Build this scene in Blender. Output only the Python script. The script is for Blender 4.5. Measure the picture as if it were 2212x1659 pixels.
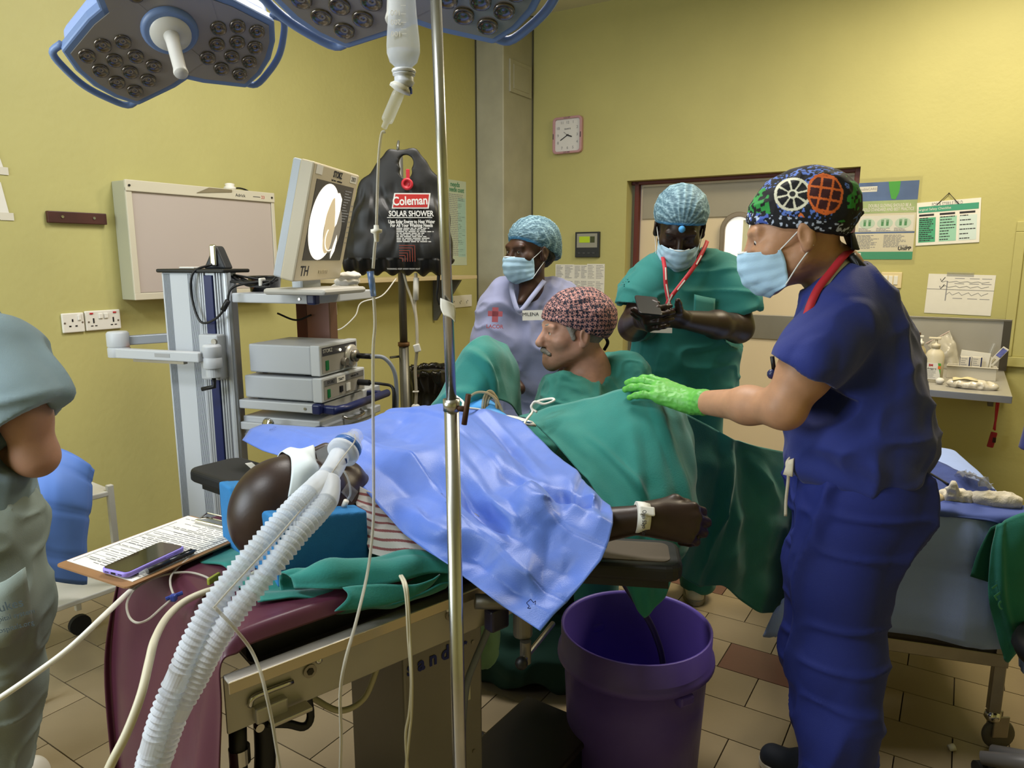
import bpy, math, random
import numpy as np
from mathutils import Vector, Matrix

C = bpy.context.scene.collection
for _o in list(bpy.data.objects):
    bpy.data.objects.remove(_o)
random.seed(7)
rng = np.random.default_rng(11)
PI = math.pi
V = Vector

# ------------------------------------------------------------------ camera
F, CX, CY, EYE = 1533.0, 1106.0, 829.5, 1.55
PITCH = math.radians(10.0)
CP, SP = math.cos(PITCH), math.sin(PITCH)
cam_d = bpy.data.cameras.new('camera')
cam = bpy.data.objects.new('camera', cam_d)
C.objects.link(cam)
cam_d.sensor_width = 36.0
cam_d.lens = F / 2212.0 * 36.0
cam_d.clip_start = 0.05
cam.location = (0, 0, EYE)
cam.rotation_euler = (PI / 2 - PITCH, 0, 0)
bpy.context.scene.camera = cam

# ------------------------------------------------------------------ room frame: origin in the far corner, u along the right wall, v along the left wall
E1 = V((0.534, 0.8455, 0)).normalized()
E2 = V((E1.y, -E1.x, 0))
C0 = V((-0.0475, 6.113, 0))
CEIL = 3.42
RU, RV = 5.6, 6.7
RM = Matrix(((E2.x, -E1.x, 0, C0.x), (E2.y, -E1.y, 0, C0.y), (0, 0, 1, 0), (0, 0, 0, 1)))
def R(u, v, z=0.0):
    return C0 + E2 * u - E1 * v + V((0, 0, z))

# ------------------------------------------------------------------ light, world, exposure
W = bpy.data.worlds.new('world')
bpy.context.scene.world = W
W.use_nodes = True
W.node_tree.nodes['Background'].inputs[0].default_value = (0.75, 0.85, 1.0, 1)
W.node_tree.nodes['Background'].inputs[1].default_value = 0.25
def area(name, loc, target, sx, sy, power, col):
    d = bpy.data.lights.new(name, 'AREA')
    d.shape = 'RECTANGLE'; d.size = sx; d.size_y = sy
    d.energy = power; d.color = col
    o = bpy.data.objects.new(name, d); C.objects.link(o)
    o.location = loc
    o.rotation_euler = (V(target) - V(loc)).to_track_quat('-Z', 'Y').to_euler()
    return o
CL1, CL2, CL3 = R(3.3, 1.25, CEIL - .12), R(1.7, 2.9, CEIL - .12), R(1.8, 5.6, CEIL - .12)
area('ceiling_lamp_warm', CL1, CL1 - V((0, 0, 1)), 1.2, .5, 58, (1.0, .87, .62))
area('ceiling_lamp_middle', CL2, CL2 - V((0, 0, 1)), 1.2, .5, 48, (1.0, .96, .90))
area('ceiling_lamp_near', CL3, CL3 - V((0, 0, 1)), 1.2, .5, 42, (.92, .96, 1.0))
area('window_daylight', R(0.7, 6.4, 1.9), R(2.6, 2.0, 1.0), 1.6, 1.3, 62, (.80, .90, 1.0))
sc = bpy.context.scene
sc.view_settings.view_transform = 'Standard'
sc.view_settings.look = 'None'
sc.view_settings.gamma = 1.0
sc.view_settings.use_curve_mapping = False
sc.view_settings.exposure = 0.27
sc.cycles.use_denoising = True
sc.cycles.max_bounces = 8
sc.cycles.transparent_max_bounces = 16
sc.cycles.caustics_reflective = False
sc.cycles.caustics_refractive = False

# ------------------------------------------------------------------ projection helpers (a pixel of the survey photo -> a point in the room)
def ray(px, py):
    rx, ry = (px - CX) / F, (CY - py) / F
    return V((rx, CP + ry * SP, -SP + ry * CP))
def P(px, py, y):
    d = ray(px, py); t = y / d.y
    return V((d.x * t, y, EYE + d.z * t))
def PZ(px, py, z):
    d = ray(px, py); t = (z - EYE) / d.z
    return V((d.x * t, d.y * t, z))
def PW(px, py, wall, off=0.0):
    """point on the left ('L') or right ('R') wall, off metres in front of it"""
    d = ray(px, py); n = E2 if wall == 'L' else -E1
    o = C0 + n * off - V((0, 0, EYE))
    o = C0 + n * off
    t = (o.dot(n)) / d.dot(n)
    return V((d.x * t, d.y * t, EYE + d.z * t))

# ------------------------------------------------------------------ materials
def lin(c):
    if isinstance(c, str):
        c = c.lstrip('#'); c = [int(c[i:i + 2], 16) / 255 for i in (0, 2, 4)]
    return tuple(x / 12.92 if x <= .04045 else ((x + .055) / 1.055) ** 2.4 for x in c)
MATS = {}
def mat(name, col, rough=.6, metal=0.0, var=0.0, vscale=8.0, bump=0.0, bscale=60.0, trans=0.0, alpha=1.0, emit=0.0,
        attr=False, sheen=0.0, coat=0.0, ior=1.45, sss=0.0, spec=None, wave=None):
    if name in MATS: return MATS[name]
    m = bpy.data.materials.new(name); m.use_nodes = True
    nt = m.node_tree; b = nt.nodes['Principled BSDF']
    L = lin(col)
    b.inputs['Base Color'].default_value = (*L, 1)
    b.inputs['Roughness'].default_value = rough
    b.inputs['Metallic'].default_value = metal
    b.inputs['IOR'].default_value = ior
    b.inputs['Transmission Weight'].default_value = trans
    b.inputs['Alpha'].default_value = alpha
    b.inputs['Coat Weight'].default_value = coat
    b.inputs['Sheen Weight'].default_value = sheen
    if spec is not None: b.inputs['Specular IOR Level'].default_value = spec
    if sss:
        b.inputs['Subsurface Weight'].default_value = sss
        b.inputs['Subsurface Radius'].default_value = (.012, .005, .003)
    if emit:
        b.inputs['Emission Color'].default_value = (*L, 1); b.inputs['Emission Strength'].default_value = emit
    tc = nt.nodes.new('ShaderNodeTexCoord')
    src = None
    if attr:
        a = nt.nodes.new('ShaderNodeAttribute'); a.attribute_name = 'Col'; src = a.outputs['Color']
    if var or attr:
        n = nt.nodes.new('ShaderNodeTexNoise'); n.inputs['Scale'].default_value = vscale; n.inputs['Detail'].default_value = 6
        nt.links.new(tc.outputs['Object'], n.inputs['Vector'])
        mr = nt.nodes.new('ShaderNodeMapRange'); mr.inputs['From Min'].default_value = .25; mr.inputs['From Max'].default_value = .75
        mr.inputs['To Min'].default_value = 1 - var; mr.inputs['To Max'].default_value = 1 + var
        nt.links.new(n.outputs['Fac'], mr.inputs['Value'])
        mx = nt.nodes.new('ShaderNodeVectorMath'); mx.operation = 'SCALE'
        if src is None: mx.inputs[0].default_value = L
        else: nt.links.new(src, mx.inputs[0])
        nt.links.new(mr.outputs[0], mx.inputs['Scale'])
        nt.links.new(mx.outputs[0], b.inputs['Base Color'])
    if bump:
        n2 = nt.nodes.new('ShaderNodeTexNoise'); n2.inputs['Scale'].default_value = bscale; n2.inputs['Detail'].default_value = 4
        nt.links.new(tc.outputs['Object'], n2.inputs['Vector'])
        bp = nt.nodes.new('ShaderNodeBump'); bp.inputs['Strength'].default_value = bump; bp.inputs['Distance'].default_value = .01
        nt.links.new(n2.outputs['Fac'], bp.inputs['Height']); nt.links.new(bp.outputs[0], b.inputs['Normal'])
    MATS[name] = m
    return m

# ------------------------------------------------------------------ object helpers
NAMES = {}
def link(name, me, m=None, parent=None, smooth=True, bev=0.0, solid=0.0, label=None, kind=None, offset=0.0, seg=2):
    o = bpy.data.objects.new(name, me); C.objects.link(o)
    if m is not None and len(me.materials) == 0: me.materials.append(m)
    if smooth and len(me.polygons): me.polygons.foreach_set('use_smooth', np.ones(len(me.polygons), bool))
    if parent is not None:
        o.parent = parent
        o.matrix_parent_inverse = Matrix.Translation(-worldloc(parent))
    if solid:
        s = o.modifiers.new('thickness', 'SOLIDIFY'); s.thickness = solid; s.offset = offset
    if bev:
        b = o.modifiers.new('bevel', 'BEVEL'); b.width = bev; b.segments = seg; b.limit_method = 'ANGLE'; b.angle_limit = math.radians(40)
        b.harden_normals = False
    if label: o['label'] = label
    if kind: o['kind'] = kind
    return o
def worldloc(o):
    return V(o['_o']) if '_o' in o else V((0, 0, 0))
def thing(name, label, cat, loc=(0, 0, 0), group=None):
    o = bpy.data.objects.new(name, None); C.objects.link(o)
    o.empty_display_size = .05
    o.location = loc; o['_o'] = list(loc)
    o['label'] = label; o['category'] = cat
    if group: o['group'] = group
    return o
def tag(o, label, cat, group=None, kind=None):
    o['label'] = label; o['category'] = cat
    if group: o['group'] = group
    if kind: o['kind'] = kind
    return o
def struct(o):
    o['kind'] = 'structure'; return o

def frame(o, x, z=None, y=None):
    """4x4 with origin o, local x along x, local z as close to z as possible"""
    x = V(x).normalized(); z = V((0, 0, 1)) if z is None else V(z)
    y = z.cross(x).normalized(); z = x.cross(y)
    return Matrix(((x.x, y.x, z.x, o[0]), (x.y, y.y, z.y, o[1]), (x.z, y.z, z.z, o[2]), (0, 0, 0, 1)))
def rot(ax, deg):
    return Matrix.Rotation(math.radians(deg), 4, ax)

class MB:
    def __init__(s, M=None):
        s.v = []; s.f = []; s.M = M
    def add(s, vs, fs, M=None):
        k = len(s.v)
        for p in vs:
            p = V(p)
            if M is not None: p = M @ p
            if s.M is not None: p = s.M @ p
            s.v.append(p)
        for q in fs: s.f.append(tuple(i + k for i in q))
        return s
    def box(s, c, d, M=None, taper=1.0):
        x, y, z = d[0] / 2, d[1] / 2, d[2] / 2; t = taper
        vs = [(-x, -y, -z), (x, -y, -z), (x, y, -z), (-x, y, -z), (-x * t, -y * t, z), (x * t, -y * t, z), (x * t, y * t, z), (-x * t, y * t, z)]
        vs = [V(p) + V(c) for p in vs]
        return s.add(vs, [(0, 3, 2, 1), (4, 5, 6, 7), (0, 1, 5, 4), (1, 2, 6, 5), (2, 3, 7, 6), (3, 0, 4, 7)], M)
    def prism(s, pts, z0, z1, M=None):
        n = len(pts)
        vs = [(p[0], p[1], z0) for p in pts] + [(p[0], p[1], z1) for p in pts]
        fs = [tuple(range(n))[::-1], tuple(range(n, 2 * n))] + [(i, (i + 1) % n, n + (i + 1) % n, n + i) for i in range(n)]
        return s.add(vs, fs, M)
    def tube(s, path, r, n=10, cap=True, M=None):
        path = [V(p) for p in path]; k = len(path)
        rs = r if isinstance(r, (list, tuple)) else [r] * k
        T = []
        for i in range(k):
            a, b = path[max(i - 1, 0)], path[min(i + 1, k - 1)]
            t = (b - a); T.append(t.normalized() if t.length > 1e-9 else V((0, 0, 1)))
        nrm = T[0].orthogonal().normalized()
        vs, fs = [], []
        for i in range(k):
            nrm = (nrm - T[i] * nrm.dot(T[i]))
            nrm = nrm.normalized() if nrm.length > 1e-6 else T[i].orthogonal().normalized()
            bn = T[i].cross(nrm)
            for j in range(n):
                a = 2 * PI * j / n
                vs.append(path[i] + (nrm * math.cos(a) + bn * math.sin(a)) * rs[i])
        for i in range(k - 1):
            for j in range(n):
                fs.append((i * n + j, i * n + (j + 1) % n, (i + 1) * n + (j + 1) % n, (i + 1) * n + j))
        if cap:
            fs.append(tuple(range(n))[::-1]); fs.append(tuple(range((k - 1) * n, k * n)))
        return s.add(vs, fs, M)
    def cyl(s, a, b, r, r2=None, n=20, M=None):
        return s.tube([a, b], [r, r if r2 is None else r2], n, True, M)
    def lathe(s, prof, n=24, M=None, cap=True):
        """profile [(r, z)] about local z"""
        vs, fs = [], []; k = len(prof)
        for r, z in prof:
            for j in range(n):
                a = 2 * PI * j / n; vs.append((r * math.cos(a), r * math.sin(a), z))
        for i in range(k - 1):
            for j in range(n):
                fs.append((i * n + j, i * n + (j + 1) % n, (i + 1) * n + (j + 1) % n, (i + 1) * n + j))
        if cap:
            fs.append(tuple(range(n))[::-1]); fs.append(tuple(range((k - 1) * n, k * n)))
        return s.add(vs, fs, M)
    def ball(s, c, r, n=14, M=None):
        r = r if isinstance(r, (tuple, list)) else (r, r, r)
        vs, fs = [], []; m = n // 2 + 1
        for i in range(m):
            th = PI * i / (m - 1)
            for j in range(n):
                a = 2 * PI * j / n
                vs.append((c[0] + r[0] * math.sin(th) * math.cos(a), c[1] + r[1] * math.sin(th) * math.sin(a), c[2] + r[2] * math.cos(th)))
        for i in range(m - 1):
            for j in range(n):
                fs.append((i * n + j, (i + 1) * n + j, (i + 1) * n + (j + 1) % n, i * n + (j + 1) % n))
        return s.add(vs, fs, M)
    def quad(s, a, b, c, d):
        return s.add([a, b, c, d], [(0, 1, 2, 3)])
    def mesh(s, name):
        me = bpy.data.meshes.new(name)
        me.from_pydata([tuple(p) for p in s.v], [], s.f); me.update()
        return me
    def build(s, name, m, parent=None, **k):
        if 'smooth' not in k: k['smooth'] = False
        return link(name, s.mesh(name), m, parent, **k)

def smoothpath(pts, sub=6):
    """Catmull-Rom through the points"""
    p = [V(q) for q in pts]; out = []
    p = [p[0] * 2 - p[1]] + p + [p[-1] * 2 - p[-2]]
    for i in range(1, len(p) - 2):
        a, b, c, d = p[i - 1], p[i], p[i + 1], p[i + 2]
        for k in range(sub):
            t = k / sub
            out.append(.5 * ((2 * b) + (c - a) * t + (2 * a - 5 * b + 4 * c - d) * t * t + (3 * b - a - 3 * c + d) * t ** 3))
    out.append(p[-2]); return out
def cord(name, pts, r, m, parent=None, n=8, sub=6, **k):
    return MB().tube(smoothpath(pts, sub), r, n).build(name, m, parent, smooth=True, **k)

def cr1(P_, n):
    """Catmull-Rom resample along axis 0, n segments per span"""
    A = np.concatenate([2 * P_[:1] - P_[1:2], P_, 2 * P_[-1:] - P_[-2:-1]], 0)
    out = []
    for i in range(1, len(A) - 2):
        for k in range(n):
            t = k / n; a, b, c, d = A[i - 1], A[i], A[i + 1], A[i + 2]
            out.append(.5 * (2 * b + (c - a) * t + (2 * a - 5 * b + 4 * c - d) * t * t + (3 * b - a - 3 * c + d) * t ** 3))
    out.append(A[-2]); return np.array(out)
def ln1(P_, n):
    out = []
    for i in range(len(P_) - 1):
        for k in range(n):
            t = k / n; out.append(P_[i] * (1 - t) + P_[i + 1] * t)
    out.append(P_[-1]); return np.array(out)
def gridmesh(name, G):
    a, b = G.shape[:2]
    me = bpy.data.meshes.new(name)
    idx = np.arange(a * b).reshape(a, b)
    q = np.stack([idx[:-1, :-1], idx[1:, :-1], idx[1:, 1:], idx[:-1, 1:]], -1).reshape(-1, 4)
    setmesh(me, G.reshape(-1, 3), q)
    return me
def setmesh(me, v, q):
    me.vertices.add(len(v)); me.vertices.foreach_set('co', np.asarray(v, np.float32).ravel())
    n = len(q); k = q.shape[1]
    me.loops.add(n * k); me.loops.foreach_set('vertex_index', q.ravel().astype(np.int32))
    me.polygons.add(n); me.polygons.foreach_set('loop_start', np.arange(0, n * k, k, dtype=np.int32))
    me.polygons.foreach_set('loop_total', np.full(n, k, np.int32))
    me.update(calc_edges=True); me.validate()
def setcol(me, cols):
    a = me.color_attributes.new('Col', 'FLOAT_COLOR', 'POINT')
    c = np.ones((len(me.vertices), 4), np.float32); c[:, :3] = cols
    a.data.foreach_set('color', c.ravel())
def tri(x):
    return np.abs((x % 1.0) - .5) * 2
def vnoise(p, s, seed=0):
    """smooth value noise on (n,3) points"""
    q = np.asarray(p) * s + seed * 17.31; i = np.floor(q).astype(np.int64); f = q - i; f = f * f * (3 - 2 * f)
    def h(a):
        x = (a[..., 0] * 374761393 + a[..., 1] * 668265263 + a[..., 2] * 2147483647 + seed * 974711) & 0x7fffffff
        x = ((x ^ (x >> 13)) * 1274126177) & 0x7fffffff
        return ((x ^ (x >> 16)) & 0xffff) / 65535.0
    r = 0
    for dx in (0, 1):
        for dy in (0, 1):
            for dz in (0, 1):
                w = (f[..., 0] if dx else 1 - f[..., 0]) * (f[..., 1] if dy else 1 - f[..., 1]) * (f[..., 2] if dz else 1 - f[..., 2])
                r = r + w * h(i + np.array([dx, dy, dz]))
    return r * 2 - 1
def normals(G):
    du = np.gradient(G, axis=0); dv = np.gradient(G, axis=1)
    n = np.cross(du, dv); return n / (np.linalg.norm(n, axis=-1, keepdims=True) + 1e-12)
def sheet(name, rows, m, parent=None, sub=(8, 8), wr=(), lin_u=False, lin_v=False, thick=.003, pix=None, col=None, crease=None, **k):
    """cloth through control points; rows of 3-D points, or of (px,py,Y) when pix is set; wr: list of functions(G,u,v)->height"""
    A = np.array([[tuple(P(*p)) if pix else tuple(p) for p in r] for r in rows], float)
    if crease:                      # stiff paper: coarse jittered nodes joined by flat facets, edges barely rounded
        nu, nv, amp, seed, soft = crease
        A = cr1(A, nu); A = cr1(A.swapaxes(0, 1), nv).swapaxes(0, 1)
        rg = np.random.default_rng(seed)
        J = rg.uniform(-1, 1, A.shape[:2]); J[::2, 1::2] *= .4
        J[0] *= .3; J[-1] *= .3; J[:, 0] *= .3; J[:, -1] *= .3
        A = A + normals(A) * (amp * J)[..., None]
        lin_u = lin_v = True
    A = (ln1 if lin_u else cr1)(A, sub[0])
    A = (ln1 if lin_v else cr1)(A.swapaxes(0, 1), sub[1]).swapaxes(0, 1)
    if crease:
        for _ in range(crease[4]):
            B = A.copy()
            B[1:-1] = .5 * A[1:-1] + .25 * (A[:-2] + A[2:]); A = B.copy()
            B[:, 1:-1] = .5 * A[:, 1:-1] + .25 * (A[:, :-2] + A[:, 2:]); A = B
    u = np.linspace(0, len(rows) - 1, A.shape[0])[:, None] + 0 * A[..., 0]
    v = np.linspace(0, len(rows[0]) - 1, A.shape[1])[None, :] + 0 * A[..., 0]
    if wr:
        N = normals(A); h = 0
        for fn in wr: h = h + fn(A, u, v)
        A = A + N * np.asarray(h)[..., None]
    me = gridmesh(name, A)
    if col is not None: setcol(me, col(A, u, v).reshape(-1, 3))
    return link(name, me, m, parent, solid=thick, **k)

FONT_N = 0
def text(s, size, M, m, parent, name='lettering', ext=.0004, align='CENTER', bold=0.0, sx=1.0, shear=0.0):
    d = bpy.data.curves.new(name, 'FONT'); d.body = s; d.size = size; d.extrude = ext
    d.align_x = align; d.align_y = 'CENTER'; d.offset = bold; d.shear = shear; d.resolution_u = 3
    o = bpy.data.objects.new(name, d); C.objects.link(o)
    d.materials.append(m)
    o.parent = parent
    o.matrix_parent_inverse = Matrix.Translation(-worldloc(parent))
    o.matrix_basis = M @ Matrix.Diagonal((sx, 1, 1, 1))
    return o
def lines(M, x0, x1, y0, y1, n, hgt, seed=0, gaps=.3, z=.0006):
    """rows of illegible small print as thin bars in the local xy-plane of M"""
    rn = random.Random(seed); b = MB()
    for i in range(n):
        y = y0 + (y1 - y0) * (i / max(n - 1, 1))
        x = x0; end = x1 - (x1 - x0) * rn.random() * gaps
        while x < end:
            w = (x1 - x0) * (.05 + .16 * rn.random()); w = min(w, end - x)
            b.add([(x, y, z), (x + w, y, z), (x + w, y + hgt, z), (x, y + hgt, z)], [(0, 1, 2, 3)], M)
            x += w + (x1 - x0) * .025
    return b

# ------------------------------------------------------------------ implicit surfaces for bodies and clothes
class SDF:
    def __init__(s, lo, hi, h):
        s.h = h; s.lo = np.array(lo, np.float32)
        s.n = np.ceil((np.array(hi) - np.array(lo)) / h).astype(int) + 1
        s.g = np.full(tuple(s.n), 9.0, np.float32)
        s.ax = [s.lo[i] + h * np.arange(s.n[i], dtype=np.float32) for i in range(3)]
    def sub(s, lo, hi):
        a = np.clip(np.floor((np.asarray(lo) - s.lo) / s.h).astype(int), 0, s.n - 1)
        b = np.clip(np.ceil((np.asarray(hi) - s.lo) / s.h).astype(int) + 1, 1, s.n)
        if np.any(b <= a): return None
        sl = tuple(slice(a[i], b[i]) for i in range(3))
        X = s.ax[0][sl[0]][:, None, None]; Y = s.ax[1][sl[1]][None, :, None]; Z = s.ax[2][sl[2]][None, None, :]
        return sl, X, Y, Z
    def op(s, fn, lo, hi, k, mode='u'):
        m = k + 3 * s.h
        r = s.sub(np.asarray(lo) - m, np.asarray(hi) + m)
        if r is None: return s
        sl, X, Y, Z = r
        d = fn(X, Y, Z); g = s.g[sl]
        if mode == 'u':
            hh = np.maximum(k - np.abs(g - d), 0) / k if k > 0 else 0
            s.g[sl] = np.minimum(g, d) - hh * hh * k * .25
        elif mode == 's':
            d = -d; hh = np.maximum(k - np.abs(g - d), 0) / k if k > 0 else 0
            s.g[sl] = np.maximum(g, d) + hh * hh * k * .25
        elif mode == 'd':          # displacement inside the region
            s.g[sl] = g + d
        return s
    def cap(s, a, b, ra, rb=None, k=.02, mode='u', flat=None):
        """tapered capsule; flat=(axis, factor>1) squashes it along an axis"""
        a, b = np.array(a, float), np.array(b, float); rb = ra if rb is None else rb
        ab = b - a; L2 = max(ab @ ab, 1e-12); rm = max(ra, rb)
        def fn(X, Y, Z):
            x, y, z = X - a[0], Y - a[1], Z - a[2]
            if flat is not None:
                n = np.array(flat[0], float); n /= np.linalg.norm(n); q = (x * n[0] + y * n[1] + z * n[2]) 
                t = np.clip((x * ab[0] + y * ab[1] + z * ab[2]) / L2, 0, 1)
                q = (x - t * ab[0]) * n[0] + (y - t * ab[1]) * n[1] + (z - t * ab[2]) * n[2]
                dx, dy, dz = x - t * ab[0], y - t * ab[1], z - t * ab[2]
                e = q * (flat[1] - 1)
                dx, dy, dz = dx + e * n[0], dy + e * n[1], dz + e * n[2]
            else:
                t = np.clip((x * ab[0] + y * ab[1] + z * ab[2]) / L2, 0, 1)
                dx, dy, dz = x - t * ab[0], y - t * ab[1], z - t * ab[2]
            return np.sqrt(dx * dx + dy * dy + dz * dz) - (ra + t * (rb - ra))
        return s.op(fn, np.minimum(a, b) - rm, np.maximum(a, b) + rm, k, mode)
    def chain(s, pts, rs, k=.02, flat=None):
        for i in range(len(pts) - 1): s.cap(pts[i], pts[i + 1], rs[i], rs[i + 1], k, 'u', flat)
        return s
    def ell(s, c, r, k=.02, Rm=None, mode='u'):
        c = np.array(c, float); r = np.array(r, float)
        Rm = np.eye(3) if Rm is None else np.array(Rm.to_3x3() if hasattr(Rm, 'to_3x3') else Rm)
        mn = r.min(); ext = np.abs(Rm) @ r
        def fn(X, Y, Z):
            x, y, z = X - c[0], Y - c[1], Z - c[2]
            p = [(Rm[0, i] * x + Rm[1, i] * y + Rm[2, i] * z) / r[i] for i in range(3)]
            k0 = np.sqrt(p[0] ** 2 + p[1] ** 2 + p[2] ** 2)
            k1 = np.sqrt((p[0] / r[0]) ** 2 + (p[1] / r[1]) ** 2 + (p[2] / r[2]) ** 2)
            return k0 * (k0 - 1) / np.maximum(k1, 1e-6)
        return s.op(fn, c - ext, c + ext, k, mode)
    def hug(s, o, d, off=.002, far=.25):
        """first point outwards from o along d that lies off metres outside the surface (walks inwards from far)"""
        o, d = V(o), V(d).normalized(); t = far
        while t > 0:
            p = o + d * t; i = np.round((np.array(p) - s.lo) / s.h).astype(int)
            if np.all(i >= 0) and np.all(i < s.n) and s.g[tuple(i)] < off: return p
            t -= s.h * .4
        return o
    def plane(s, p, n, k=.004):
        """keep the side the normal points away from"""
        n = V(n).normalized(); d0 = n.dot(V(p))
        X, Y, Z = s.ax[0][:, None, None], s.ax[1][None, :, None], s.ax[2][None, None, :]
        d = X * n.x + Y * n.y + Z * n.z - d0
        hh = np.maximum(k - np.abs(s.g - d), 0) / k
        s.g = np.maximum(s.g, d) + hh * hh * k * .25
        return s
    def extract(s, disp=None, smooth=1):
        g = np.clip(s.g, -.1, .1)
        g[0], g[-1], g[:, 0], g[:, -1], g[:, :, 0], g[:, :, -1] = (np.maximum(x, .001) for x in (g[0], g[-1], g[:, 0], g[:, -1], g[:, :, 0], g[:, :, -1]))
        ins = g < 0
        c = np.zeros(np.array(g.shape) - 1, np.int8)
        for i in (0, 1):
            for j in (0, 1):
                for k in (0, 1):
                    c += ins[i:i + c.shape[0], j:j + c.shape[1], k:k + c.shape[2]]
        act = np.argwhere((c > 0) & (c < 8))
        vid = np.full(c.shape, -1, np.int64); vid[tuple(act.T)] = np.arange(len(act))
        acc = np.zeros((len(act), 3)); cnt = np.zeros(len(act))
        co = [(i, j, k) for i in (0, 1) for j in (0, 1) for k in (0, 1)]
        val = {o: g[tuple((act + o).T)] for o in co}
        for ia, A in enumerate(co):
            for B in co[ia + 1:]:
                if sum(abs(A[t] - B[t]) for t in range(3)) != 1: continue
                va, vb = val[A], val[B]; m = (va < 0) != (vb < 0)
                t = np.where(m, va / np.where(m, va - vb, 1), 0)
                p = np.array(A) + t[:, None] * (np.array(B) - np.array(A))
                acc[m] += p[m]; cnt[m] += 1
        v = s.lo + (act + acc / np.maximum(cnt, 1)[:, None]) * s.h
        quads = []
        for ax in range(3):
            sl0 = [slice(None)] * 3; sl1 = [slice(None)] * 3; sl0[ax] = slice(0, -1); sl1[ax] = slice(1, None)
            a, b = ins[tuple(sl0)], ins[tuple(sl1)]
            e = np.argwhere(a != b)
            o1, o2 = (ax + 1) % 3, (ax + 2) % 3
            e = e[(e[:, o1] > 0) & (e[:, o2] > 0) & (e[:, o1] < vid.shape[o1]) & (e[:, o2] < vid.shape[o2])]
            fl = a[tuple(e.T)]
            d1 = np.zeros(3, int); d1[o1] = 1; d2 = np.zeros(3, int); d2[o2] = 1
            q = np.stack([vid[tuple(x.T)] for x in (e - d1 - d2, e - d2, e, e - d1)], 1)
            q[~fl] = q[~fl][:, ::-1]
            quads.append(q)
        q = np.concatenate(quads)
        for _ in range(smooth):
            nb = np.zeros_like(v); ct = np.zeros(len(v))
            for i in range(4):
                a, b = q[:, i], q[:, (i + 1) % 4]
                for t in range(3):
                    nb[:, t] += np.bincount(a, v[b, t], len(v)) + np.bincount(b, v[a, t], len(v))
                ct += np.bincount(a, minlength=len(v)) + np.bincount(b, minlength=len(v))
            v = v * .5 + .5 * nb / np.maximum(ct, 1)[:, None]
        if disp is not None:
            fn = np.cross(v[q[:, 2]] - v[q[:, 0]], v[q[:, 3]] - v[q[:, 1]])
            vn = np.zeros_like(v)
            for i in range(4):
                for t in range(3): vn[:, t] += np.bincount(q[:, i], fn[:, t], len(v))
            vn /= np.linalg.norm(vn, axis=1, keepdims=True) + 1e-12
            v = v + vn * disp(v, vn)[:, None]
        return v, q
    def build(s, name, m, parent=None, disp=None, smooth=1, col=None, **k):
        v, q = s.extract(disp, smooth)
        me = bpy.data.meshes.new(name); setmesh(me, v, q)
        if col is not None: setcol(me, col(v))
        return link(name, me, m, parent, **k)
# ================================================================== materials
WALL = mat('wall_paint', '#b3ad70', .55, var=.05, vscale=2.5, bump=.12, bscale=35)
TRIMP = mat('trim_paint', '#a3a08e', .35, var=.10, vscale=6, bump=.15, bscale=20)
CEILM = mat('ceiling_paint', '#cfccb4', .8, var=.03)
STEEL = mat('steel', '#b9b4aa', .28, 1.0, var=.06, vscale=20)
STEELD = mat('steel_dull', '#9c968c', .42, 1.0, var=.10, vscale=14)
CHROME = mat('chrome', '#c8c5bd', .14, 1.0)
WHITE = mat('white_plastic', '#dcd9d0', .4)
WHITEP = mat('paper', '#dddad2', .8, var=.02, vscale=30)
GREYP = mat('grey_enamel', '#b4b8bf', .4, var=.03)
BLUEP = mat('navy_plastic', '#1c2452', .35)
BLACK = mat('black_plastic', '#141416', .45)
BLACKR = mat('black_rubber', '#18181a', .7, var=.1)
INK = mat('ink', '#2c2c33', .8)
INKL = mat('ink_grey', '#8d8d92', .8)
CREAM = mat('cream_enamel', '#d9cdb2', .45, var=.02)
RED = mat('red_plastic', '#b2202c', .45)
CLEAR = mat('clear_plastic', '#e8edf2', .12, trans=.3, ior=1.18, alpha=.32)
FILM = mat('clear_film', '#e6e8ea', .15, trans=.75, ior=1.1, alpha=.35)

def wframe(wall, px, py, off=0.0):
    p = PW(px, py, wall, off); x, n = (E1, E2) if wall == 'L' else (E2, -E1)
    return Matrix(((x.x, 0, n.x, p.x), (x.y, 0, n.y, p.y), (x.z, 1, n.z, p.z), (0, 0, 0, 1)))
def wrect(wall, x0, y0, x1, y1, off=0.0):
    xm, ym = (x0 + x1) / 2, (y0 + y1) / 2
    w = (PW(x0, ym, wall, off) - PW(x1, ym, wall, off)).length
    h = (PW(xm, y0, wall, off) - PW(xm, y1, wall, off)).length
    Mw = wframe(wall, xm, ym, off)
    c_ = (PW(x0, ym, wall, off) + PW(x1, ym, wall, off)) / 2; c_.z = (PW(xm, y0, wall, off).z + PW(xm, y1, wall, off).z) / 2
    Mw.translation = c_
    return Mw, w, h
def Luv(p):
    d = V(p) - C0; return d.dot(E2), -d.dot(E1), d.z

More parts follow.
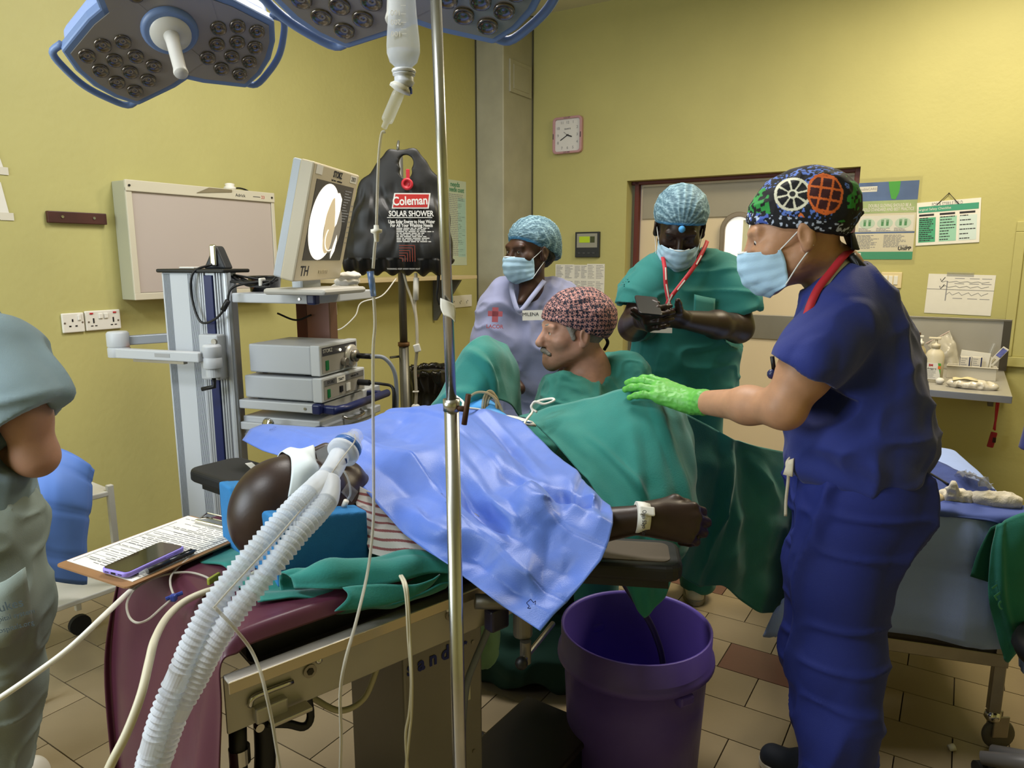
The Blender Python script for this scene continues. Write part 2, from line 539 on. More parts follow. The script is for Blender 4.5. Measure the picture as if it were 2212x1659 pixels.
# ================================================================== floor: every tile near the camera is its own slab
TU, TV, GAP = .31, .20, .004
floor = struct(link('floor', MB(RM).box((RU / 2, RV / 2, -.03), (RU + .4, RV + .4, .05)).mesh('floor'), mat('grout', '#4a4036', .9), smooth=False))
TILE = [mat('floor_tile_a', '#98886d', .32, var=.06, vscale=5, bump=.03), mat('floor_tile_b', '#8f8066', .34, var=.06, vscale=5, bump=.03), mat('floor_tile_dark', '#6a4438', .35, var=.08, vscale=6, bump=.03)]
tile_me = []
for tm in TILE:
    me = MB().box((0, 0, -.004), (TU - GAP, TV - GAP, .012)).mesh('tile'); me.materials.append(tm); tile_me.append(me)
rest = MB(RM); ntile = 0
cand = []
for j in range(int(RV / TV) + 1):
    for i in range(-1, int(RU / TU) + 2):
        u = i * TU + (j % 2) * TU / 2; v = j * TV + TV / 2
        if u < -TU / 2 or u > RU or v > RV: continue
        w = R(u, v)
        # depth and picture position
        d = w - V((0, 0, EYE)); zc = d.y * CP - d.z * SP
        if zc > .3:
            x = CX + F * d.x / zc; y = CY - F * (d.y * SP + d.z * CP) / zc
        else: x = y = -9999
        vis = -260 < x < 2480 and 880 < y < 1840
        cand.append((zc if vis else 1e3 + abs(zc), u, v, i, j))
cand.sort()
for q, (key, u, v, i, j) in enumerate(cand):
    dark = (i * 7 + j * 13) % 53 == 7
    if key < 1e3 and q < 290:
        o = bpy.data.objects.new('tile', tile_me[2 if dark else (i * 5 + j * 3) % 2]); C.objects.link(o)
        o.parent = floor; o.matrix_basis = RM @ Matrix.Translation((u, v, 0))
    else:
        rest.box((u, v, -.004), (TU - GAP, TV - GAP, .012))
rest.build('tiles', TILE[0], floor, kind='stuff')

# ================================================================== walls and ceiling
def wallbox(name, u0, u1, v0, v1, z0, z1, m=WALL, parent=None):
    o = MB(RM).box(((u0 + u1) / 2, (v0 + v1) / 2, (z0 + z1) / 2), (u1 - u0, v1 - v0, z1 - z0)).build(name, m, parent)
    return o
struct(wallbox('wall_left', -.2, 0, -.2, RV + .2, 0, CEIL))
struct(wallbox('wall_near', 0, RU, RV, RV + .2, 0, CEIL))
struct(wallbox('wall_far_side', RU, RU + .2, -.2, RV + .2, 0, CEIL))
struct(wallbox('ceiling', -.2, RU + .2, -.2, RV + .2, CEIL, CEIL + .1, CEILM))
# door opening in the right wall
ua = Luv(PW(1350, 560, 'R'))[0]; ub = Luv(PW(1843, 560, 'R'))[0]
zt = Luv(PW(1350, 394, 'R'))[2]; zt2 = Luv(PW(1843, 357, 'R'))[2]; zt = (zt + zt2) / 2
wr_ = MB(RM)
wr_.box((ua / 2, -.1, CEIL / 2), (ua, .2, CEIL)); wr_.box(((ub + RU) / 2, -.1, CEIL / 2), (RU - ub, .2, CEIL))
wr_.box(((ua + ub) / 2, -.1, (zt + CEIL) / 2), (ub - ua, .2, CEIL - zt))
struct(wr_.build('wall_right', WALL))
print('door u', ua, ub, 'top', zt, zt2)
# boxed column in the corner
col = struct(wallbox('wall_corner_column', 0, .25, 0, .43, 0, CEIL, TRIMP))
col.modifiers.new('b', 'BEVEL').width = .008
M, w, h = wrect('L', 1100, 136, 1145, 206, .25)
MB(M).box((0, 0, .006), (w, h, .014)).box((0, 0, .014), (w * .72, h * .75, .006)).build('cover_plate', TRIMP, col, bev=.003)
# thin beads where the column meets the walls
MB(RM).box((.002, .435, CEIL / 2), (.01, .012, CEIL)).build('bead', mat('bead_dark', '#4b4a3c', .7), col)
MB(RM).box((.254, .004, CEIL / 2), (.012, .012, CEIL)).build('bead', mat('bead_dark', '#4b4a3c', .7), col)

# ------------------------------------------------------------------ door
DV = -.13
door = struct(MB(RM).box(((ua + ub) / 2 + .03, DV - .03, zt / 2), (ub - ua - .06, .05, zt - .03)).build('door_1', mat('door_cream', '#d8c7a8', .42, var=.03, vscale=3), bev=.004))
FR = mat('door_frame_red', '#5a2118', .5, var=.1)
MB(RM).box((ua + .045, DV + .02, zt / 2), (.034, .05, zt)).build('frame_post', FR, door, bev=.004)
MB(RM).box((ub - .02, DV + .03, zt / 2), (.04, .07, zt)).build('frame_post', FR, door, bev=.004)
MB(RM).box(((ua + ub) / 2, DV + .02, zt - .012), (ub - ua, .05, .024)).build('frame_head', FR, door, bev=.004)
GB = mat('door_band_grey', '#97907f', .45, 0.0, var=.06, vscale=4)
z1 = Luv(PW(1450, 472, 'R', DV))[2]
MB(RM).box(((ua + ub) / 2 + .03, DV + .0, (z1 + zt - .04) / 2), (ub - ua - .1, .014, zt - .04 - z1)).build('top_panel', GB, door, bev=.003)
za, zb = Luv(PW(1650, 680, 'R', DV))[2], Luv(PW(1650, 732, 'R', DV))[2]
MB(RM).box(((ua + ub) / 2 + .03, DV + .0, (za + zb) / 2), (ub - ua - .1, .014, za - zb)).build('push_band', mat('door_steel_band', '#8f897b', .38, .6, var=.06), door, bev=.003)
# oval vision panel
M, w, h = wrect('R', 1556, 458, 1634, 594, DV + .005)
def stadium(w, h, n=14):
    r = w / 2; s = h / 2 - r
    return [(r * math.cos(a), s + r * math.sin(a)) for a in np.linspace(0, PI, n)] + [(r * math.cos(a), -s + r * math.sin(a)) for a in np.linspace(PI, 2 * PI, n)]
def ring(outer, inner, z0, z1, M):
    n = len(outer); b = MB(M)
    vs = [(p[0], p[1], z0) for p in outer] + [(p[0], p[1], z1) for p in outer] + [(p[0], p[1], z1) for p in inner] + [(p[0], p[1], z0) for p in inner]
    fs = []
    for i in range(n):
        j = (i + 1) % n
        for k in range(3): fs.append((k * n + i, k * n + j, (k + 1) * n + j, (k + 1) * n + i))
        fs.append((3 * n + i, 3 * n + j, j, i))
    return b.add(vs, fs)
ring(stadium(w, h), stadium(w * .74, h - w * .26), -.002, .03, M).build('window_frame', mat('vision_frame', '#7d705e', .4, .5), door, bev=.004)
LIT = mat('lit_pane', '#f2efe6', .3, emit=.55, var=.06, vscale=25)
MB(M).prism(stadium(w * .76, h - w * .24), -.004, .006).build('pane', LIT, door)
MB(M).box((w * .2, 0, .008), (w * .16, h * .74, .004)).build('pane_bar', mat('pane_bar', '#c9c7a4', .5), door)
# service hatch at the right edge of the wall
M, w, h = wrect('R', 2178, 478, 2330, 795)
tr = struct(MB(M).box((0, h / 2 - .03, .012), (w, .06, .026)).box((0, -h / 2 + .03, .012), (w, .06, .026)).box((-w / 2 + .025, 0, .012), (.05, h - .12, .026)).box((w / 2 - .025, 0, .012), (.05, h - .12, .026)).build('trim_1', WALL, bev=.004))
MB(M).box((0, 0, .006), (w - .1, h - .12, .012)).box((.01, 0, .013), (w - .2, h - .25, .012)).build('panel', WALL, tr, bev=.003)
# ceiling battens
for k, (c, p) in enumerate(((CL1, 1), (CL2, 1), (CL3, 1))):
    t = thing('ceiling_light', ['long batten lamp on the ceiling by the right wall', 'long batten lamp on the ceiling over the operating table', 'long batten lamp on the ceiling near the camera'][k], 'lamp', tuple(c + V((0, 0, .12))))
    MB().box(tuple(c + V((0, 0, .085))), (1.25, .3, .07)).build('housing', WHITE, t, bev=.01)

# ================================================================== things on the left wall
# X-ray viewer
D = .10
M, w, h = wrect('L', 279, 405, 595, 641, D)
t = thing('xray_viewer', 'wall mounted cream metal light box with a blank pale grey viewing panel', 'light box', tuple(M.translation))
CB = mat('viewer_enamel', '#c9c3b0', .4, var=.02)
MB(M).box((0, 0, -D / 2), (w, h, D)).build('housing', mat('viewer_side', '#a7a68f', .45), t, bev=.004)
MB(M).box((0, h / 2 - .022, .006), (w, .05, .016)).build('top_rail', CB, t, bev=.003)
MB(M).box((0, -h / 2 + .016, .004), (w, .032, .01)).build('bottom_rail', CB, t, bev=.003)
MB(M).box((-w / 2 + .014, 0, .004), (.028, h - .06, .01)).build('side_rail', CB, t, bev=.002)
MB(M).box((w / 2 - .01, 0, .004), (.02, h - .06, .01)).build('side_rail', CB, t, bev=.002)
MB(M).box((.002, -.006, .001), (w - .05, h - .08, .006)).build('viewing_panel', mat('viewer_panel', '#b7aca6', .35, var=.02, vscale=3), t)
for x in (-w / 2 + .015, w / 2 - .02): MB(M).cyl((x, h / 2 - .022, .012), (x, h / 2 - .022, .018), .005).build('screw', BLACK, t)
MB(M).prism([(.0, .0), (.2, .018), (.2, .03), (.07, .03)], .014, .017, M=Matrix.Translation((-.06, h / 2 - .03, 0))).build('film_clip', STEELD, t)
text('Adrick', .022, M @ Matrix.Translation((.19, h / 2 - .025, .0145)), INK, t)
text('23', .022, M @ Matrix.Translation((.33, h / 2 - .025, .0145)), RED, t)
MB(M).box((.29, h / 2 - .025, .0142), (.045, .003, .001)).build('print', INK, t)
for z in (-.005, -.06): MB(M).cyl((w / 2 + .004, z + .02, -.03), (w / 2 + .016, z + .02, -.03), .01).build('knob', BLACK, t)
k = M @ Matrix.Translation((.17, h / 2 + .002, -.04))
kn = MB(k).lathe([(.03, 0), (.03, .016), (.022, .02), (.024, .032), (.012, .036)], 20, rot('X', -90)).build('dome_cap', WHITE, t, smooth=True)
cord('lead', [M @ V((.19, h / 2 + .012, -.06)), M @ V((.26, h / 2 + .022, -.08)), M @ V((.33, h / 2 + .012, -.1)), M @ V((.39, h / 2 - .03, -.12))], .004, BLACKR, t)
# wooden strip
M, w, h = wrect('L', 99, 456, 225, 486)
t = thing('wooden_strip', 'short dark stained wooden wall strip fixed with two screws', 'wood strip', tuple(M.translation))
MB(M).box((0, 0, .011), (w, h * .82, .022)).build('board', mat('dark_wood', '#43211b', .45, var=.25, vscale=12), t, bev=.003)
for x in (-.27, .27): MB(M).cyl((x * w, .002, .02), (x * w, .002, .025), .006).build('screw', CHROME, t)
# sockets
def socket(px0, py0, px1, py1, wall, label, kind, name='wall_socket'):
    M, w, h = wrect(wall, px0, py0, px1, py1)
    t = thing(name, label, 'socket', tuple(M.translation), None)
    MB(M).box((0, 0, .006), (w, h, .012)).build('face_plate', WHITE, t, bev=.004)
    def slot(x, y, a, b): MB(M).box((x, y, .0122), (a, b, .002)).build('slot', BLACK, t)
    if kind == 1:
        MB(M).box((w * .27, h * .26, .014), (.012, .024, .008)).build('rocker', WHITE, t, bev=.002)
        slot(-.004, h * .12, .006, .012); slot(-.016, -h * .17, .009, .006); slot(.01, -h * .17, .009, .006)
        for x in (-.4, .4): MB(M).cyl((x * w, 0, .01), (x * w, 0, .0135), .004).build('screw', STEELD, t)
    if kind == 2:
        for s in (-1, 1):
            MB(M).box((s * .012, h * .22, .014), (.017, .022, .008)).build('rocker', WHITE, t, bev=.002)
            MB(M).box((s * w * .33, h * .37, .0135), (.014, .006, .004)).build('neon', RED, t)
            slot(s * w * .28, -.0, .006, .022); slot(s * w * .28 - .009, -h * .26, .01, .004); slot(s * w * .28 + .009, -h * .26, .01, .004)
            MB(M).cyl((s * w * .42, -.005, .01), (s * w * .42, -.005, .0135), .004).build('screw', STEELD, t)
    if kind == 3:
        for s in (-1, 0, 1):
            for d in (-.012, .004): slot(s * w * .29 + d, .006 - abs(d), .005, .009)
            slot(s * w * .29 - .008, -.016, .008, .004)
    return t, M, w, h
socket(132, 676, 180, 718, 'L', 'single switched wall socket left of the wider double socket', 1)
socket(182, 670, 258, 712, 'L', 'double switched wall socket with red neons near the cart', 2)
socket(967, 638, 1017, 664, 'L', 'white three gang wall outlet between the steel pole and the nurse', 3)
ts, M, w, h = socket(684, 655, 726, 682, 'L', 'white wall socket behind the cart with a charger plugged in', 0)
ch = thing('phone_charger', 'small white plug-in charger with a thin looping white lead', 'charger', tuple(M.translation))
MB(M).box((0, -.005, .035), (.03, .03, .045)).build('plug', WHITE, ch, bev=.004)
b0 = M @ V((0, -.01, .055))
cord('lead', [b0, b0 + V((-.02, -.05, -.06)), b0 + V((.06, -.12, -.1)), b0 + V((.16, -.12, -.02)), b0 + V((.2, -.12, .06)), b0 + V((.32, -.1, .1)), b0 + V((.4, -.05, .2))], .004, WHITE, ch)
ts2, M, w, h = socket(650, 658, 679, 686, 'L', 'white wall socket half hidden behind the cart with a black plug', 0)
pl = thing('black_plug', 'round black mains plug in the wall socket behind the cart', 'plug', tuple(M.translation))
MB(M).cyl((0, 0, .012), (0, 0, .05), .028, .022).build('body', BLACK, pl, bev=.004)
b0 = M @ V((0, -.02, .04)); cord('lead', [b0, b0 + V((0, -.01, -.1)), b0 + V((.03, 0, -.3)), b0 + V((.05, .02, -.6))], .005, BLACKR, pl)
# torn sheets at the left edge
for (x0, y0, x1, y1, lb) in ((-60, 392, 16, 476, 'white sheet of paper taped to the left wall, lower of two at the picture edge'), (-70, 318, 5, 372, 'white sheet of paper taped to the left wall, upper of two at the picture edge')):
    M, w, h = wrect('L', x0, y0, x1, y1)
    t = thing('taped_paper', lb, 'paper', tuple(M.translation))
    MB(M).prism([(-w / 2, -h / 2), (w * .35, -h * .45), (w * .5, -h * .3), (w * .36, h * .5), (-w / 2, h / 2)], .001, .0025).build('sheet', WHITEP, t)
    MB(M).box((w * .42, -h * .38, .003), (.05, .03, .001)).build('tape', mat('paper_tape', '#cfcabb', .7), t)
# poster by the column
M, w, h = wrect('L', 966, 390, 1007, 573)
t = thing('notice_poster', 'tall pale green printed notice on the wall behind the steel pole', 'poster', tuple(M.translation))
MB(M).box((0, 0, .001), (w, h, .002)).build('sheet', mat('notice_paper', '#b9c4ae', .7), t)
GRT = mat('print_green', '#3e7d5c', .8)
text('needs', .05, M @ Matrix.Translation((-.02, h * .45, .0025)), GRT, t, bold=.001)
text('needle count', .05, M @ Matrix.Translation((.0, h * .39, .0025)), GRT, t, bold=.001, sx=.7)
lines(M, -w * .4, w * .42, h * .33, -h * .38, 34, .005, 3, .5, .0025).build('print', INKL, t, kind='stuff')
MB(M).box((w * .25, -h * .05, .0022), (w * .4, h * .7, .0006)).build('tint_column', mat('notice_tint', '#a3c2b8', .7), t)
# wall shelf behind the cart
pa, pb = PW(770, 594, 'L'), PW(956, 594, 'L')
Ms = Matrix(((E1.x, E2.x, 0, pb.x), (E1.y, E2.y, 0, pb.y), (0, 0, 1, pb.z), (0, 0, 0, 1)))
t = thing('wall_shelf', 'narrow pale wall shelf on a grey triangular bracket behind the black bag', 'shelf', tuple(pb))
MB(Ms).box((-.6, .14, -.012), (1.3, .28, .024)).build('board', mat('shelf_board', '#c3b18a', .5, var=.05), t, bev=.002)
tri_ = [(0, 0), (0, -.3), (.26, 0)]
MB(Ms).prism([(0.01, -.03), (0.26, -.03), (.03, -.33), (.01, -.33)], -.012, .012, Matrix(((0, 0, 1, -.12), (1, 0, 0, 0), (0, 1, 0, 0), (0, 0, 0, 1)))).build('bracket', mat('bracket_grey', '#5a5a55', .5), t, bev=.002)

# ================================================================== things on the right wall
# clock
M, w, h = wrect('R', 1198, 253, 1260, 332)
t = thing('wall_clock', 'square pink framed wall clock with white face showing twenty to four', 'clock', tuple(M.translation))
CLK = mat('clock_frame', '#b58b93', .35)
def rrect(w, h, r, n=5):
    out = []
    for cx, cy, a0 in ((w / 2 - r, h / 2 - r, 0), (-w / 2 + r, h / 2 - r, 90), (-w / 2 + r, -h / 2 + r, 180), (w / 2 - r, -h / 2 + r, 270)):
        for i in range(n): a = math.radians(a0 + 90 * i / (n - 1)); out.append((cx + r * math.cos(a), cy + r * math.sin(a)))
    return out
ring(rrect(w, h, .03), rrect(w * .86, h * .88, .02), 0, .035, M).build('frame', CLK, t, bev=.004)
MB(M).prism(rrect(w * .88, h * .9, .02), .004, .02).build('face', mat('clock_face', '#d6d4d6', .4), t)
for i in range(1, 13):
    a = PI / 2 - i * PI / 6; q = max(abs(math.cos(a)), abs(math.sin(a)))
    x, y = math.cos(a) / q * w * .33, math.sin(a) / q * h * .345
    text(str(i), h * .105, M @ Matrix.Translation((x, y, .0215)), INKL, t, 'numeral')
for a_, L_, wd in ((PI / 2 - 2 * PI * (3.67 / 12), w * .2, .009), (PI / 2 - 2 * PI * (40 / 60), w * .32, .006), (PI / 2 - 2 * PI * (51.5 / 60), w * .2, .002)):
    MB(M).box((L_ / 2 - .01, 0, .024), (L_, wd, .002), rot('Z', math.degrees(a_))).build('hand', INK, t)
for (x, y, s) in ((0, h / 2 - .008, 1), (0, -h / 2 + .008, 1)): text('LCS SW', .016, M @ Matrix.Translation((x, y, .0355)), INK, t, 'marking')
for s in (-1, 1): MB(M).box((s * (w / 2 - .008), -.005, .036), (.006, .04, .001)).build('marking', INK, t)
text('QUARTZ', .014, M @ Matrix.Translation((0, h * .17, .0215)), INK, t, 'marking')
# controller
M, w, h = wrect('R', 1245, 501, 1297, 556)
t = thing('room_controller', 'black wall control panel with a lit green display', 'control panel', tuple(M.translation))
MB(M).box((0, 0, .012), (w, h, .024)).build('case', mat('dark_case', '#26282b', .5), t, bev=.004)
MB(M).box((0, h * .16, .0245), (w * .84, h * .55, .003)).build('fascia', mat('fascia_grey', '#908f84', .5), t, bev=.001)
MB(M).box((-w * .1, h * .2, .0265), (w * .44, h * .24, .003)).build('display', mat('lcd_green', '#93a81e', .4, emit=.25), t)
MB(M).box((w * .23, h * .2, .0265), (w * .18, h * .24, .003)).build('display_dark', mat('lcd_dark', '#3d4423', .4), t)
for i in range(4): MB(M).box((-w * .32 + i * w * .2, -h * .33, .0255), (w * .1, h * .07, .004)).build('button', mat('key_grey', '#3c3e42', .5), t, bev=.001)
# papers below it
t = thing('taped_printout', 'patchwork of printed white sheets taped below the black control panel', 'paper', tuple(PW(1250, 605, 'R')))
for i, (x0, y0, x1, y1) in enumerate(((1200, 571, 1240, 638), (1240, 572, 1270, 637), (1268, 570, 1306, 641))):
    M, w, h = wrect('R', x0, y0, x1, y1)
    MB(M).box((0, 0, .0012 + .0006 * i), (w, h, .0015)).build('sheet', WHITEP, t)
    for c in (0, 1):
        lines(M, -w * .45 + c * w * .47, -w * .02 + c * w * .47, h * .44, h * .06, 9, .005, i * 3 + c, .5, .0032).build('print', INKL, t, kind='stuff')
        lines(M, -w * .45 + c * w * .47, -w * .02 + c * w * .47, -h * .06, -h * .42, 8, .005, i * 7 + c, .5, .0032).build('print', INKL, t, kind='stuff')
# double gloving poster
M, w, h = wrect('R', 1849, 393, 1978, 560)
t = thing('gloving_poster', 'blue and green poster about double gloving on the wall beside the door', 'poster', tuple(M.translation))
def patch(x0, y0, x1, y1, m, name='print', z=.0022, shear=None):
    """rectangle in fractions of the sheet, y down"""
    return MB(M).box(((x0 + x1 - 1) / 2 * w, (1 - y0 - y1) / 2 * h, z), ((x1 - x0) * w, (y1 - y0) * h, .0006)).build(name, m, t)
MB(M).box((0, 0, .001), (w, h, .002)).build('sheet', mat('poster_cream', '#d6ceb6', .45), t)
patch(0, 0, 1, .40, mat('poster_blue', '#4a6290', .4, var=.35, vscale=6), 'photo_print')
patch(.0, .24, 1, .40, mat('poster_lime', '#9fb07a', .4, var=.25, vscale=9), 'photo_print', .0026)
PG = mat('poster_glove', '#3f9a35', .4)
MB(M).prism([(0, .5 * h), (.2 * w, .5 * h), (.19 * w, .36 * h), (.14 * w, .27 * h), (.07 * w, .28 * h), (.03 * w, .38 * h)], .003, .0036).build('photo_print', PG, t)
patch(.02, .05, .32, .12, WHITEP, 'print', .003)
text('doubleCARES', .022, M @ Matrix.Translation((-.33 * w, .415 * h, .0036)), INKL, t, sx=.9)
text('DOUBLE GLOVING SHOULD BE A', .028, M @ Matrix.Translation((.05 * w, .195 * h, .0036)), WHITEP, t, bold=.0006, sx=.57)
text('GOLD STANDARD AND BEST PRACTICE', .028, M @ Matrix.Translation((.03 * w, .145 * h, .0036)), WHITEP, t, bold=.0006, sx=.57)
patch(.05, .43, .97, .63, WHITEP, 'print', .0026)
for i in range(3):
    c = M @ Matrix.Translation(((-.3 + i * .3) * w, -.03 * h, .0032))
    MB(c).prism([(.045 * math.cos(a), .032 * math.sin(a)) for a in np.linspace(0, 2 * PI, 18, endpoint=False)], 0, .0005).build('pictogram', mat('picto_pale', '#bcd0c0', .6), t)
    b = MB(c)
    for s in (-1, 1):
        b.box((s * .014, -.004, .0008), (.014, .024, .0008))
        for f in range(4): b.box((s * (.008 + f * .004), .014, .0008), (.0026, .016, .0008))
    b.build('pictogram', mat('picto_green', '#4a8a5a', .6), t)
    lines(M, (-.44 + i * .3) * w, (-.2 + i * .3) * w, -.1 * h, -.13 * h, 3, .004, i, .4, .0032).build('print', INKL, t, kind='stuff')
patch(0, .64, 1, .66, mat('poster_blue', '#4a6290'), 'print', .0026)
lines(M, -.46 * w, -.08 * w, -.19 * h, -.36 * h, 12, .004, 5, .4, .0026).build('print', INKL, t, kind='stuff')
lines(M, 0, .42 * w, -.19 * h, -.34 * h, 10, .004, 6, .4, .0026).build('print', INKL, t, kind='stuff')
patch(0, .9, 1, 1.0, mat('poster_band', '#3c9270', .45), 'print', .0026)
text('UniPP', .03, M @ Matrix.Translation((.36 * w, -.36 * h, .003)), INK, t, bold=.001)
MB(M).box((-.44 * w, -.45 * h, .0032), (.05, .035, .0006)).build('print', WHITEP, t)
fb = MB(M).box((0, 0, .005), (w * 1.1, h * 1.12, .0008)).build('clear_cover', mat('clear_cover', '#ece9d8', .12, trans=.9, ior=1.05, alpha=.10), t)
# safety checklist on a string
M0, w, h = wrect('R', 1980, 433, 2117, 527)
M = M0 @ rot('Z', 3.2)
t = thing('checklist_card', 'laminated green and white checklist hung from a nail by a black string', 'notice', tuple(M.translation))
MB(M).box((0, 0, .004), (w, h, .003)).build('card', WHITEP, t)
patch(.03, .1, .97, .24, mat('card_green', '#3f9277', .5), 'print', .0062)
text('Surgical Safety Checklist', .02, M @ Matrix.Translation((-.22 * w, .33 * h, .0068)), WHITEP, t, sx=.9)
text('FOR A STERILE FIELD', .028, M @ Matrix.Translation((-.02 * w, .43 * h, .0068)), INKL, t, sx=.62)
for i, (cc, x0) in enumerate((('#4aa07a', .04), ('#93c4ae', .37), ('#c5d5d3', .68))):
    patch(x0, .36, x0 + .27, .93, mat('card_col%d' % i, cc, .6), 'print', .006)
    lines(M, (x0 - .5 + .01) * w, (x0 - .24) * w, .12 * h, -.4 * h, 12 - i * 3, .006, 20 + i, .5, .0066).build('print', INK, t, kind='stuff')
    MB(M).box(((x0 + .12 - .5) * w, .2 * h, .006), (.24 * w, .012, .0006)).build('print', INK, t)
nail = PW(2050, 417, 'R', .012)
MB().cyl(PW(2050, 417, 'R', 0), nail, .003).build('nail', BLACK, t)
for dx in (2024, 2071): cord('string', [nail, PW(dx, 440 if dx > 2050 else 442, 'R', .008)], .002, BLACK, t, sub=1)
# light switch
M, w, h = wrect('R', 1903, 588, 1948, 622)
t = thing('light_switch', 'cream three gang light switch below the gloving poster', 'switch', tuple(M.translation))
MB(M).box((0, 0, .006), (w, h, .012)).build('face_plate', mat('switch_cream', '#d8c79c', .4), t, bev=.003)
for i in range(3): MB(M).box(((-.28 + i * .25) * w, 0, .013), (w * .2, h * .56, .008)).build('rocker', WHITE, t, bev=.002)
# ECG sketch
M, w, h = wrect('R', 2001, 593, 2146, 679)
t = thing('trace_sketch', 'white sheet with hand drawn wavy traces taped above the steel shelf', 'paper', tuple(M.translation))
M = M @ rot('Z', -1.0)
MB(M).box((0, 0, .002), (w, h, .0015)).build('sheet', WHITEP, t)
for y0, x0, amp in ((.3, -.28, .008), (.17, -.28, .012), (-.02, -.2, .02)):
    pts = [(x * w, (y0 + (amp * 2 if i else 0)) * h + amp * math.sin(i * 2.1) * .5, .0036) for i, x in enumerate(np.linspace(x0, .42, 14))]
    MB(M).tube(pts, .0012, 4).build('pen_trace', INKL, t)
MB(M).tube([(-.5 * w, .12 * h, .0036), (.5 * w, .12 * h, .0036)], .0012, 4).build('pen_trace', INKL, t)
for y in (.38, .2): MB(M).tube([(-.31 * w, y * h, .0036), (-.29 * w, (y - .07) * h, .0036), (-.24 * w, (y + .04) * h, .0036)], .002, 4).build('pen_tick', INK, t)
MB(M).box((-.2 * w, .08 * h, .003), (.006, h * .5, .0004)).build('print', INKL, t)
for i, x in enumerate((-.02, .2, .38)):
    for y in (.4, -.1, .27): MB(M).box((x * w, y * h, .003), (.05, .004, .0004)).build('print', INKL, t)
MB(M).box((-.02 * w, .5 * h, .0035), (.14, .025, .0006)).build('tape', FILM, t)
# hook-and-loop bits of tape left on the wall
# ================================================================== endoscopy cart
KX = V((.95, -.31, 0)).normalized(); KY = V((-KX.y, KX.x, 0))
KO = V((-1.335, 2.73, 0))
KM = Matrix(((KX.x, KY.x, 0, KO.x), (KX.y, KY.y, 0, KO.y), (0, 0, 1, 0), (0, 0, 0, 1)))
cart = thing('endoscopy_cart', 'tall pale grey equipment cart with navy trim, shelves and a jointed side arm', 'cart', tuple(KO))
ZT = 1.50
SHELF = mat('cart_enamel', '#b9bcc0', .38, var=.02)
EXTR = mat('cart_extrusion', '#b8bcc2', .35, .3)
MB(KM).box((.085, .045, (ZT + .12) / 2), (.17, .09, ZT - .12)).build('side_panel', mat('cart_side', '#bcc0c6', .45, var=.02, vscale=3), cart, bev=.006)
ex = MB(KM)
ex.box((.228, .042, (ZT + .12) / 2), (.105, .07, ZT - .12))
for x in (.173, .183, .193, .243, .256, .267): ex.cyl((x, .004, .12), (x, .004, ZT), .0045, n=8)
ex.cyl((.283, .02, .12), (.283, .02, ZT), .016, n=16)
for z in range(5): ex.cyl((.283 + .012 * math.cos(z), .006 + .003 * z, .12), (.283 + .012 * math.cos(z), .006 + .003 * z, ZT), .003, n=6)
ex.build('profile_column', EXTR, cart, bev=.002)
MB(KM).box((.217, .004, (ZT + .12) / 2), (.037, .014, ZT - .14)).build('trim_strip', BLUEP, cart, bev=.002)
MB(KM).box((.145, .06, ZT + .006), (.31, .15, .014)).build('top_cap', BLACK, cart, bev=.005)
# grooves of the side panel
g = MB(KM)
for i in range(9): g.box((.012 + i * .0035, -.0005, (ZT + .12) / 2), (.0012, .002, ZT - .13))
for i in range(9): g.box((.125 + i * .0045, -.0005, (ZT + .12) / 2), (.0012, .002, ZT - .13))
g.build('groove', mat('groove_grey', '#8f959d', .5), cart, kind='stuff')
def shelf(z, t, x0=.30, x1=.655, y0=.02, y1=.46, name='shelf', handle=False):
    o = MB(KM).box(((x0 + x1) / 2, (y0 + y1) / 2, z - t / 2), (x1 - x0, y1 - y0, t)).build(name, SHELF, cart, bev=.004)
    for y in (y0 + .012,):
        MB(KM).box((x1 - .012, y, z - t / 2), (.038, .036, t + .006)).build('corner_cap', BLUEP, o, bev=.008, seg=3)
    MB(KM).cyl((x1 - .06, y0 + .002, z - t / 2), (x1 - .06, y0 - .004, z - t / 2), .005).build('screw', STEEL, o)
    return o
s1 = shelf(1.425, .035); s2 = shelf(1.022, .034, y1=.48); s3 = shelf(.935, .03, name='drawer', y1=.48)
MB(KM).box((.47, .25, .91), (.34, .42, .09)).build('drawer_box', SHELF, s3, bev=.004)
MB(KM).tube(smoothpath([(.65, .18, .945), (.675, .2, .935), (.675, .3, .935), (.65, .32, .945)], 4), .006, 8).build('drawer_pull', STEEL, s3, smooth=True)
MB(KM).lathe([(.0, 0), (.02, .002), (.026, .012), (.02, .022), (0, .026)], 18, Matrix.Translation((.46, -.01, .945)) @ rot('X', 90)).build('drawer_knob', CHROME, s3, smooth=True)
hd = MB(KM)
hd.tube([(.70, .04, 1.0), (.72, .10, 1.0), (.72, .42, 1.0)], .016, 14)
hd.build('handle', BLUEP, cart, smooth=True)
for y in (.05, .38): MB(KM).box((.68, y, 1.0), (.06, .03, .03)).build('handle_bracket', BLUEP, cart, bev=.006)
MB(KM).ball((-.02, .16, 1.13), .012, 12).build('standby_lamp', mat('standby_orange', '#ff5a2a', .4, emit=60), cart, smooth=True)
# rear upright, back panel, plinth, castors
MB(KM).box((.40, .42, .8), (.16, .06, 1.24)).build('rear_upright', mat('cart_rear', '#8a6a60', .3, .55, var=.08), cart, bev=.004)
MB(KM).box((.345, .395, .8), (.05, .012, 1.2)).build('cable_channel', mat('cart_channel', '#4a2626', .4), cart)
MB(KM).box((.33, .24, .14), (.66, .46, .06)).build('plinth', SHELF, cart, bev=.01)
for x in (.05, .6):
    for y in (.05, .42):
        MB(KM).cyl((x, y - .012, .05), (x, y + .012, .05), .048).build('castor', BLACKR, cart)
        MB(KM).box((x, y, .09), (.03, .03, .05)).build('castor_fork', STEELD, cart)
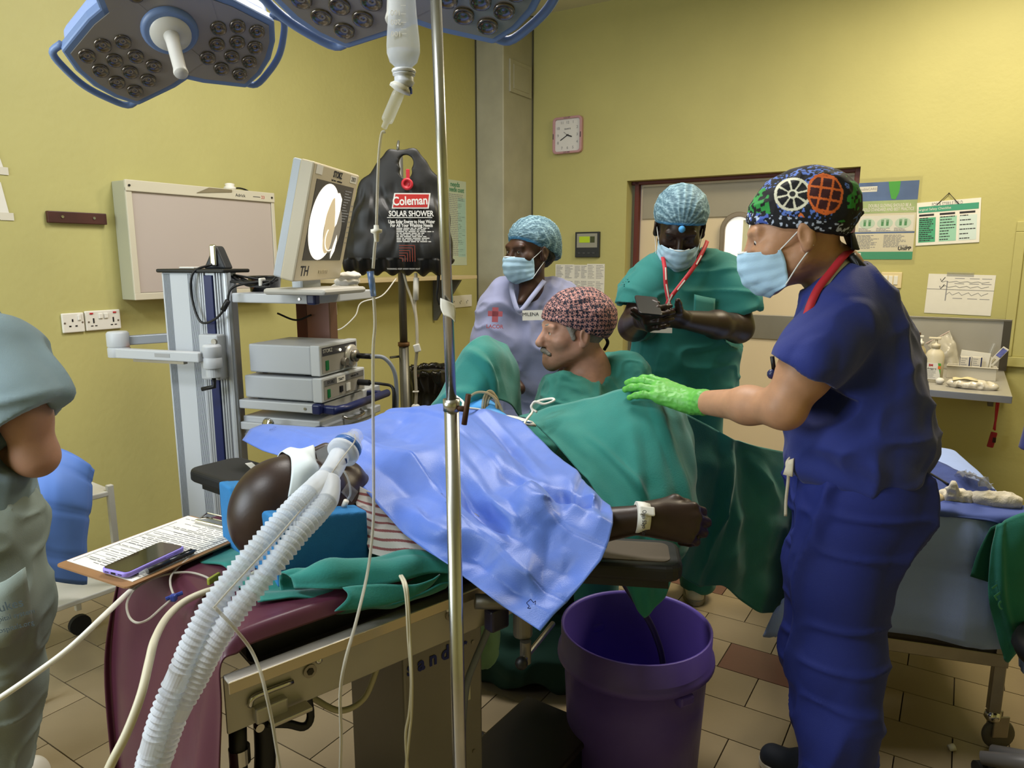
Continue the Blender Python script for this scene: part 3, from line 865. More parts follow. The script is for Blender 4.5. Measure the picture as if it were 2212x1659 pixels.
# jointed arm: clamp, near arm, far pivot, back arm
arm_z = (P(455, 775, 2.68)).z
def kp(px, py, y): return KM.inverted() @ P(px, py, y)
a = kp(462, 768, 2.60); b = V((-.165, 0, 0))
ARMC = mat('arm_cast', '#b6b9bd', .45, var=.02)
am = MB(KM).box((.23, -.015, a.z - .01), (.085, .05, .17)).build('arm_clamp', ARMC, cart, bev=.006)
for dz in (.05, -.01): MB(KM).cyl((.262, -.04, a.z + dz), (.262, -.048, a.z + dz), .011).build('bolt', STEELD, am)
MB(KM).lathe([(.034, -.045), (.034, -.01), (.031, -.005), (.034, 0), (.034, .035), (.028, .042)], 24, Matrix.Translation((a.x, -.06, a.z))).build('elbow_joint', ARMC, cart, smooth=True, bev=.002)
MB(KM).lathe([(.026, -.08), (.026, -.045)], 20, Matrix.Translation((a.x, -.06, a.z))).build('joint_foot', ARMC, cart, bev=.002)
lv = MB(KM).tube([(a.x, -.06, a.z - .08), (a.x, -.06, a.z - .115), (a.x - .045, -.075, a.z - .125)], .008, 8).build('clamp_lever', BLACK, cart, smooth=True)
MB(KM).box(((a.x + b.x) / 2, -.09, a.z - .002), (abs(a.x - b.x) - .04, .036, .036), rot('Z', 0)).build('near_arm', ARMC, cart, bev=.004)
MB(KM).box(((a.x + b.x) / 2 - .0, -.09, a.z - .026), (abs(a.x - b.x) * .55, .02, .010)).build('arm_rail', STEELD, cart)
MB(KM).box(((a.x + b.x) / 2 + .03, -.1085, a.z), (.07, .001, .014)).build('label_plate', mat('label_grey', '#9a9a9a', .6), cart)
MB(KM).lathe([(.040, -.03), (.040, .005), (.036, .008), (.040, .011), (.040, .06), (.034, .068)], 24, Matrix.Translation((b.x, -.07, a.z + .01))).build('far_joint', ARMC, cart, smooth=True, bev=.002)
c = kp(366, 730, 2.78)
f0, f1 = V((b.x, -.05, a.z + .04)), V((.02, .06, a.z + .05))
MB(KM).box(((0, 0, 0)), ((f1 - f0).length, .032, .036), frame((f0 + f1) / 2, f1 - f0)).build('back_arm', mat('arm_back', '#9599a0', .4, .3), cart, bev=.004)
# things standing on the cart -------------------------------------------------
dev = thing('light_source_unit', 'upper grey box on the cart with a lit lamp port on its front', 'light source', tuple(KM @ V((.5, .2, 1.12))))
def unit(root, x0, x1, y0, y1, z0, z1):
    MB(KM).box(((x0 + x1) / 2 - .02, (y0 + y1) / 2, (z0 + z1) / 2), (x1 - x0 - .04, y1 - y0, z1 - z0)).build('housing', mat('unit_case', '#b2b6bb', .4, var=.02), root, bev=.006)
    MB(KM).box((x1 - .02, (y0 + y1) / 2, (z0 + z1) / 2), (.04, y1 - y0 + .006, z1 - z0 + .006)).build('front_frame', mat('unit_front', '#c0c3c6', .4), root, bev=.004)
    fo = MB(KM).box((x1 + .0005, (y0 + y1) / 2, (z0 + z1) / 2), (.003, y1 - y0 - .02, z1 - z0 - .012)).build('front_plate', mat('unit_plate', '#9a958c', .45), root)
    for x in (x0 + .04, x1 - .08):
        for y in (y0 + .04, y1 - .04): MB(KM).cyl((x, y, z0 - .008), (x, y, z0), .012, n=12).build('foot', BLACKR, root)
    return Matrix(((KY.x, 0, KX.x, (KM @ V((x1 + .002, (y0 + y1) / 2, 0))).x), (KY.y, 0, KX.y, (KM @ V((x1 + .002, (y0 + y1) / 2, 0))).y), (0, 1, 0, (z0 + z1) / 2), (0, 0, 0, 1)))
x0, x1, y0, y1, z0, z1 = .345, .655, .04, .30, 1.128, 1.235
FM = unit(dev, x0, x1, y0, y1, z0, z1)
MB(FM).box((0, .032, .001), (.235, .03, .002)).build('name_strip', mat('strip_dark', '#3b3a3e', .4), dev)
text('STORZ', .020, FM @ Matrix.Translation((-.085, .034, .0025)), WHITE, dev)
text('xenon 300', .012, FM @ Matrix.Translation((.06, .034, .0025)), WHITE, dev)
MB(FM).box((-.09, -.02, .002), (.018, .036, .004)).build('power_switch', mat('switch_green', '#0d5c2c', .4, emit=.15), dev, bev=.001)
MB(FM).cyl((.02, -.02, 0), (.02, -.02, .02), .016).build('dial', STEELD, dev, bev=.002)
MB(FM).lathe([(.044, 0), (.044, .010), (.036, .014)], 28, Matrix.Translation((.075, -.004, 0))).build('lamp_port', mat('lamp_port', '#cfcabf', .35, .5), dev, smooth=True)
MB(FM).lathe([(.035, .012), (.0, .0125)], 28, Matrix.Translation((.075, -.004, 0.001)), cap=False).build('lamp_glow', mat('lamp_glow', '#ffe9b0', .4, emit=5.0), dev)
MB(FM).lathe([(.024, .012), (.024, .03), (.018, .034)], 24, Matrix.Translation((.075, -.004, 0))).build('cable_socket', STEELD, dev, smooth=True)
p0 = FM @ V((.075, -.004, .034)); p1 = FM @ V((.075, -.004, .09))
MB().tube([p0, p1], .011, 12).build('cable_plug', BLACK, dev, smooth=True)
cord('light_cable', [p1, FM @ V((.09, -.01, .14)), FM @ V((.11, -.06, .17)), FM @ V((.12, -.14, .175)), FM @ V((.12, -.24, .17)), FM @ V((.11, -.36, .16))], .008, mat('cable_grey', '#7d8188', .5), dev)
MB(FM).ball((.0, .028, .002), .005).build('indicator', mat('indicator_lit', '#fff3c8', .4, emit=8), dev)
dev2 = thing('camera_control_unit', 'lower grey box on the cart under the lit light source', 'camera unit', tuple(KM @ V((.5, .2, 1.022))))
FM2 = unit(dev2, .325, .665, .03, .335, 1.031, 1.116)
MB(FM2).box((0, .026, .001), (.28, .022, .002)).build('name_strip', mat('strip_grey', '#6b6a6a', .4), dev2)
text('STORZ', .016, FM2 @ Matrix.Translation((-.1, .026, .0025)), INK, dev2)
text('TSN77', .014, FM2 @ Matrix.Translation((-.03, .026, .003)), INK, dev2)
MB(FM2).box((-.03, .026, .002), (.06, .022, .001)).build('sticker', WHITEP, dev2)
text('telecam DX', .012, FM2 @ Matrix.Translation((.07, .026, .0025)), INK, dev2)
MB(FM2).box((-.115, -.015, .002), (.016, .032, .004)).build('power_switch', mat('switch_green', '#0d5c2c'), dev2, bev=.001)
MB(FM2).box((-.03, -.012, .002), (.02, .024, .006)).build('connector', BLACK, dev2, bev=.002)
MB(FM2).box((.02, -.012, .002), (.03, .03, .002)).build('sticker', WHITEP, dev2)
MB(FM2).cyl((.1, -.008, 0), (.1, -.008, .05), .012).build('camera_plug', BLACK, dev2)
c0 = FM2 @ V((.1, -.008, .05))
cord('camera_cable', [c0, FM2 @ V((.11, -.012, .10)), FM2 @ V((.10, -.02, .15)), FM2 @ V((.09, -.07, .16)), FM2 @ V((.09, -.15, .155))], .006, BLACK, dev2)
# monitor
mc = P(708, 487, 2.60)
Mn = rot('Z', -7)
MO = Matrix.Translation(mc) @ Matrix(((KY.x, 0, KX.x, 0), (KY.y, 0, KX.y, 0), (0, 1, 0, 0), (0, 0, 0, 1))) @ rot('Y', 9) @ rot('X', 14)
mon = thing('flat_monitor', 'beige flat monitor on the top cart shelf showing a bright endoscopic picture', 'monitor', tuple(V((mc.x, mc.y, 1.425))))
BEZ = mat('monitor_beige', '#c2b79f', .4)
mw, mh = .40, .40
MB(MO).box((0, 0, -.022), (mw, mh, .05)).build('front_case', BEZ, mon, bev=.006)
MB(MO).box((0, 0, -.058), (mw - .006, mh - .004, .034)).build('back_case', mat('monitor_grey', '#b5bcc4', .4), mon, bev=.006)
scr = MB(MO).box((0, .012, .0035), (.325, .275, .002)).build('screen', mat('screen_dark', '#3a3937', .25, emit=.25), mon)
def eblob(cx, cy, rx, ry, a0=0, a1=2 * PI, n=48, rn=0, inner=None):
    pts = [(cx + rx * math.cos(a) * (1 + rn * math.sin(5 * a)), cy + ry * math.sin(a)) for a in np.linspace(a0, a1, n, endpoint=inner is not None)]
    return pts
GLOW = mat('screen_white', '#fff8ea', .4, emit=.8)
MB(MO).prism(eblob(-.045, .01, .118, .134), .0046, .005).build('picture', GLOW, scr)
MB(MO).prism(eblob(.035, -.01, .075, .088), .0051, .0055).build('picture', mat('screen_grey', '#8f897f', .4, emit=.22), scr)
MB(MO).prism(eblob(.006, .0, .045, .1, rn=.06), .0056, .006).build('picture', mat('screen_amber', '#cdbb98', .4, emit=.45), scr)
MB(MO).prism([(.0, .115), (.04, .12), (.068, .10), (.07, .06), (.06, .01), (.048, -.002), (.03, .05), (.01, .09)], .0062, .0066).build('picture', GLOW, scr)
MB(MO).prism([(.06, -.12), (.085, -.09), (.09, -.05), (.082, -.03), (.068, -.06), (.055, -.1)], .0062, .0066).build('picture', GLOW, scr)
arc = [(.03 + .045 * math.cos(a), -.045 + .045 * math.sin(a), .0066) for a in np.linspace(2.4, 5.2, 16)]
MB(MO).tube(arc, .002, 4).build('picture', GLOW, scr)
lines(MO, .085, .155, .13, .02, 12, .003, 4, .6, .0062).build('picture', mat('screen_text', '#8a8a8a', .5, emit=.3), scr, kind='stuff')
text('STORZ', .03, MO @ Matrix.Translation((.0, .178, .0035)), INK, mon, bold=.001, sx=.8)
text('karl storz - endoskope', .010, MO @ Matrix.Translation((.0, .158, .0035)), INK, mon)
MB(MO).box((.145, .178, .0035), (.06, .026, .001)).build('sticker', WHITEP, mon); text('2003', .022, MO @ Matrix.Translation((.145, .178, .0042)), INK, mon)
MB(MO).box((-.155, .18, .0035), (.05, .03, .001)).build('sticker', WHITEP, mon)
text('TH', .05, MO @ Matrix.Translation((-.13, -.165, .0035)), INK, mon, bold=.0005)
for i in range(6): MB(MO).box((-.01 + i * .014, -.168, .0045), (.008, .012, .004)).build('button', BEZ, mon, bev=.001)
lines(MO, .172, .19, .08, -.06, 8, .004, 9, .2, .004).build('marking', INKL, mon, kind='stuff')
st = KM.inverted() @ mc
MB(KM).box((st.x - .10, st.y, (1.43 + mc.z) / 2 - .06), (.05, .12, mc.z - 1.43 - .08)).build('stand_neck', mat('monitor_grey', '#b5bcc4'), mon, bev=.01)
MB(KM).box((st.x - .04, st.y - .03, 1.438), (.25, .28, .022)).build('stand_base', mat('stand_grey', '#b4b1aa', .45), mon, bev=.01)
# cloth, bowl, camera head, cables on the cart
tw = SDF(P(745, 615, 2.75) - V((.12, .12, .06)), P(745, 615, 2.75) + V((.12, .12, .08)), .004)
p = KM @ V((.60, .33, 1.44))
for k in range(3): tw.ell(p + V((-.005 + .01 * k, 0, .0 + .022 * k)), (.055 - .004 * k, .06, .016), .006)
tw = SDF(p - V((.1, .1, .04)), p + V((.1, .1, .1)), .004)
for k in range(3): tw.ell(p + V((-.005 + .01 * k, 0, .0 + .022 * k)), (.055 - .004 * k, .06, .016), .006)
tg = tag(tw.build('folded_cloth', mat('cloth_white', '#d8d4cc', .9), disp=lambda v, n: .004 * vnoise(v, 60, 3)), 'crumpled white cloth on the top cart shelf beside the monitor', 'cloth')
p = KM @ V((.33, .18, 1.425))
t = thing('black_bowl', 'round black kidney dish behind the cable coil on the cart', 'bowl', tuple(p))
MB().lathe([(.055, 0), (.062, .055), (.065, .058), (.062, .06), (.057, .055), (.05, .006), (0, .006)], 24, Matrix.Translation(p)).build('bowl', mat('glossy_black', '#17181b', .2), t, smooth=True)
p = KM @ V((.20, .08, ZT + .013))
t = thing('endoscope_camera', 'small silver and black camera head standing on top of the cart column', 'camera', tuple(p))
cm = Matrix.Translation(p) @ rot('Z', -15)
MB(cm).prism([(-.05, 0), (.05, 0), (.02, .07), (.012, .085), (-.012, .085), (-.02, .05)], -.025, .025, rot('X', 90)).build('wedge_body', mat('dark_case', '#26282b'), t, bev=.008, seg=3)
MB(cm).box((.004, -.03, .05), (.026, .012, .08)).build('silver_plate', CHROME, t, bev=.005)
# coil of black cable
q0 = P(470, 590, 2.62)
pts = []
cc = KM @ V((.37, .06, 1.445)); rn = random.Random(5)
pts = [KM @ V((.215, .03, ZT + .03)), KM @ V((.17, -.02, ZT + .0)), KM @ V((.155, -.02, ZT - .09)), KM @ V((.19, -.025, ZT - .18)), KM @ V((.26, -.03, ZT - .17)), KM @ V((.315, -.03, ZT - .12)), KM @ V((.34, -.01, ZT - .05))]
for i in range(9):
    s = -1 if i % 2 else 1
    pts.append(cc + KX * (.085 * s + rn.uniform(-.012, .012)) + KY * rn.uniform(-.03, .03) + V((0, 0, .012 + rn.uniform(-.008, .02) + (.014 if s < 0 else 0))))
    pts.append(cc + KX * rn.uniform(-.02, .02) + KY * (.035 * s + rn.uniform(-.02, .02)) + V((0, 0, .012 + rn.uniform(-.006, .016))))
pts += [KM @ V((.46, .05, 1.47)), KM @ V((.48, .1, 1.53)), KM @ V((.455, .14, 1.56)), KM @ V((.43, .2, 1.50))]
t = thing('coiled_cable', 'coil of thin black cable tied with white tape on the cart shelf', 'cable', tuple(cc))
cord('cable', pts, .0045, BLACK, t)
MB().tube([KM @ V((.30, -.03, ZT - .135)), KM @ V((.325, -.03, ZT - .10))], .010, 10).build('ferrite', BLACK, t, smooth=True)
MB().box(cc + V((.04, -.02, .018)), (.012, .05, .035)).build('tie', WHITE, t, bev=.004)
tp = thing('tape_scrap', 'scrap of white tape on top of the cart column', 'tape', tuple(KM @ V((.09, .06, ZT + .014))))
MB(KM).box((.09, .05, ZT + .017), (.07, .03, .006)).build('strip', WHITEP, tp, bev=.002)
# power leads seen between column and shelves
t = thing('power_lead', 'thick black power leads behind the grey boxes on the cart', 'cable', tuple(KM @ V((.3, .2, 1.05))))
cord('lead', [KM @ V((.29, .1, 1.06)), KM @ V((.31, .12, 1.10)), KM @ V((.35, .12, 1.15))], .007, BLACK, t)
cord('lead', [KM @ V((.29, .1, 1.03)), KM @ V((.31, .11, 1.05)), KM @ V((.33, .12, 1.07))], .009, BLACK, t)
cord('lead', [KM @ V((.29, .30, 1.33)), KM @ V((.35, .34, 1.30)), KM @ V((.4, .38, 1.32))], .004, BLACK, t)

# ================================================================== black water bag on its steel stand
by = 3.30
SM = mat('stand_steel', '#6d6c66', .4, .7, var=.15)
t = thing('bag_stand', 'dull grey metal stand pole with a wider lower tube behind the cart', 'stand', tuple(P(872, 1000, by + .1).xy.to_3d()))
bx = P(872, 740, by + .1).x
MB().tube([(bx, by + .1, .05), (bx, by + .1, P(872, 742, by + .1).z)], .024, 16).build('lower_tube', SM, t, smooth=True)
MB().tube([(bx, by + .1, P(872, 742, by + .1).z), (bx, by + .1, P(872, 330, by + .1).z)], .019, 16).build('upper_tube', SM, t, smooth=True)
zc = P(872, 742, by + .1).z
MB().tube([(bx, by + .1, zc - .012), (bx, by + .1, zc + .006)], .028, 16).build('collar', mat('rusty', '#7a5a3c', .6, .5, var=.3), t, smooth=True)
zk = P(850, 776, by).z
MB().tube([(bx - .02, by + .1, zk), (bx - .06, by + .06, zk)], .006, 8).build('clamp_screw', SM, t)
ht = P(872, 330, by + .1).z
MB().tube(smoothpath([(bx, by + .1, ht), (bx, by + .09, ht + .03), (bx + .01, by + .04, ht + .04), (bx + .012, by + .0, ht + .012), (bx + .012, by + .01, ht - .02)], 5), .006, 8).build('hook', SM, t, smooth=True)
MB().cyl((bx, by + .1, 0), (bx, by + .1, .05), .16, .06, 24).build('base', SM, t, bev=.01)
bag = thing('water_bag', 'black hanging camp shower bag with a red valve, bulging lower body', 'bag', tuple(P(865, 590, by)))
tl = P(868, 320, by); 
def bp(px, py, dy=0): return P(px, py, by + dy)
S = SDF(bp(740, 640) - V((0, .17, .05)), bp(965, 305) + V((0.02, .17, .05)), .0045)
# hand-shaped yoke, shoulders and body as flattened capsules
fl = ((0, 1, 0), 3.2)
S.cap(bp(848, 338), bp(796, 402), .030, .030, .03, flat=fl); S.cap(bp(890, 336), bp(932, 396), .030, .030, .03, flat=fl)
S.cap(bp(848, 338), bp(890, 336), .030, .030, .02, flat=fl); S.cap(bp(866, 392), bp(866, 420), .11, .12, .03, flat=((0, 1, 0), 5))
S.cap(bp(796, 402), bp(782, 470), .030, .04, .03, flat=fl); S.cap(bp(932, 396), bp(940, 480), .03, .04, .03, flat=fl)
S.cap(bp(838, 365), bp(830, 400), .045, .05, .03, flat=fl); S.cap(bp(902, 362), bp(905, 400), .045, .05, .03, flat=fl)
S.cap(bp(800, 420), bp(930, 410), .055, .05, .04, flat=fl)
S.cap(bp(810, 470), bp(925, 470), .10, .10, .05, flat=((0, 1, 0), 1.9))
S.cap(bp(800, 540), bp(925, 540), .115, .12, .05, flat=((0, 1, 0), 1.6))
S.cap(bp(838, 400), bp(905, 400), .06, .06, .04, flat=fl)
S.cap(bp(775, 500), bp(768, 565), .04, .06, .03, flat=((0, 1, 0), 1.6))
S.plane(bp(868, 592), (0, 0, -1), .02)
S.cap(bp(877, 352) - V((0, .2, 0)), bp(877, 352) + V((0, .2, 0)), .034, .034, .006, 's')
S.cap(bp(877, 372) - V((0, .2, 0)), bp(877, 372) + V((0, .2, 0)), .028, .028, .006, 's')
cx = bp(868, 400).x
def bagd(v, n):
    z = v[:, 2]; x = v[:, 0] - cx
    s = np.clip((bp(868, 395).z - z) / .1, 0, 1) * np.clip((z - bp(868, 560).z) / .15, .2, 1)
    return -.006 * s * np.maximum(0, np.sin(x * 95 + 6 * vnoise(v, 5, 2))) + .004 * vnoise(v, 18, 1) + .010 * (z < bp(0, 560).z) * np.sin(x * 90)
BAGM = mat('bag_black', '#141311', .48, var=.1)
S.build('body', BAGM, bag, disp=bagd)
by0 = by - .075
def bM(px, py, dy): 
    p = P(px, py, by + dy); return Matrix(((1, 0, 0, p.x), (0, 0, -1, p.y), (0, 1, 0, p.z), (0, 0, 0, 1)))
valve = MB(bM(880, 398, -.055)); valve.lathe([(.0, .0), (.026, .0), (.026, .012), (.015, .014), (.013, .006), (.0, .006)], 24, cap=False)
valve.build('valve_cap', RED, bag, smooth=True)
MB(bM(881, 378, -.045)).box((0, 0, 0), (.016, .05, .006)).build('valve_tab', RED, bag, bev=.002)
# printed panel that follows the bulge
PRW = mat('print_white', '#d9d6d0', .5)
lm = bM(887, 434, -.070) @ rot('Z', 2)
MB(lm).prism([(-.085, -.03), (.078, -.036), (.09, .03), (-.07, .036)], -.004, .002).build('logo_panel', PRW, bag)
MB(lm).prism([(-.079, -.025), (.073, -.030), (.083, .025), (-.065, .031)], .0, .003).build('logo_panel', mat('logo_red', '#b3241f', .45), bag)
text('Coleman', .052, lm @ Matrix.Translation((-.002, -.001, .0035)), PRW, bag, bold=.0012, sx=.82)
text('SOLAR SHOWER', .034, bM(888, 462, -.078) @ rot('Z', 0), PRW, bag, bold=.0008, sx=.78)
MB(bM(885, 470, -.077)).box((0, 0, 0), (.2, .003, .001)).build('rule', PRW, bag)
text('Uses Solar Energy to Heat Water', .021, bM(889, 479, -.080), PRW, bag, bold=.0006, sx=.72)
text('For All Your Washing Needs', .021, bM(889, 487, -.080), PRW, bag, bold=.0006, sx=.76)
lines(bM(898, 508, -.083), -.085, .09, .028, -.03, 9, .0038, 12, .35, .001).build('print', PRW, bag, kind='stuff')
OR = mat('print_rust', '#7a3324', .5)
for i in range(6):
    k = bM(872, 548, -.090); s = i * .011
    MB(k).box((.0 - s / 2 + .015, .036 - s, 0), (.07 - s, .0035, .001)).build('print', OR, bag)
    MB(k).box((.05 - s, (.036 - s - .035) / 2, 0), (.0035, .036 - s + .035, .001)).build('print', OR, bag)
text('WARNING: KEEP AWAY FROM HEAT', .009, bM(872, 581, -.088), PRW, bag)
# outlet hose of the bag
HO = mat('hose_milky', '#cfc7b4', .35, trans=.3, ior=1.2)
hp = [bp(898, 590, -.02), bp(899, 620, -.03), bp(896, 660, -.04), bp(900, 700, -.05), bp(901, 750, -.06), bp(897, 800, -.06), bp(899, 850, -.06), bp(897, 885, -.06)]
ht_ = thing('irrigation_hose', 'milky irrigation hose with clamps hanging from the black bag', 'hose', tuple(hp[0]))
cord('hose', hp, .0075, HO, ht_)
MB().tube([bp(899, 600, -.03), bp(898, 648, -.04)], .013, 12).build('drip_sleeve', WHITE, ht_, smooth=True)
MB(bM(901, 752, -.07)).box((0, 0, 0), (.03, .036, .02), rot('Z', 15)).build('roller_clamp', WHITE, ht_, bev=.004)
MB(bM(898, 846, -.06)).box((0, 0, 0), (.028, .006, .02)).build('flange', WHITE, ht_, bev=.002)
MB(bM(898, 880, -.06)).ball((0, 0, 0), (.022, .018, .014)).build('end_clamp', WHITE, ht_, smooth=True)
cord('side_line', [bp(872, 590, .0), bp(880, 620, -.02), bp(890, 650, -.04), bp(897, 680, -.045)], .006, HO, ht_)
cord('strap', [bp(948, 590), bp(946, 620), bp(944, 640), bp(950, 658)], .008, BLACK, bag)
# waste bin
bn = PZ(935, 1010, .0); bc = P(932, 795, 3.62)
t = thing('waste_bin', 'waste bin lined with a crumpled black plastic bag behind the drapes', 'bin', (bc.x, bc.y, 0))
MB().lathe([(.09, 0), (.12, bc.z - .02)], 24, Matrix.Translation((bc.x, bc.y, 0))).build('bucket', mat('bin_grey', '#3b3b3c', .5), t, smooth=True)
LB = mat('bin_liner', '#17140f', .22, var=.3, vscale=10)
S = SDF((bc.x - .24, bc.y - .24, bc.z - .36), (bc.x + .24, bc.y + .24, bc.z + .05), .007)
S.cap((bc.x, bc.y, bc.z - .32), (bc.x, bc.y, bc.z - .02), .13, .14, .02).plane((bc.x, bc.y, bc.z), (0, 0, 1), .01).cap((bc.x, bc.y, bc.z - .12), (bc.x, bc.y, bc.z + .1), .11, .115, .01, 's')
S.build('liner', LB, t, disp=lambda v, n: .012 * (1 - np.abs(vnoise(v * np.array([1, 1, .45]), 22, 4)) * 2.2))

# ================================================================== surgical lights
HOUS = mat('lamp_housing', '#8b9fd0', .35, var=.02)
RIM = mat('lamp_rim', '#6a80aa', .4)
FACE = mat('lamp_face', '#8d8781', .3, .35, var=.04)
LENS = mat('lamp_lens', '#6e665f', .12, .7, var=.5, vscale=70)
def surg_light(label, c, ndir, spin, r, near_lobes=(0, 1, 2)):
    """three flat lobes round a hub; ndir = direction the lamp face looks"""
    n = V(ndir).normalized()
    x = V((math.cos(spin), math.sin(spin), 0)); x = (x - n * x.dot(n)).normalized(); y = n.cross(x)
    M = Matrix(((x.x, y.x, n.x, c[0]), (x.y, y.y, n.y, c[1]), (x.z, y.z, n.z, c[2]), (0, 0, 0, 1)))
    t = thing('surgical_light', label, 'surgical light', tuple(c))
    body = MB(M); rim = MB(M); face = MB(M)
    first = True
    for k in range(3):
        K = rot('Z', k * 120)
        wi, wo = .168 * r / .32, .138 * r / .32
        out = [(0, -wi), (r * .45, -wi * .97), (r * .88, -wo), (r * .97, -wo * .5), (r, 0), (r * .97, wo * .5), (r * .88, wo), (r * .45, wi * .97), (0, wi)]
        ins = [(0, -wi * .86), (r * .45, -wi * .84), (r * .84, -wo * .86), (r * .91, -wo * .45), (r * .93, 0), (r * .91, wo * .45), (r * .84, wo * .86), (r * .45, wi * .84), (0, wi * .86)]
        hb = MB(M).prism([(p[0] * .97, p[1] * .97) for p in out], -.085, -.02, K)
        hb.build('lobe_housing', HOUS, t, bev=.02, seg=3)
        MB(M).prism(out, -.03, .004, K).build('lobe_rim', RIM, t, bev=.006)
        MB(M).prism(ins, -.002, .0065 + .0005 * k, K).build('lobe_face', FACE, t)
        # handle bar
        hp = smoothpath([(r * .86, -wo * 1.0, -.02), (r * 1.0, -wo * .96, -.02), (r * 1.07, -wo * .5, -.02), (r * 1.10, 0, -.02), (r * 1.07, wo * .5, -.02), (r * 1.0, wo * .96, -.02), (r * .86, wo * 1.0, -.02)], 4)
        MB(M).tube(hp, .011 * r / .32, 10, M=K).build('grab_bar', RIM, t, smooth=True)
        # lenses
        for i, rr in enumerate((.44, .62, .80)):
            nn = (3, 4, 4)[i]
            for j in range(nn):
                a = (j - (nn - 1) / 2) * (.42, .29, .23)[i]
                pos = V((rr * r * math.cos(a), rr * r * math.sin(a), .0075))
                if first:
                    lens_me = MB().lathe([(.024 * r / .32, 0), (.024 * r / .32, .004), (.0205 * r / .32, .005), (.018 * r / .32, .0015), (.006 * r / .32, -.0005), (0, .002)], 20, cap=False).mesh('lens')
                    lens_me.materials.append(LENS); lens_me.polygons.foreach_set('use_smooth', np.ones(len(lens_me.polygons), bool)); first = False
                o = bpy.data.objects.new('lens', lens_me); C.objects.link(o); o.parent = t
                o.matrix_basis = Matrix.Translation(-V(c)) @ M @ K @ Matrix.Translation(pos)
    s = r / .32
    MB(M).lathe([(.082 * s, -.09), (.082 * s, .012), (.074 * s, .02), (.06 * s, .02)], 32).build('hub', RIM, t, smooth=True, bev=.003)
    MB(M).lathe([(.062 * s, .0), (.058 * s, .026), (.02 * s, .03)], 32).build('hub_cap', mat('lamp_white', '#c9c6c0', .4), t, smooth=True)
    MB(M).lathe([(.024 * s, .02), (.02 * s, .05), (.0185 * s, .15), (.021 * s, .165), (.019 * s, .17)], 20).build('sterile_handle', mat('lamp_white', '#c9c6c0', .4), t, smooth=True)
    top = M @ V((0, 0, -.09)); up = V((top.x + .05, top.y + .1, CEIL))
    MB().tube([top, top + V((0, 0, .25)), up - V((0, 0, .25)), up], .03, 12).build('suspension_arm', WHITE, t, smooth=True)
    MB().cyl(up - V((0, 0, .06)), up, .14, .1, 24).build('ceiling_mount', WHITE, t)
    return t
surg_light('left three lobed surgical lamp with blue rim, above the grey cart', P(366, 62, 2.0), (.36, -.52, -.8), math.radians(46), .275)
surg_light('large three lobed surgical lamp cut by the top of the picture', P(862, -100, 1.62), (.0, -.42, -.9), math.radians(30), .33)

# ================================================================== IV pole with infusion bag
PX = P(978, 1250, 1.18)
pole = thing('iv_pole', 'shiny steel drip stand pole in front of the blue drape', 'pole', (P(992, 1659, 1.18).x, 1.18, 0))
pl0, pl1, pl2 = P(998, 1900, 1.19), P(975, 862, 1.18), P(937, -120, 1.17)
pl0 = pl1 + (pl0 - pl1) * 1.02
CHP = mat('pole_steel', '#c2c2c2', .27, 1.0, var=.06, vscale=30)
base = pl1 + (pl0 - pl1) * ((pl1.z - .04) / (pl1.z - pl0.z))
MB().tube([base, pl1], .0128, 20).build('lower_tube', CHP, pole, smooth=True)
MB().tube([pl1, pl1 + (pl1 - base).normalized() * -.02], .0145, 20).build('collar', CHP, pole, smooth=True)
MB().tube([pl1, pl2], .0088, 18).build('upper_tube', CHP, pole, smooth=True)
RUST = mat('rusty_screw', '#4a3226', .6, .5, var=.3)
sp = pl1 + (base - pl1).normalized() * .015
MB().tube([sp, sp + V((.024, -.012, .0))], .005, 10).build('clamp_screw', RUST, pole, smooth=True)
q = sp + V((.026, -.014, 0)); MB().tube([q + V((.004, 0, .026)), q - V((.004, 0, .026))], .0048, 10).build('clamp_grip', RUST, pole, smooth=True)
tq = pl1 + (pl2 - pl1) * ((862 - 645) / (862 + 120))
sheet('tape_wrap', [[tq + V((-.011, -.010, .016)), tq + V((0, -.0125, .012)), tq + V((.011, -.008, .006))], [tq + V((-.011, -.011, .0)), tq + V((.002, -.013, -.003)), tq + V((.014, -.010, -.006))], [tq + V((-.006, -.012, -.012)), tq + V((.006, -.014, -.016)), tq + V((.013, -.012, -.024))]], WHITEP, pole, (4, 4), thick=.0012)
for k in range(5):
    a = k * 2 * PI / 5 + .5
    e = V((base.x + .26 * math.cos(a), base.y + .26 * math.sin(a), .075))
    MB().tube([V((base.x, base.y, .09)), e], [.014, .010], 8).build('leg', CHP, pole, smooth=True)
    MB().cyl(e + V((-.01, 0, -.045)), e + V((.01, 0, -.045)), .028, n=14).build('castor', BLACKR, pole)
hk = pl2
MB().tube(smoothpath([hk - V((0, 0, .01)), hk + V((-.03, .02, .02)), hk + V((-.055, .02, .01)), hk + V((-.062, .02, -.01))], 5), .004, 8).build('hook', CHP, pole, smooth=True)
BAGC = mat('infusion_plastic', '#e9eef8', .15, trans=.15, ior=1.12, alpha=.38)
LIQ = mat('saline', '#dbe4f4', .08, trans=.3, ior=1.15, alpha=.35)
yb = 1.20
bt = thing('infusion_bottle', 'soft clear infusion bottle hanging upside down from the drip stand', 'drip bottle', tuple(P(870, 150, yb)))
ax = P(871, 100, yb)
def zz(py): return P(871, py, yb).z
prof = [(.010, zz(150)), (.013, zz(146)), (.022, zz(135)), (.0265, zz(115)), (.0265, zz(95)), (.025, zz(70)), (.0225, zz(30)), (.021, zz(-10)), (.022, zz(-60)), (.016, zz(-85)), (.004, zz(-95))]
MB().lathe([(r, z) for r, z in prof], 28, Matrix.Translation((ax.x, ax.y, 0)) @ Matrix.Diagonal((1, .62, 1, 1))).build('bottle', BAGC, bt, smooth=True)
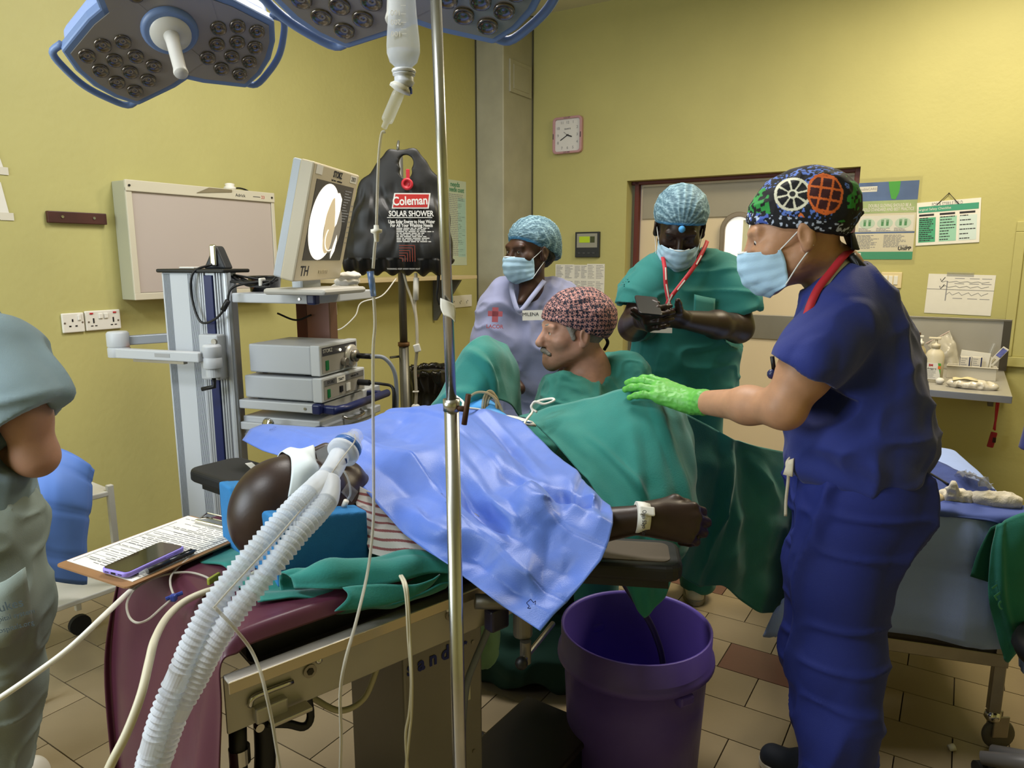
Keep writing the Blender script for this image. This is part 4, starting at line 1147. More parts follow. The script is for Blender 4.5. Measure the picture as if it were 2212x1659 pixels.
MB().lathe([(0, zz(149)), (.012, zz(146)), (.0205, zz(135)), (.0245, zz(118)), (.0245, zz(107)), (0, zz(106.5))], 28, Matrix.Translation((ax.x, ax.y, 0)) @ Matrix.Diagonal((1, .62, 1, 1)), cap=False).build('liquid', LIQ, bt, smooth=True)
MB().lathe([(.014, zz(158)), (.018, zz(160)), (.018, zz(163)), (.014, zz(165)), (.0155, zz(168)), (.0155, zz(176)), (.017, zz(178)), (.012, zz(188)), (.008, zz(192))][::-1], 22, Matrix.Translation((ax.x, ax.y, 0))).build('cap', mat('cap_frost', '#dfe2ea', .4, trans=.3), bt, smooth=True)
MB().lathe([(.018, zz(150)), (.0195, zz(154)), (.018, zz(158))], 22, Matrix.Translation((ax.x, ax.y, 0))).build('cap_flange', mat('cap_frost', '#dfe2ea'), bt, smooth=True)
tb = Matrix(((1, 0, 0, ax.x), (0, 0, -1, ax.y - .0172), (0, 1, 0, 0), (0, 0, 0, 1)))
for py, s in ((80, '100'), (55, '200'), (35, '100')):
    text(s, .011, tb @ Matrix.Translation((-.008, zz(py), 0)) @ rot('Z', 180), PRW, bt)
for py in (20, 38, 56, 70, 80): MB(tb).box((.004, zz(py), 0), (.008, .0007, .0004)).build('graduation', PRW, bt)
t = thing('infusion_line', 'clear infusion tubing with drip chamber and filter hanging beside the pole', 'tubing', tuple(P(850, 230, yb)))
d0, d1 = P(866, 190, yb), P(832, 270, yb)
dd = (d1 - d0)
Mx = frame(d0, dd.orthogonal(), z=dd)
def along(f): return d0 + dd * f
zl = dd.length
MB(frame(d0, (0, 1, 0), z=dd)).lathe([(.006, 0), (.018, .001), (.018, .004), (.009, .007), (.0098, .012), (.0098, zl * .84), (.009, zl * .9), (.005, zl * .94), (.005, zl * 1.08), (.003, zl * 1.1)], 20).build('drip_chamber', mat('chamber_clear', '#eef2f6', .08, alpha=.22), t, smooth=True)
MB(frame(d0, (0, 1, 0), z=dd)).lathe([(.0, -.012), (.008, -.012), (.018, .0), (.018, .004), (.009, .006)], 20).build('chamber_flange', WHITE, t, smooth=True)
MB().box(d0 + V((.012, 0, -.004)), (.012, .01, .01)).build('vent_plug', mat('plug_blue', '#1b3ca0', .4), t, bev=.002)
TUBE = mat('tube_clear', '#ded9cc', .15, trans=.45, ior=1.15, alpha=.75)
l = [P(824, 290, yb), P(818, 340, yb), P(815, 420, yb), P(813, 492, yb)]
cord('tube', [d1 + V((0, 0, -.01))] + l, .0024, TUBE, t)
f = P(813, 497, yb)
MB(Matrix.Translation(f)).lathe([(.004, .008), (.0045, .002), (.0095, .001), (.0095, -.004), (.005, -.006), (.004, -.018), (.0025, -.02)], 18).build('filter_disc', WHITE, t, smooth=True)
l = [P(812, 512, yb), P(809, 540, yb), P(806, 580, yb)]
cord('tube', l, .0026, TUBE, t)
MB().tube([P(800, 586, yb), P(807, 640, yb)], [.0062, .0045], 12).build('injection_port', mat('port_blue', '#5a7fb8', .2, trans=.5, alpha=.8), t, smooth=True)
l = [P(807, 640, yb), P(810, 700, yb), P(806, 760, yb), P(806, 900, yb), P(807, 1040, yb), P(806, 1130, 1.19), P(795, 1230, 1.15), P(770, 1340, 1.05), P(745, 1430, 1.0), P(735, 1500, 1.0), P(737, 1600, 1.02), P(733, 1700, 1.05)]
cord('tube', l, .0028, TUBE, t)
# ================================================================== operating table: x along the patient towards the feet, y across towards the far side
TN = V((-.468, 1.079, 0)); TX = V((.755, .656, 0)).normalized(); TY = V((-TX.y, TX.x, 0))
TM = Matrix(((TX.x, TY.x, 0, TN.x), (TX.y, TY.y, 0, TN.y), (0, 0, 1, 0), (0, 0, 0, 1)))
TZ = .90
def T(x, y, z=TZ): return TM @ V((x, y, z))
tab = thing('operating_table', 'steel operating table with black mattress, side rail and central column', 'operating table', tuple(T(.75, .3, 0)))
MATT = mat('mattress_black', '#0f0f11', .5)
SS = mat('table_steel', '#b5b0a8', .45, .6, var=.07, vscale=10)
MB(TM).box((.545, .335, TZ - .044), (.97, .51, .076)).build('mattress', MATT, tab, bev=.015, seg=3)
MB(TM).box((1.10, .33, TZ - .05), (.12, .46, .07)).build('mattress', MATT, tab, bev=.015, seg=3)
MB(TM).box((.56, .33, TZ - .105), (.94, .44, .045)).build('top_frame', mat('frame_dark', '#2a2a2b', .5, .3), tab)
TS = TM @ Matrix.Translation((.032, .055, .035))
# side panel with bent lip, slot and bolts
sp_ = MB(TS).box((.43, -.006, TZ - .150), (.92, .006, .11)).build('side_panel', SS, tab, bev=.002)
MB(TS).box((.43, -.020, TZ - .095), (.92, .03, .006), ).build('rail_lip', SS, sp_, bev=.002)
MB(TS).box((.43, -.0335, TZ - .104), (.92, .004, .022)).build('rail_edge', mat('rail_bright', '#c9bda2', .3, .9), sp_, bev=.001)
MB(TS).box((.88, -.004, TZ - .13), (.22, .008, .14)).build('end_panel', SS, tab, bev=.004)
for x in (.125, .45, .78):
    MB(TS).cyl((x, -.009, TZ - .145), (x, -.013, TZ - .145), .013, n=20).build('bolt', STEELD, sp_)
    MB(TS).cyl((x, -.012, TZ - .145), (x, -.015, TZ - .145), .007, n=6).build('bolt_socket', mat('socket_dark', '#3d3a35', .5, .6), sp_)
for x in (.135, .43, .74): MB(TS).ball((x, -.03, TZ - .118), .007, 10).build('rivet', CHROME, sp_, smooth=True)
MB(TS).cyl((.985, -.012, TZ - .09), (.985, -.006, TZ - .09), .014).build('hole', BLACK, sp_)
MB(TS).prism(rrect(.5, .012, .0055), -.0008, .0008, Matrix.Translation((.62, -.0094, TZ - .125)) @ rot('X', 90)).build('slot', mat('slot_dark', '#15171f', .6), sp_)
# latch at the head end
la = MB(TS).box((.045, -.016, TZ - .185), (.06, .02, .03)).build('latch_block', SS, tab, bev=.004)
MB(TS).box((.075, -.03, TZ - .200), (.075, .03, .008)).build('latch_plate', STEEL, la, bev=.002)
MB(TS).tube(smoothpath([(.01, -.014, TZ - .165), (.015, -.016, TZ - .150), (.04, -.016, TZ - .148), (.09, -.014, TZ - .15)], 4), .005, 8).build('latch_wire', CHROME, la, smooth=True)
MB(TS).tube(smoothpath([(.13, .02, TZ - .20), (.135, .02, TZ - .26), (.12, .02, TZ - .275), (.09, .02, TZ - .255), (.05, .02, TZ - .235)], 4), .008, 8).build('hand_hook', BLACK, tab, smooth=True)
MB(TS).tube(smoothpath([(.0, .03, TZ - .22), (-.005, .03, TZ - .35), (-.01, .03, TZ - .6), (0, .03, .12)], 4), .016, 10).build('head_support', BLACK, tab, smooth=True)
MB(TS).tube(smoothpath([(.06, .06, TZ - .22), (.055, .06, TZ - .35), (.03, .07, TZ - .5), (.02, .08, TZ - .75)], 4), .020, 10).build('support_strut', BLACK, tab, smooth=True)
MB(TS).cyl((-.0, .03, TZ - .265), (-.0, .03, TZ - .295), .019).build('collar', CHROME, tab)
MB(TS).cyl((.03, -.0, TZ - .225), (.03, .01, TZ - .225), .008).build('pivot', CHROME, tab)
# column with maker's lettering, base
cx0, cx1, cy0, cy1 = .43, .66, .16, .42
MB(TM).box(((cx0 + cx1) / 2, (cy0 + cy1) / 2, (.10 + TZ - .13) / 2), (cx1 - cx0, cy1 - cy0, TZ - .23)).build('column', mat('column_steel', '#8f8a85', .48, .45, var=.06, vscale=6), tab, bev=.006)
MB(TM).box((.55, .34, .05), (.7, .44, .08)).build('base', mat('base_dark', '#2b2b2d', .5), tab, bev=.02)
for x in (.28, .82):
    for y in (.1, .52): MB(TM).cyl((x, y - .015, .045), (x, y + .015, .045), .042).build('castor', BLACKR, tab)
lt = Matrix(((TX.x, 0, -TY.x, T(.525, cy0 - .001).x), (TX.y, 0, -TY.y, T(.525, cy0 - .001).y), (0, 1, 0, TZ - .278), (0, 0, 0, 1)))
text('s a n d i r', .05, lt @ Matrix.Translation((.0, 0, .0008)), mat('logo_blue', '#1e2a7c', .5), tab, bold=.0015, sx=.9)
MB(TM).box((.61, cy0 - .002, .5), (.02, .001, .06), rot('Y', 0)).build('tape_strip', mat('paper_tape', '#cfcabb'), tab)
for z in (.62, .32, .24): MB(TM).cyl((cx0 + .2, cy0 - .003, z), (cx0 + .2, cy0, z), .005).build('rivet', STEELD, tab)
# clamp and socket on the rail beyond the pole
MB(TM).tube([(.50, -.02, TZ - .06), (.57, -.06, TZ - .07)], .016, 14).build('side_spigot', mat('grey_metal', '#77736c', .4, .6), tab, smooth=True)
MB(TM).cyl((.59, -.07, TZ - .05), (.59, -.07, TZ - .15), .021).build('clamp_block', mat('grey_metal', '#77736c'), tab, bev=.004)
MB(TM).box((.55, -.03, TZ - .11), (.05, .03, .05)).build('clamp_body', mat('clamp_navy', '#2a2740', .4), tab, bev=.006)
MB(TM).cyl((.565, -.10, TZ - .185), (.72, -.03, TZ - .185), .006).build('clamp_bar', STEEL, tab)
MB(TM).ball(tuple((.555, -.105, TZ - .185)), .014, 12).build('clamp_knob', BLACK, tab, smooth=True)
MB(TM).cyl((.58, -.09, TZ - .15), (.58, -.09, TZ - .20), .012).build('clamp_block', mat('grey_metal', '#77736c'), tab)
# arm boards (they slide on the table rail)
PADM = mat('pad_black', '#19191b', .55)
def board(a, b, wid, z, lab, pad_t=.035, tilt=0):
    M = frame((a + b) / 2, b - a); L = (b - a).length
    o = MB(M).prism(rrect(L, wid, .035), -pad_t / 2, pad_t / 2).build('arm_board', PADM, tab, bev=.01, seg=3, label=lab)
    MB(M).box((-.0, 0, -pad_t / 2 - .012), (L * .8, wid * .7, .02)).build('arm_board_plate', mat('frame_dark', '#2a2a2b'), o)
    return o, M
A0, A1 = P(1190, 1192, 1.46), P(1472, 1178, 1.42)
A0.z = A1.z = (A0.z + A1.z) / 2 - .02
abr, ABM = board(A0, A1, .15, 0, 'black arm board under the wrist with the white band')
MB(ABM).prism(rrect((A1 - A0).length - .05, .10, .02), .0175, .019).build('arm_board_cover', mat('pad_tan', '#5d5346', .7, var=.1), abr)
MB().tube([A0 + (A1 - A0) * .5 - V((0, 0, .03)), T(1.0, .05, TZ - .08)], .016, 10).build('board_bracket', STEELD, tab, smooth=True)
B1, B0 = P(458, 992, 1.93), P(640, 1010, 1.70)
B1.z = B0.z = .97
abl, BBM = board(B0, B1, .16, 0, 'black arm board beyond the head with a strip of white tape')
MB(BBM).box((.06, -.02, .018), (.10, .018, .001), rot('Z', -18)).build('tape_strip', WHITEP, abl)
MB(BBM).prism(rrect(.06, .19, .02), -.03, .03, Matrix.Translation((-.09, 0, 0))).build('arm_strap', mat('strap_violet', '#17121f', .6), abl, bev=.01)

# ------------------------------------------------------------------ maroon sheet over the head end
MAR = mat('maroon_vinyl', '#4f2636', .38, var=.07, vscale=7, bump=.05, bscale=12)
rows = []
for x, z in ((.62, TZ + .006), (.42, TZ + .006), (.22, TZ + .006), (.06, TZ + .006), (.030, TZ - .002), (.0, TZ - .035), (-.012, TZ - .12), (-.05, TZ - .35), (-.06, TZ - .62), (-.055, TZ - .84)):
    hang = max(0, TZ - .03 - z)
    r = []
    for i, y in enumerate((.048, .062, .085, .14, .24, .36, .50, .655, .675)):
        zz_ = z - (.024 if (i == 0 and z > TZ - .02) else 0) - (.02 if i == 8 and z > TZ - .02 else 0)
        yy = y + (.0 if z > TZ - .05 else (-.02 + .012 * math.sin(z * 9)) * (1 if i < 2 else 0)) + (.13 * min(1, hang * 6) if i >= 7 else .05 * min(1, hang * 6) if i == 6 else 0)
        r.append(T(x + .018 * math.sin(i * 1.9 + .6) * min(1, hang * 3), yy, zz_))
    rows.append(r)
ms = sheet('maroon_sheet', rows, MAR, None, (7, 7), [lambda G, u, v: .003 * vnoise(G, 9, 2)], thick=.003)
tag(ms, 'maroon vinyl sheet over the head end of the table, hanging to the floor', 'sheet')

# ------------------------------------------------------------------ green cloth under the pillow
GRN = mat('drape_green', '#1f7870', .85, var=.06, vscale=25, bump=.10, bscale=260, sheen=.2)
def fold(a, f, ph=0): return lambda G, u, v: a * np.sin(u * f + ph + 1.5 * vnoise(G, 4, 3))
cr = lambda a, s, sd=1: (lambda G, u, v: a * (1 - 2 * np.abs(vnoise(G, s, sd))))
rows = []
zc_ = TZ + .012
for x, lft, rgt in ((.10, .52, .18), (.20, .50, .14), (.32, .46, .09), (.46, .44, .06), (.62, .40, .05), (.82, .40, .06)):
    r = []
    for k in range(7):
        y = lft + (rgt - lft) * k / 6
        r.append(T(x + .02 * math.sin(k * 2.2), y, zc_ + .008 * math.sin(k * 2.6 + x * 9)))
    if x > .25:
        r[6] = T(x, rgt + .005, TZ - .0); r.append(T(x + .02, rgt - .03, TZ - .015 - .012 * math.sin(x * 9))); r.append(T(x + .03, rgt - .036, TZ - .03 - .02 * math.sin(x * 8)))
    else:
        r.append(T(x + .005, rgt - .03, zc_)); r.append(T(x + .0, rgt - .05, zc_ - .002))
    rows.append(r)
gc = sheet('green_cloth', rows, GRN, None, (9, 7), [lambda G, u, v: .006 * vnoise(G, 20, 5), cr(.004, 9, 2)], thick=.004)
tag(gc, 'crumpled green cloth spread under the blue foam head rest', 'cloth')
# rolled fold standing in front of the pillow
rl = []
for k, (px, py, yy, rr) in enumerate(((618, 1268, 1.285, .032), (680, 1268, 1.295, .042), (760, 1266, 1.32, .046), (840, 1252, 1.345, .046), (905, 1236, 1.37, .042), (955, 1236, 1.38, .036))):
    c = P(px, py, yy)
    rl.append([c + TY * (math.cos(a) * rr) + V((0, 0, math.sin(a) * rr * 1.15)) for a in np.linspace(-2.6, 2.9, 9)])
rf = sheet('folded_green_cloth', rl, GRN, None, (8, 5), [lambda G, u, v: .009 * vnoise(G, 18, 7), cr(.010, 12, 4)], thick=.004)
tag(rf, 'rolled green cloth fold lying along the table edge beside the blue head rest', 'cloth')
hng = sheet('hanging_green_corner', [[(740, 1270, 1.27), (820, 1262, 1.29), (900, 1262, 1.31), (950, 1240, 1.34)], [(750, 1290, 1.255), (810, 1300, 1.27), (880, 1290, 1.30), (925, 1265, 1.33)], [(722, 1318, 1.245), (770, 1312, 1.26), (850, 1300, 1.285), (905, 1280, 1.32)]], GRN, rf, (6, 6), [cr(.004, 14, 3)], pix=True, thick=.003)

# ------------------------------------------------------------------ blue foam head rest
FOAM = mat('foam_blue', '#2870a8', .95, var=.05, vscale=60, bump=.25, bscale=700)
hx0, hx1, hy0, hy1 = .160, .355, .172, .475
S = SDF(T(.25, .31, 0) - V((.25, .25, -TZ + .02)), T(.25, .31, 0) + V((.25, .25, TZ + .22)), .004)
def pill(X, Y, Z):
    dx, dy = X - TN.x, Y - TN.y
    a = dx * TX.x + dy * TX.y; b = dx * TY.x + dy * TY.y
    top = TZ + .012 + .138 - .034 * np.clip((a - hx0) / .2, 0, 1) - np.clip(.085 - .9 * np.abs(b - .32), 0, .075) * 1.0
    q = np.maximum(np.maximum(np.maximum(hx0 - a, a - hx1), np.maximum(hy0 - b, b - hy1)), np.maximum((Z - top) * .85, TZ + .012 - Z))
    return q - .004 + 0 * X
S.op(pill, S.lo, S.lo + S.n * S.h, .001)
tag(S.build('head_rest', FOAM, None, smooth=2), 'bright blue foam head rest with a hollow, under the bald head', 'head rest')

# ------------------------------------------------------------------ blue drape over the body
BLU = mat('drape_blue', '#5676cc', .40, var=.04, vscale=40, bump=.10, bscale=420, sheen=.15)
def facet(a, f, rots=(.3, 1.3, 2.3), seed=0):
    def fn(G, u, v):
        h = 0
        for k, r in enumerate(rots):
            s = (np.cos(r) * u + np.sin(r) * v * .8) * f * (1 + .3 * k) + seed + k * .37 + .12 * vnoise(G, 3.0, seed + k)
            h = h + (tri(s) - .5)
        return a * h
    return fn
def peak(pu, pv, ru, rv, a):
    return lambda G, u, v: a * np.maximum(0, 1 - np.sqrt(((u - pu) / ru) ** 2 + ((v - pv) / rv) ** 2)) 
def ridge(u0, v0, u1, v1, wd, a):
    def fn(G, u, v):
        du, dv = u1 - u0, v1 - v0; L2 = du * du + dv * dv
        t = np.clip(((u - u0) * du + (v - v0) * dv) / L2, 0, 1)
        d = np.sqrt((u - u0 - t * du) ** 2 + (v - v0 - t * dv) ** 2)
        return a * np.maximum(0, 1 - d / wd) * (1 - .6 * np.abs(2 * t - 1))
    return fn
bl_rows = [
    [(524, 952, 1.88), (612, 990, 1.74), (712, 1003, 1.66), (790, 1060, 1.54), (868, 1150, 1.45), (975, 1225, 1.36), (1080, 1305, 1.28), (1167, 1363, 1.22)],
    [(572, 912, 1.97), (690, 938, 1.83), (790, 955, 1.73), (890, 985, 1.63), (975, 1090, 1.46), (1060, 1170, 1.38), (1140, 1245, 1.30), (1225, 1298, 1.26)],
    [(735, 928, 2.06), (800, 908, 1.97), (880, 905, 1.87), (985, 960, 1.71), (1070, 1050, 1.53), (1140, 1110, 1.43), (1215, 1165, 1.36), (1298, 1212, 1.32)],
    [(845, 905, 2.12), (885, 893, 2.04), (955, 885, 1.95), (1070, 930, 1.80), (1150, 1012, 1.63), (1215, 1062, 1.50), (1270, 1100, 1.42), (1322, 1135, 1.39)],
    [(925, 900, 2.22), (955, 890, 2.12), (1035, 888, 2.01), (1125, 912, 1.90), (1195, 975, 1.75), (1245, 1022, 1.62), (1285, 1062, 1.54), (1318, 1092, 1.48)],
]
bl_rows = [[(px, py, y * (.962 if k == 4 else .957 if k > 4 else .985 if k == 3 else 1)) for k, (px, py, y) in enumerate(r)] for r in bl_rows]
gl = lambda G, u, v: .0025 * (np.exp(-((u - 1.0) / .035) ** 2) + np.exp(-((u - 2.35) / .035) ** 2) + np.exp(-((v - 3.4) / .05) ** 2) + np.exp(-((v - 5.3) / .05) ** 2) - np.exp(-((v - 1.7) / .05) ** 2))
bd = sheet('patient_drape', bl_rows, BLU, None, (11, 7), [gl, peak(1.1, 3.6, .8, 1.0, .028), peak(.42, 4.0, .38, .6, -.030), ridge(1.6, 3.5, 1.4, 5.1, .22, .032), ridge(1.75, 3.9, 1.7, 4.9, .2, -.022), peak(2.3, 4.95, .5, .6, -.040), ridge(2.4, 3.9, 3.0, 5.0, .2, .028), ridge(3.0, 5.0, 3.4, 6.2, .22, .026), ridge(2.2, 1.8, 1.0, 2.2, .3, .02), ridge(2.0, 5.6, .8, 6.6, .3, .016), ridge(3.2, 2.6, 2.9, 4.2, .25, .02), lambda G, u, v: .0012 * vnoise(G, 30, 3)], pix=True, thick=.0015, crease=(2, 2, .026, 12, 1))
tag(bd, 'light blue disposable drape spread over the chest and belly of the patient', 'drape')
ARW = mat('arrow_ink', '#2f3a7a', .6)
def arrow(M, parent, s=1.0):
    pts = [(-.012, -.008), (.002, -.008), (.002, -.016), (.018, 0), (.002, .016), (.002, .008), (-.012, .008)]
    pts = [(x * s, y * s) for x, y in pts]
    b = MB(M)
    for i in range(len(pts)):
        p, q = V((*pts[i], 0)), V((*pts[(i + 1) % len(pts)], 0)); d = (q - p).normalized(); n_ = V((-d.y, d.x, 0)) * .0007
        b.add([p - n_, q - n_, q + n_, p + n_], [(0, 1, 2, 3)])
    return b.build('printed_arrow', ARW, parent)
def onmesh(o, px, py):
    """frame lying on the nearest vertex of a mesh seen at a picture point"""
    best = None
    for v in o.data.vertices:
        d = v.co - V((0, 0, EYE)); zc = d.y * CP - d.z * SP
        q = (CX + F * d.x / zc - px) ** 2 + (CY - F * (d.y * SP + d.z * CP) / zc - py) ** 2
        if best is None or q < best[0]: best = (q, v.co.copy(), v.normal.copy())
    n = best[2]
    if n.dot(V((0, 0, EYE)) - best[1]) < 0: n = -n
    return best[1], n
for (px, py, dx, dy) in ((1150, 1308, 10, 12), (588, 928, 12, -4)):
    c, n = onmesh(bd, px, py)
    arrow(frame(c + n * .005, P(px + dx, py + dy, c.y) - P(px, py, c.y), z=n), bd, .62)

# ------------------------------------------------------------------ green leg drapes
gr2 = [
    [(1120, 903, 2.12), (1190, 880, 2.04), (1285, 858, 1.98), (1372, 834, 1.93), (1430, 852, 1.93), (1478, 892, 1.97), (1490, 920, 2.05)],
    [(1158, 918, 1.97), (1235, 938, 1.88), (1320, 930, 1.83), (1396, 925, 1.80), (1450, 940, 1.81), (1495, 960, 1.88), (1500, 985, 1.98)],
    [(1235, 1000, 1.78), (1305, 1025, 1.73), (1370, 1040, 1.70), (1430, 1045, 1.70), (1478, 1050, 1.74), (1502, 1062, 1.82), (1500, 1075, 1.94)],
    [(1300, 1085, 1.66), (1345, 1120, 1.63), (1395, 1145, 1.62), (1440, 1150, 1.63), (1472, 1155, 1.68), (1496, 1165, 1.78), (1494, 1170, 1.9)],
    [(1318, 1195, 1.62), (1345, 1225, 1.60), (1380, 1240, 1.59), (1412, 1235, 1.60), (1436, 1222, 1.63), (1455, 1215, 1.66), (1460, 1215, 1.7)],
    [(1350, 1262, 1.60), (1368, 1300, 1.58), (1392, 1337, 1.57), (1412, 1312, 1.58), (1434, 1290, 1.60), (1438, 1275, 1.61), (1440, 1265, 1.62)],
]
gd = sheet('near_leg_drape', gr2, GRN, None, (7, 6), [cr(.004, 12, 3), ridge(1.0, 2.6, 3.2, 1.6, .3, .016), ridge(1.2, 1.4, 2.6, 2.4, .2, .015), ridge(.0, 3.6, 4.6, 4.2, .4, .02)], pix=True, thick=.003, crease=(2, 2, .010, 5, 4))
tag(gd, 'dark green cloth over the raised near leg, its point hanging over the bucket', 'drape')
gr3 = [
    [(1468, 888, 1.97), (1535, 922, 2.03), (1600, 955, 2.10), (1690, 975, 2.26), (1745, 985, 2.40)],
    [(1480, 985, 1.95), (1545, 1010, 2.02), (1605, 1010, 2.12), (1690, 1050, 2.28), (1745, 1060, 2.42)],
    [(1488, 1080, 1.93), (1540, 1100, 2.05), (1600, 1120, 2.08), (1680, 1130, 2.28), (1735, 1130, 2.42)],
    [(1470, 1170, 1.90), (1520, 1190, 2.02), (1590, 1220, 2.06), (1665, 1230, 2.26), (1720, 1220, 2.40)],
    [(1442, 1216, 1.88), (1505, 1268, 2.00), (1560, 1262, 2.06), (1640, 1325, 2.20), (1705, 1310, 2.36)],
]
gd3 = sheet('far_side_drape', gr3, GRN, None, (8, 8), [cr(.004, 10, 3), ridge(0, 1.6, 4, .9, .35, .035), ridge(0.2, 2.0, 4, 2.6, .4, -.03), ridge(.6, 2.2, 1.5, 2.9, .3, .03), ], pix=True, thick=.003, crease=(2, 2, .012, 8, 4))
tag(gd3, 'dark green cloth hanging between the gloved hand and the man in navy scrubs', 'drape')
gr1 = [
    [(925, 895, 2.22), (955, 850, 2.20), (1000, 770, 2.20), (1030, 738, 2.22), (1055, 733, 2.28), (1090, 752, 2.38), (1110, 790, 2.46)],
    [(940, 905, 2.14), (985, 845, 2.13), (1025, 785, 2.14), (1055, 765, 2.16), (1085, 770, 2.22), (1112, 795, 2.32), (1122, 830, 2.42)],
    [(975, 905, 2.08), (1010, 860, 2.08), (1045, 820, 2.10), (1068, 815, 2.14), (1092, 825, 2.20), (1118, 850, 2.30), (1126, 870, 2.40)],
    [(1000, 910, 2.06), (1030, 880, 2.07), (1055, 862, 2.09), (1080, 865, 2.12), (1100, 880, 2.20), (1122, 900, 2.30), (1128, 915, 2.38)],
]
gd1 = sheet('far_leg_drape', gr1, GRN, None, (14, 12), [cr(.010, 6, 2), cr(.004, 12, 5), ridge(.2, .5, 2.6, 1.4, .3, .015), ridge(.3, 2.2, 2.6, 2.6, .35, .02)], pix=True, thick=.003)
tag(gd1, 'dark green cloth over the raised far knee beside the nurse', 'drape')
# light blue layer between the legs, white pad, clear loops, white lead
lb = sheet('pelvic_drape', [[(945, 893, 2.14), (990, 870, 2.13), (1040, 860, 2.12), (1085, 885, 2.12)], [(985, 888, 2.09), (1020, 872, 2.08), (1060, 872, 2.06), (1100, 900, 2.04)], [(1030, 893, 2.02), (1060, 895, 2.0), (1090, 905, 1.96), (1150, 915, 1.92)]], mat('drape_sky', '#3f8fd0', .6, var=.04), None, (8, 8), [cr(.006, 10, 4)], pix=True, thick=.002)
tag(lb, 'bright sky blue drape edge between the two raised legs', 'drape')
wp = sheet('white_pad', [[(1075, 898, 1.985), (1110, 900, 1.965), (1150, 912, 1.945)], [(1088, 908, 1.95), (1118, 914, 1.935), (1158, 920, 1.92)]], WHITEP, None, (4, 4), pix=True, thick=.006)
tag(wp, 'flat white absorbent pad at the top edge of the blue drape', 'pad')
t = thing('suction_loops', 'coil of clear tubing standing between the draped legs', 'tubing', tuple(P(1065, 890, 2.05)))
for k in range(4):
    c = P(1058 + 8 * k, 880 + 3 * k, 2.03)
    cord('loop', [c + V((.035 * math.cos(a) * (.5 if k % 2 else .6) - .008 * k, .02 * math.sin(a), .045 * math.sin(a))) for a in np.linspace(-.7, PI + .5, 9)], .0042, mat('tube_gold', '#c9b48a', .12, trans=.5, ior=1.2, alpha=.8), t)
cord('loop', [P(1008, 862, 2.06), P(1030, 848, 2.05), P(1055, 850, 2.04), P(1075, 868, 2.03), P(1090, 900, 2.02)], .004, mat('tube_gold', '#c9b48a'), t)
t = thing('white_lead', 'thin white electric lead looping over the drapes at the pole', 'lead', tuple(P(1150, 920, 1.9)))
cord('lead', [P(985, 856, 1.9), P(1000, 868, 1.88), P(1003, 880, 1.86), P(1040, 886, 1.92), P(1070, 900, 1.90), P(1085, 925, 1.84), P(1092, 952, 1.80)], .0035, WHITE, t)
cord('lead', [P(1102, 953, 1.80), P(1122, 940, 1.83), P(1135, 910, 1.88), P(1150, 890, 1.93), P(1148, 876, 1.96), P(1165, 866, 1.97), P(1192, 861, 1.96), P(1196, 866, 1.95), P(1175, 873, 1.94), P(1155, 868, 1.94), P(1148, 882, 1.94), P(1160, 890, 1.93)], .0035, WHITE, t)

# ------------------------------------------------------------------ clipboard, phone, pen
def tp(px, py, z): return PZ(px, py, z)
zb = TZ + .02
c0, c1, c2 = tp(122, 1222, zb), tp(250, 1282, zb), tp(392, 1122, zb)
xx = (c2 - c0).normalized(); yy = V((0, 0, 1)).cross(xx)
CLM = frame(c0 + xx * .16 - yy * .115, xx)
t = thing('clipboard', 'brown clipboard holding a filled-in printed form, at the table corner', 'clipboard', tuple(CLM.translation))
MB(CLM).prism(rrect(.325, .232, .012), 0, .0035).build('board', mat('hardboard', '#8a6643', .6, var=.08, vscale=20), t)
MB(CLM).box((.008, .004, .0042), (.297, .215, .001)).build('form_sheet', WHITEP, t)
lines(CLM @ rot('Z', 90), -.10, .10, -.14, .12, 34, .0013, 31, .45, .0052).build('print', INK, t, kind='stuff')
fm = MB(CLM)
for i in range(12): fm.box((-.11 + i * .018, .003, .0051), (.0008, .19, .0004))
for y in (-.09, .098): fm.box((-.01, y, .0051), (.25, .0012, .0004))
fm.build('form_rules', INKL, t)
MB(CLM).box((.145, 0, .008), (.03, .11, .012)).build('clip', CHROME, t, bev=.003)
MB(CLM).tube([(.135, -.05, .012), (.165, -.05, .02), (.165, .05, .02), (.135, .05, .012)], .002, 6).build('clip_wire', CHROME, t)
pa_, pb_ = tp(232, 1246, zb + .012), tp(385, 1176, zb + .012)
PHM = frame((pa_ + pb_) / 2 + V((0, 0, -.0035)), pb_ - pa_)
t = thing('purple_phone', 'black screened phone in a lilac case lying on the clipboard form', 'phone', tuple(PHM.translation))
MB(PHM).prism(rrect(.148, .074, .012, 7), 0, .0105).build('case', mat('lilac_case', '#8f7fd6', .4), t, bev=.003)
MB(PHM).prism(rrect(.141, .067, .009, 7), .009, .0112).build('screen', mat('phone_glass', '#14130f', .08, coat=.5), t)
MB(PHM).box((-.0742, 0, .005), (.001, .012, .004)).build('port', BLACK, t)
for y in (-.018, .018): MB(PHM).box((-.0742, y, .005), (.001, .01, .0015)).build('speaker_slot', BLACK, t)
MB(PHM).box((.03, -.0375, .005), (.02, .0012, .003)).build('side_button', mat('lilac_case', '#8f7fd6'), t)
pa_, pb_ = tp(302, 1240, zb + .012), tp(424, 1188, zb + .012)
t = thing('ballpoint_pen', 'black and clear ballpoint pen beside the lilac phone', 'pen', tuple(pa_))
d = (pb_ - pa_)
MB().tube([pa_ + d * .12, pa_ + d * .5], .0058, 12).build('grip', BLACK, t, smooth=True)
MB().tube([pa_ + d * .5, pa_ + d * .92, pb_], [.0055, .0055, .0015], 12).build('barrel', mat('pen_smoke', '#33343a', .2, trans=.4), t, smooth=True)
MB().tube([pa_, pa_ + d * .12], [.0035, .0058], 12).build('tip_sleeve', CLEAR, t, smooth=True)
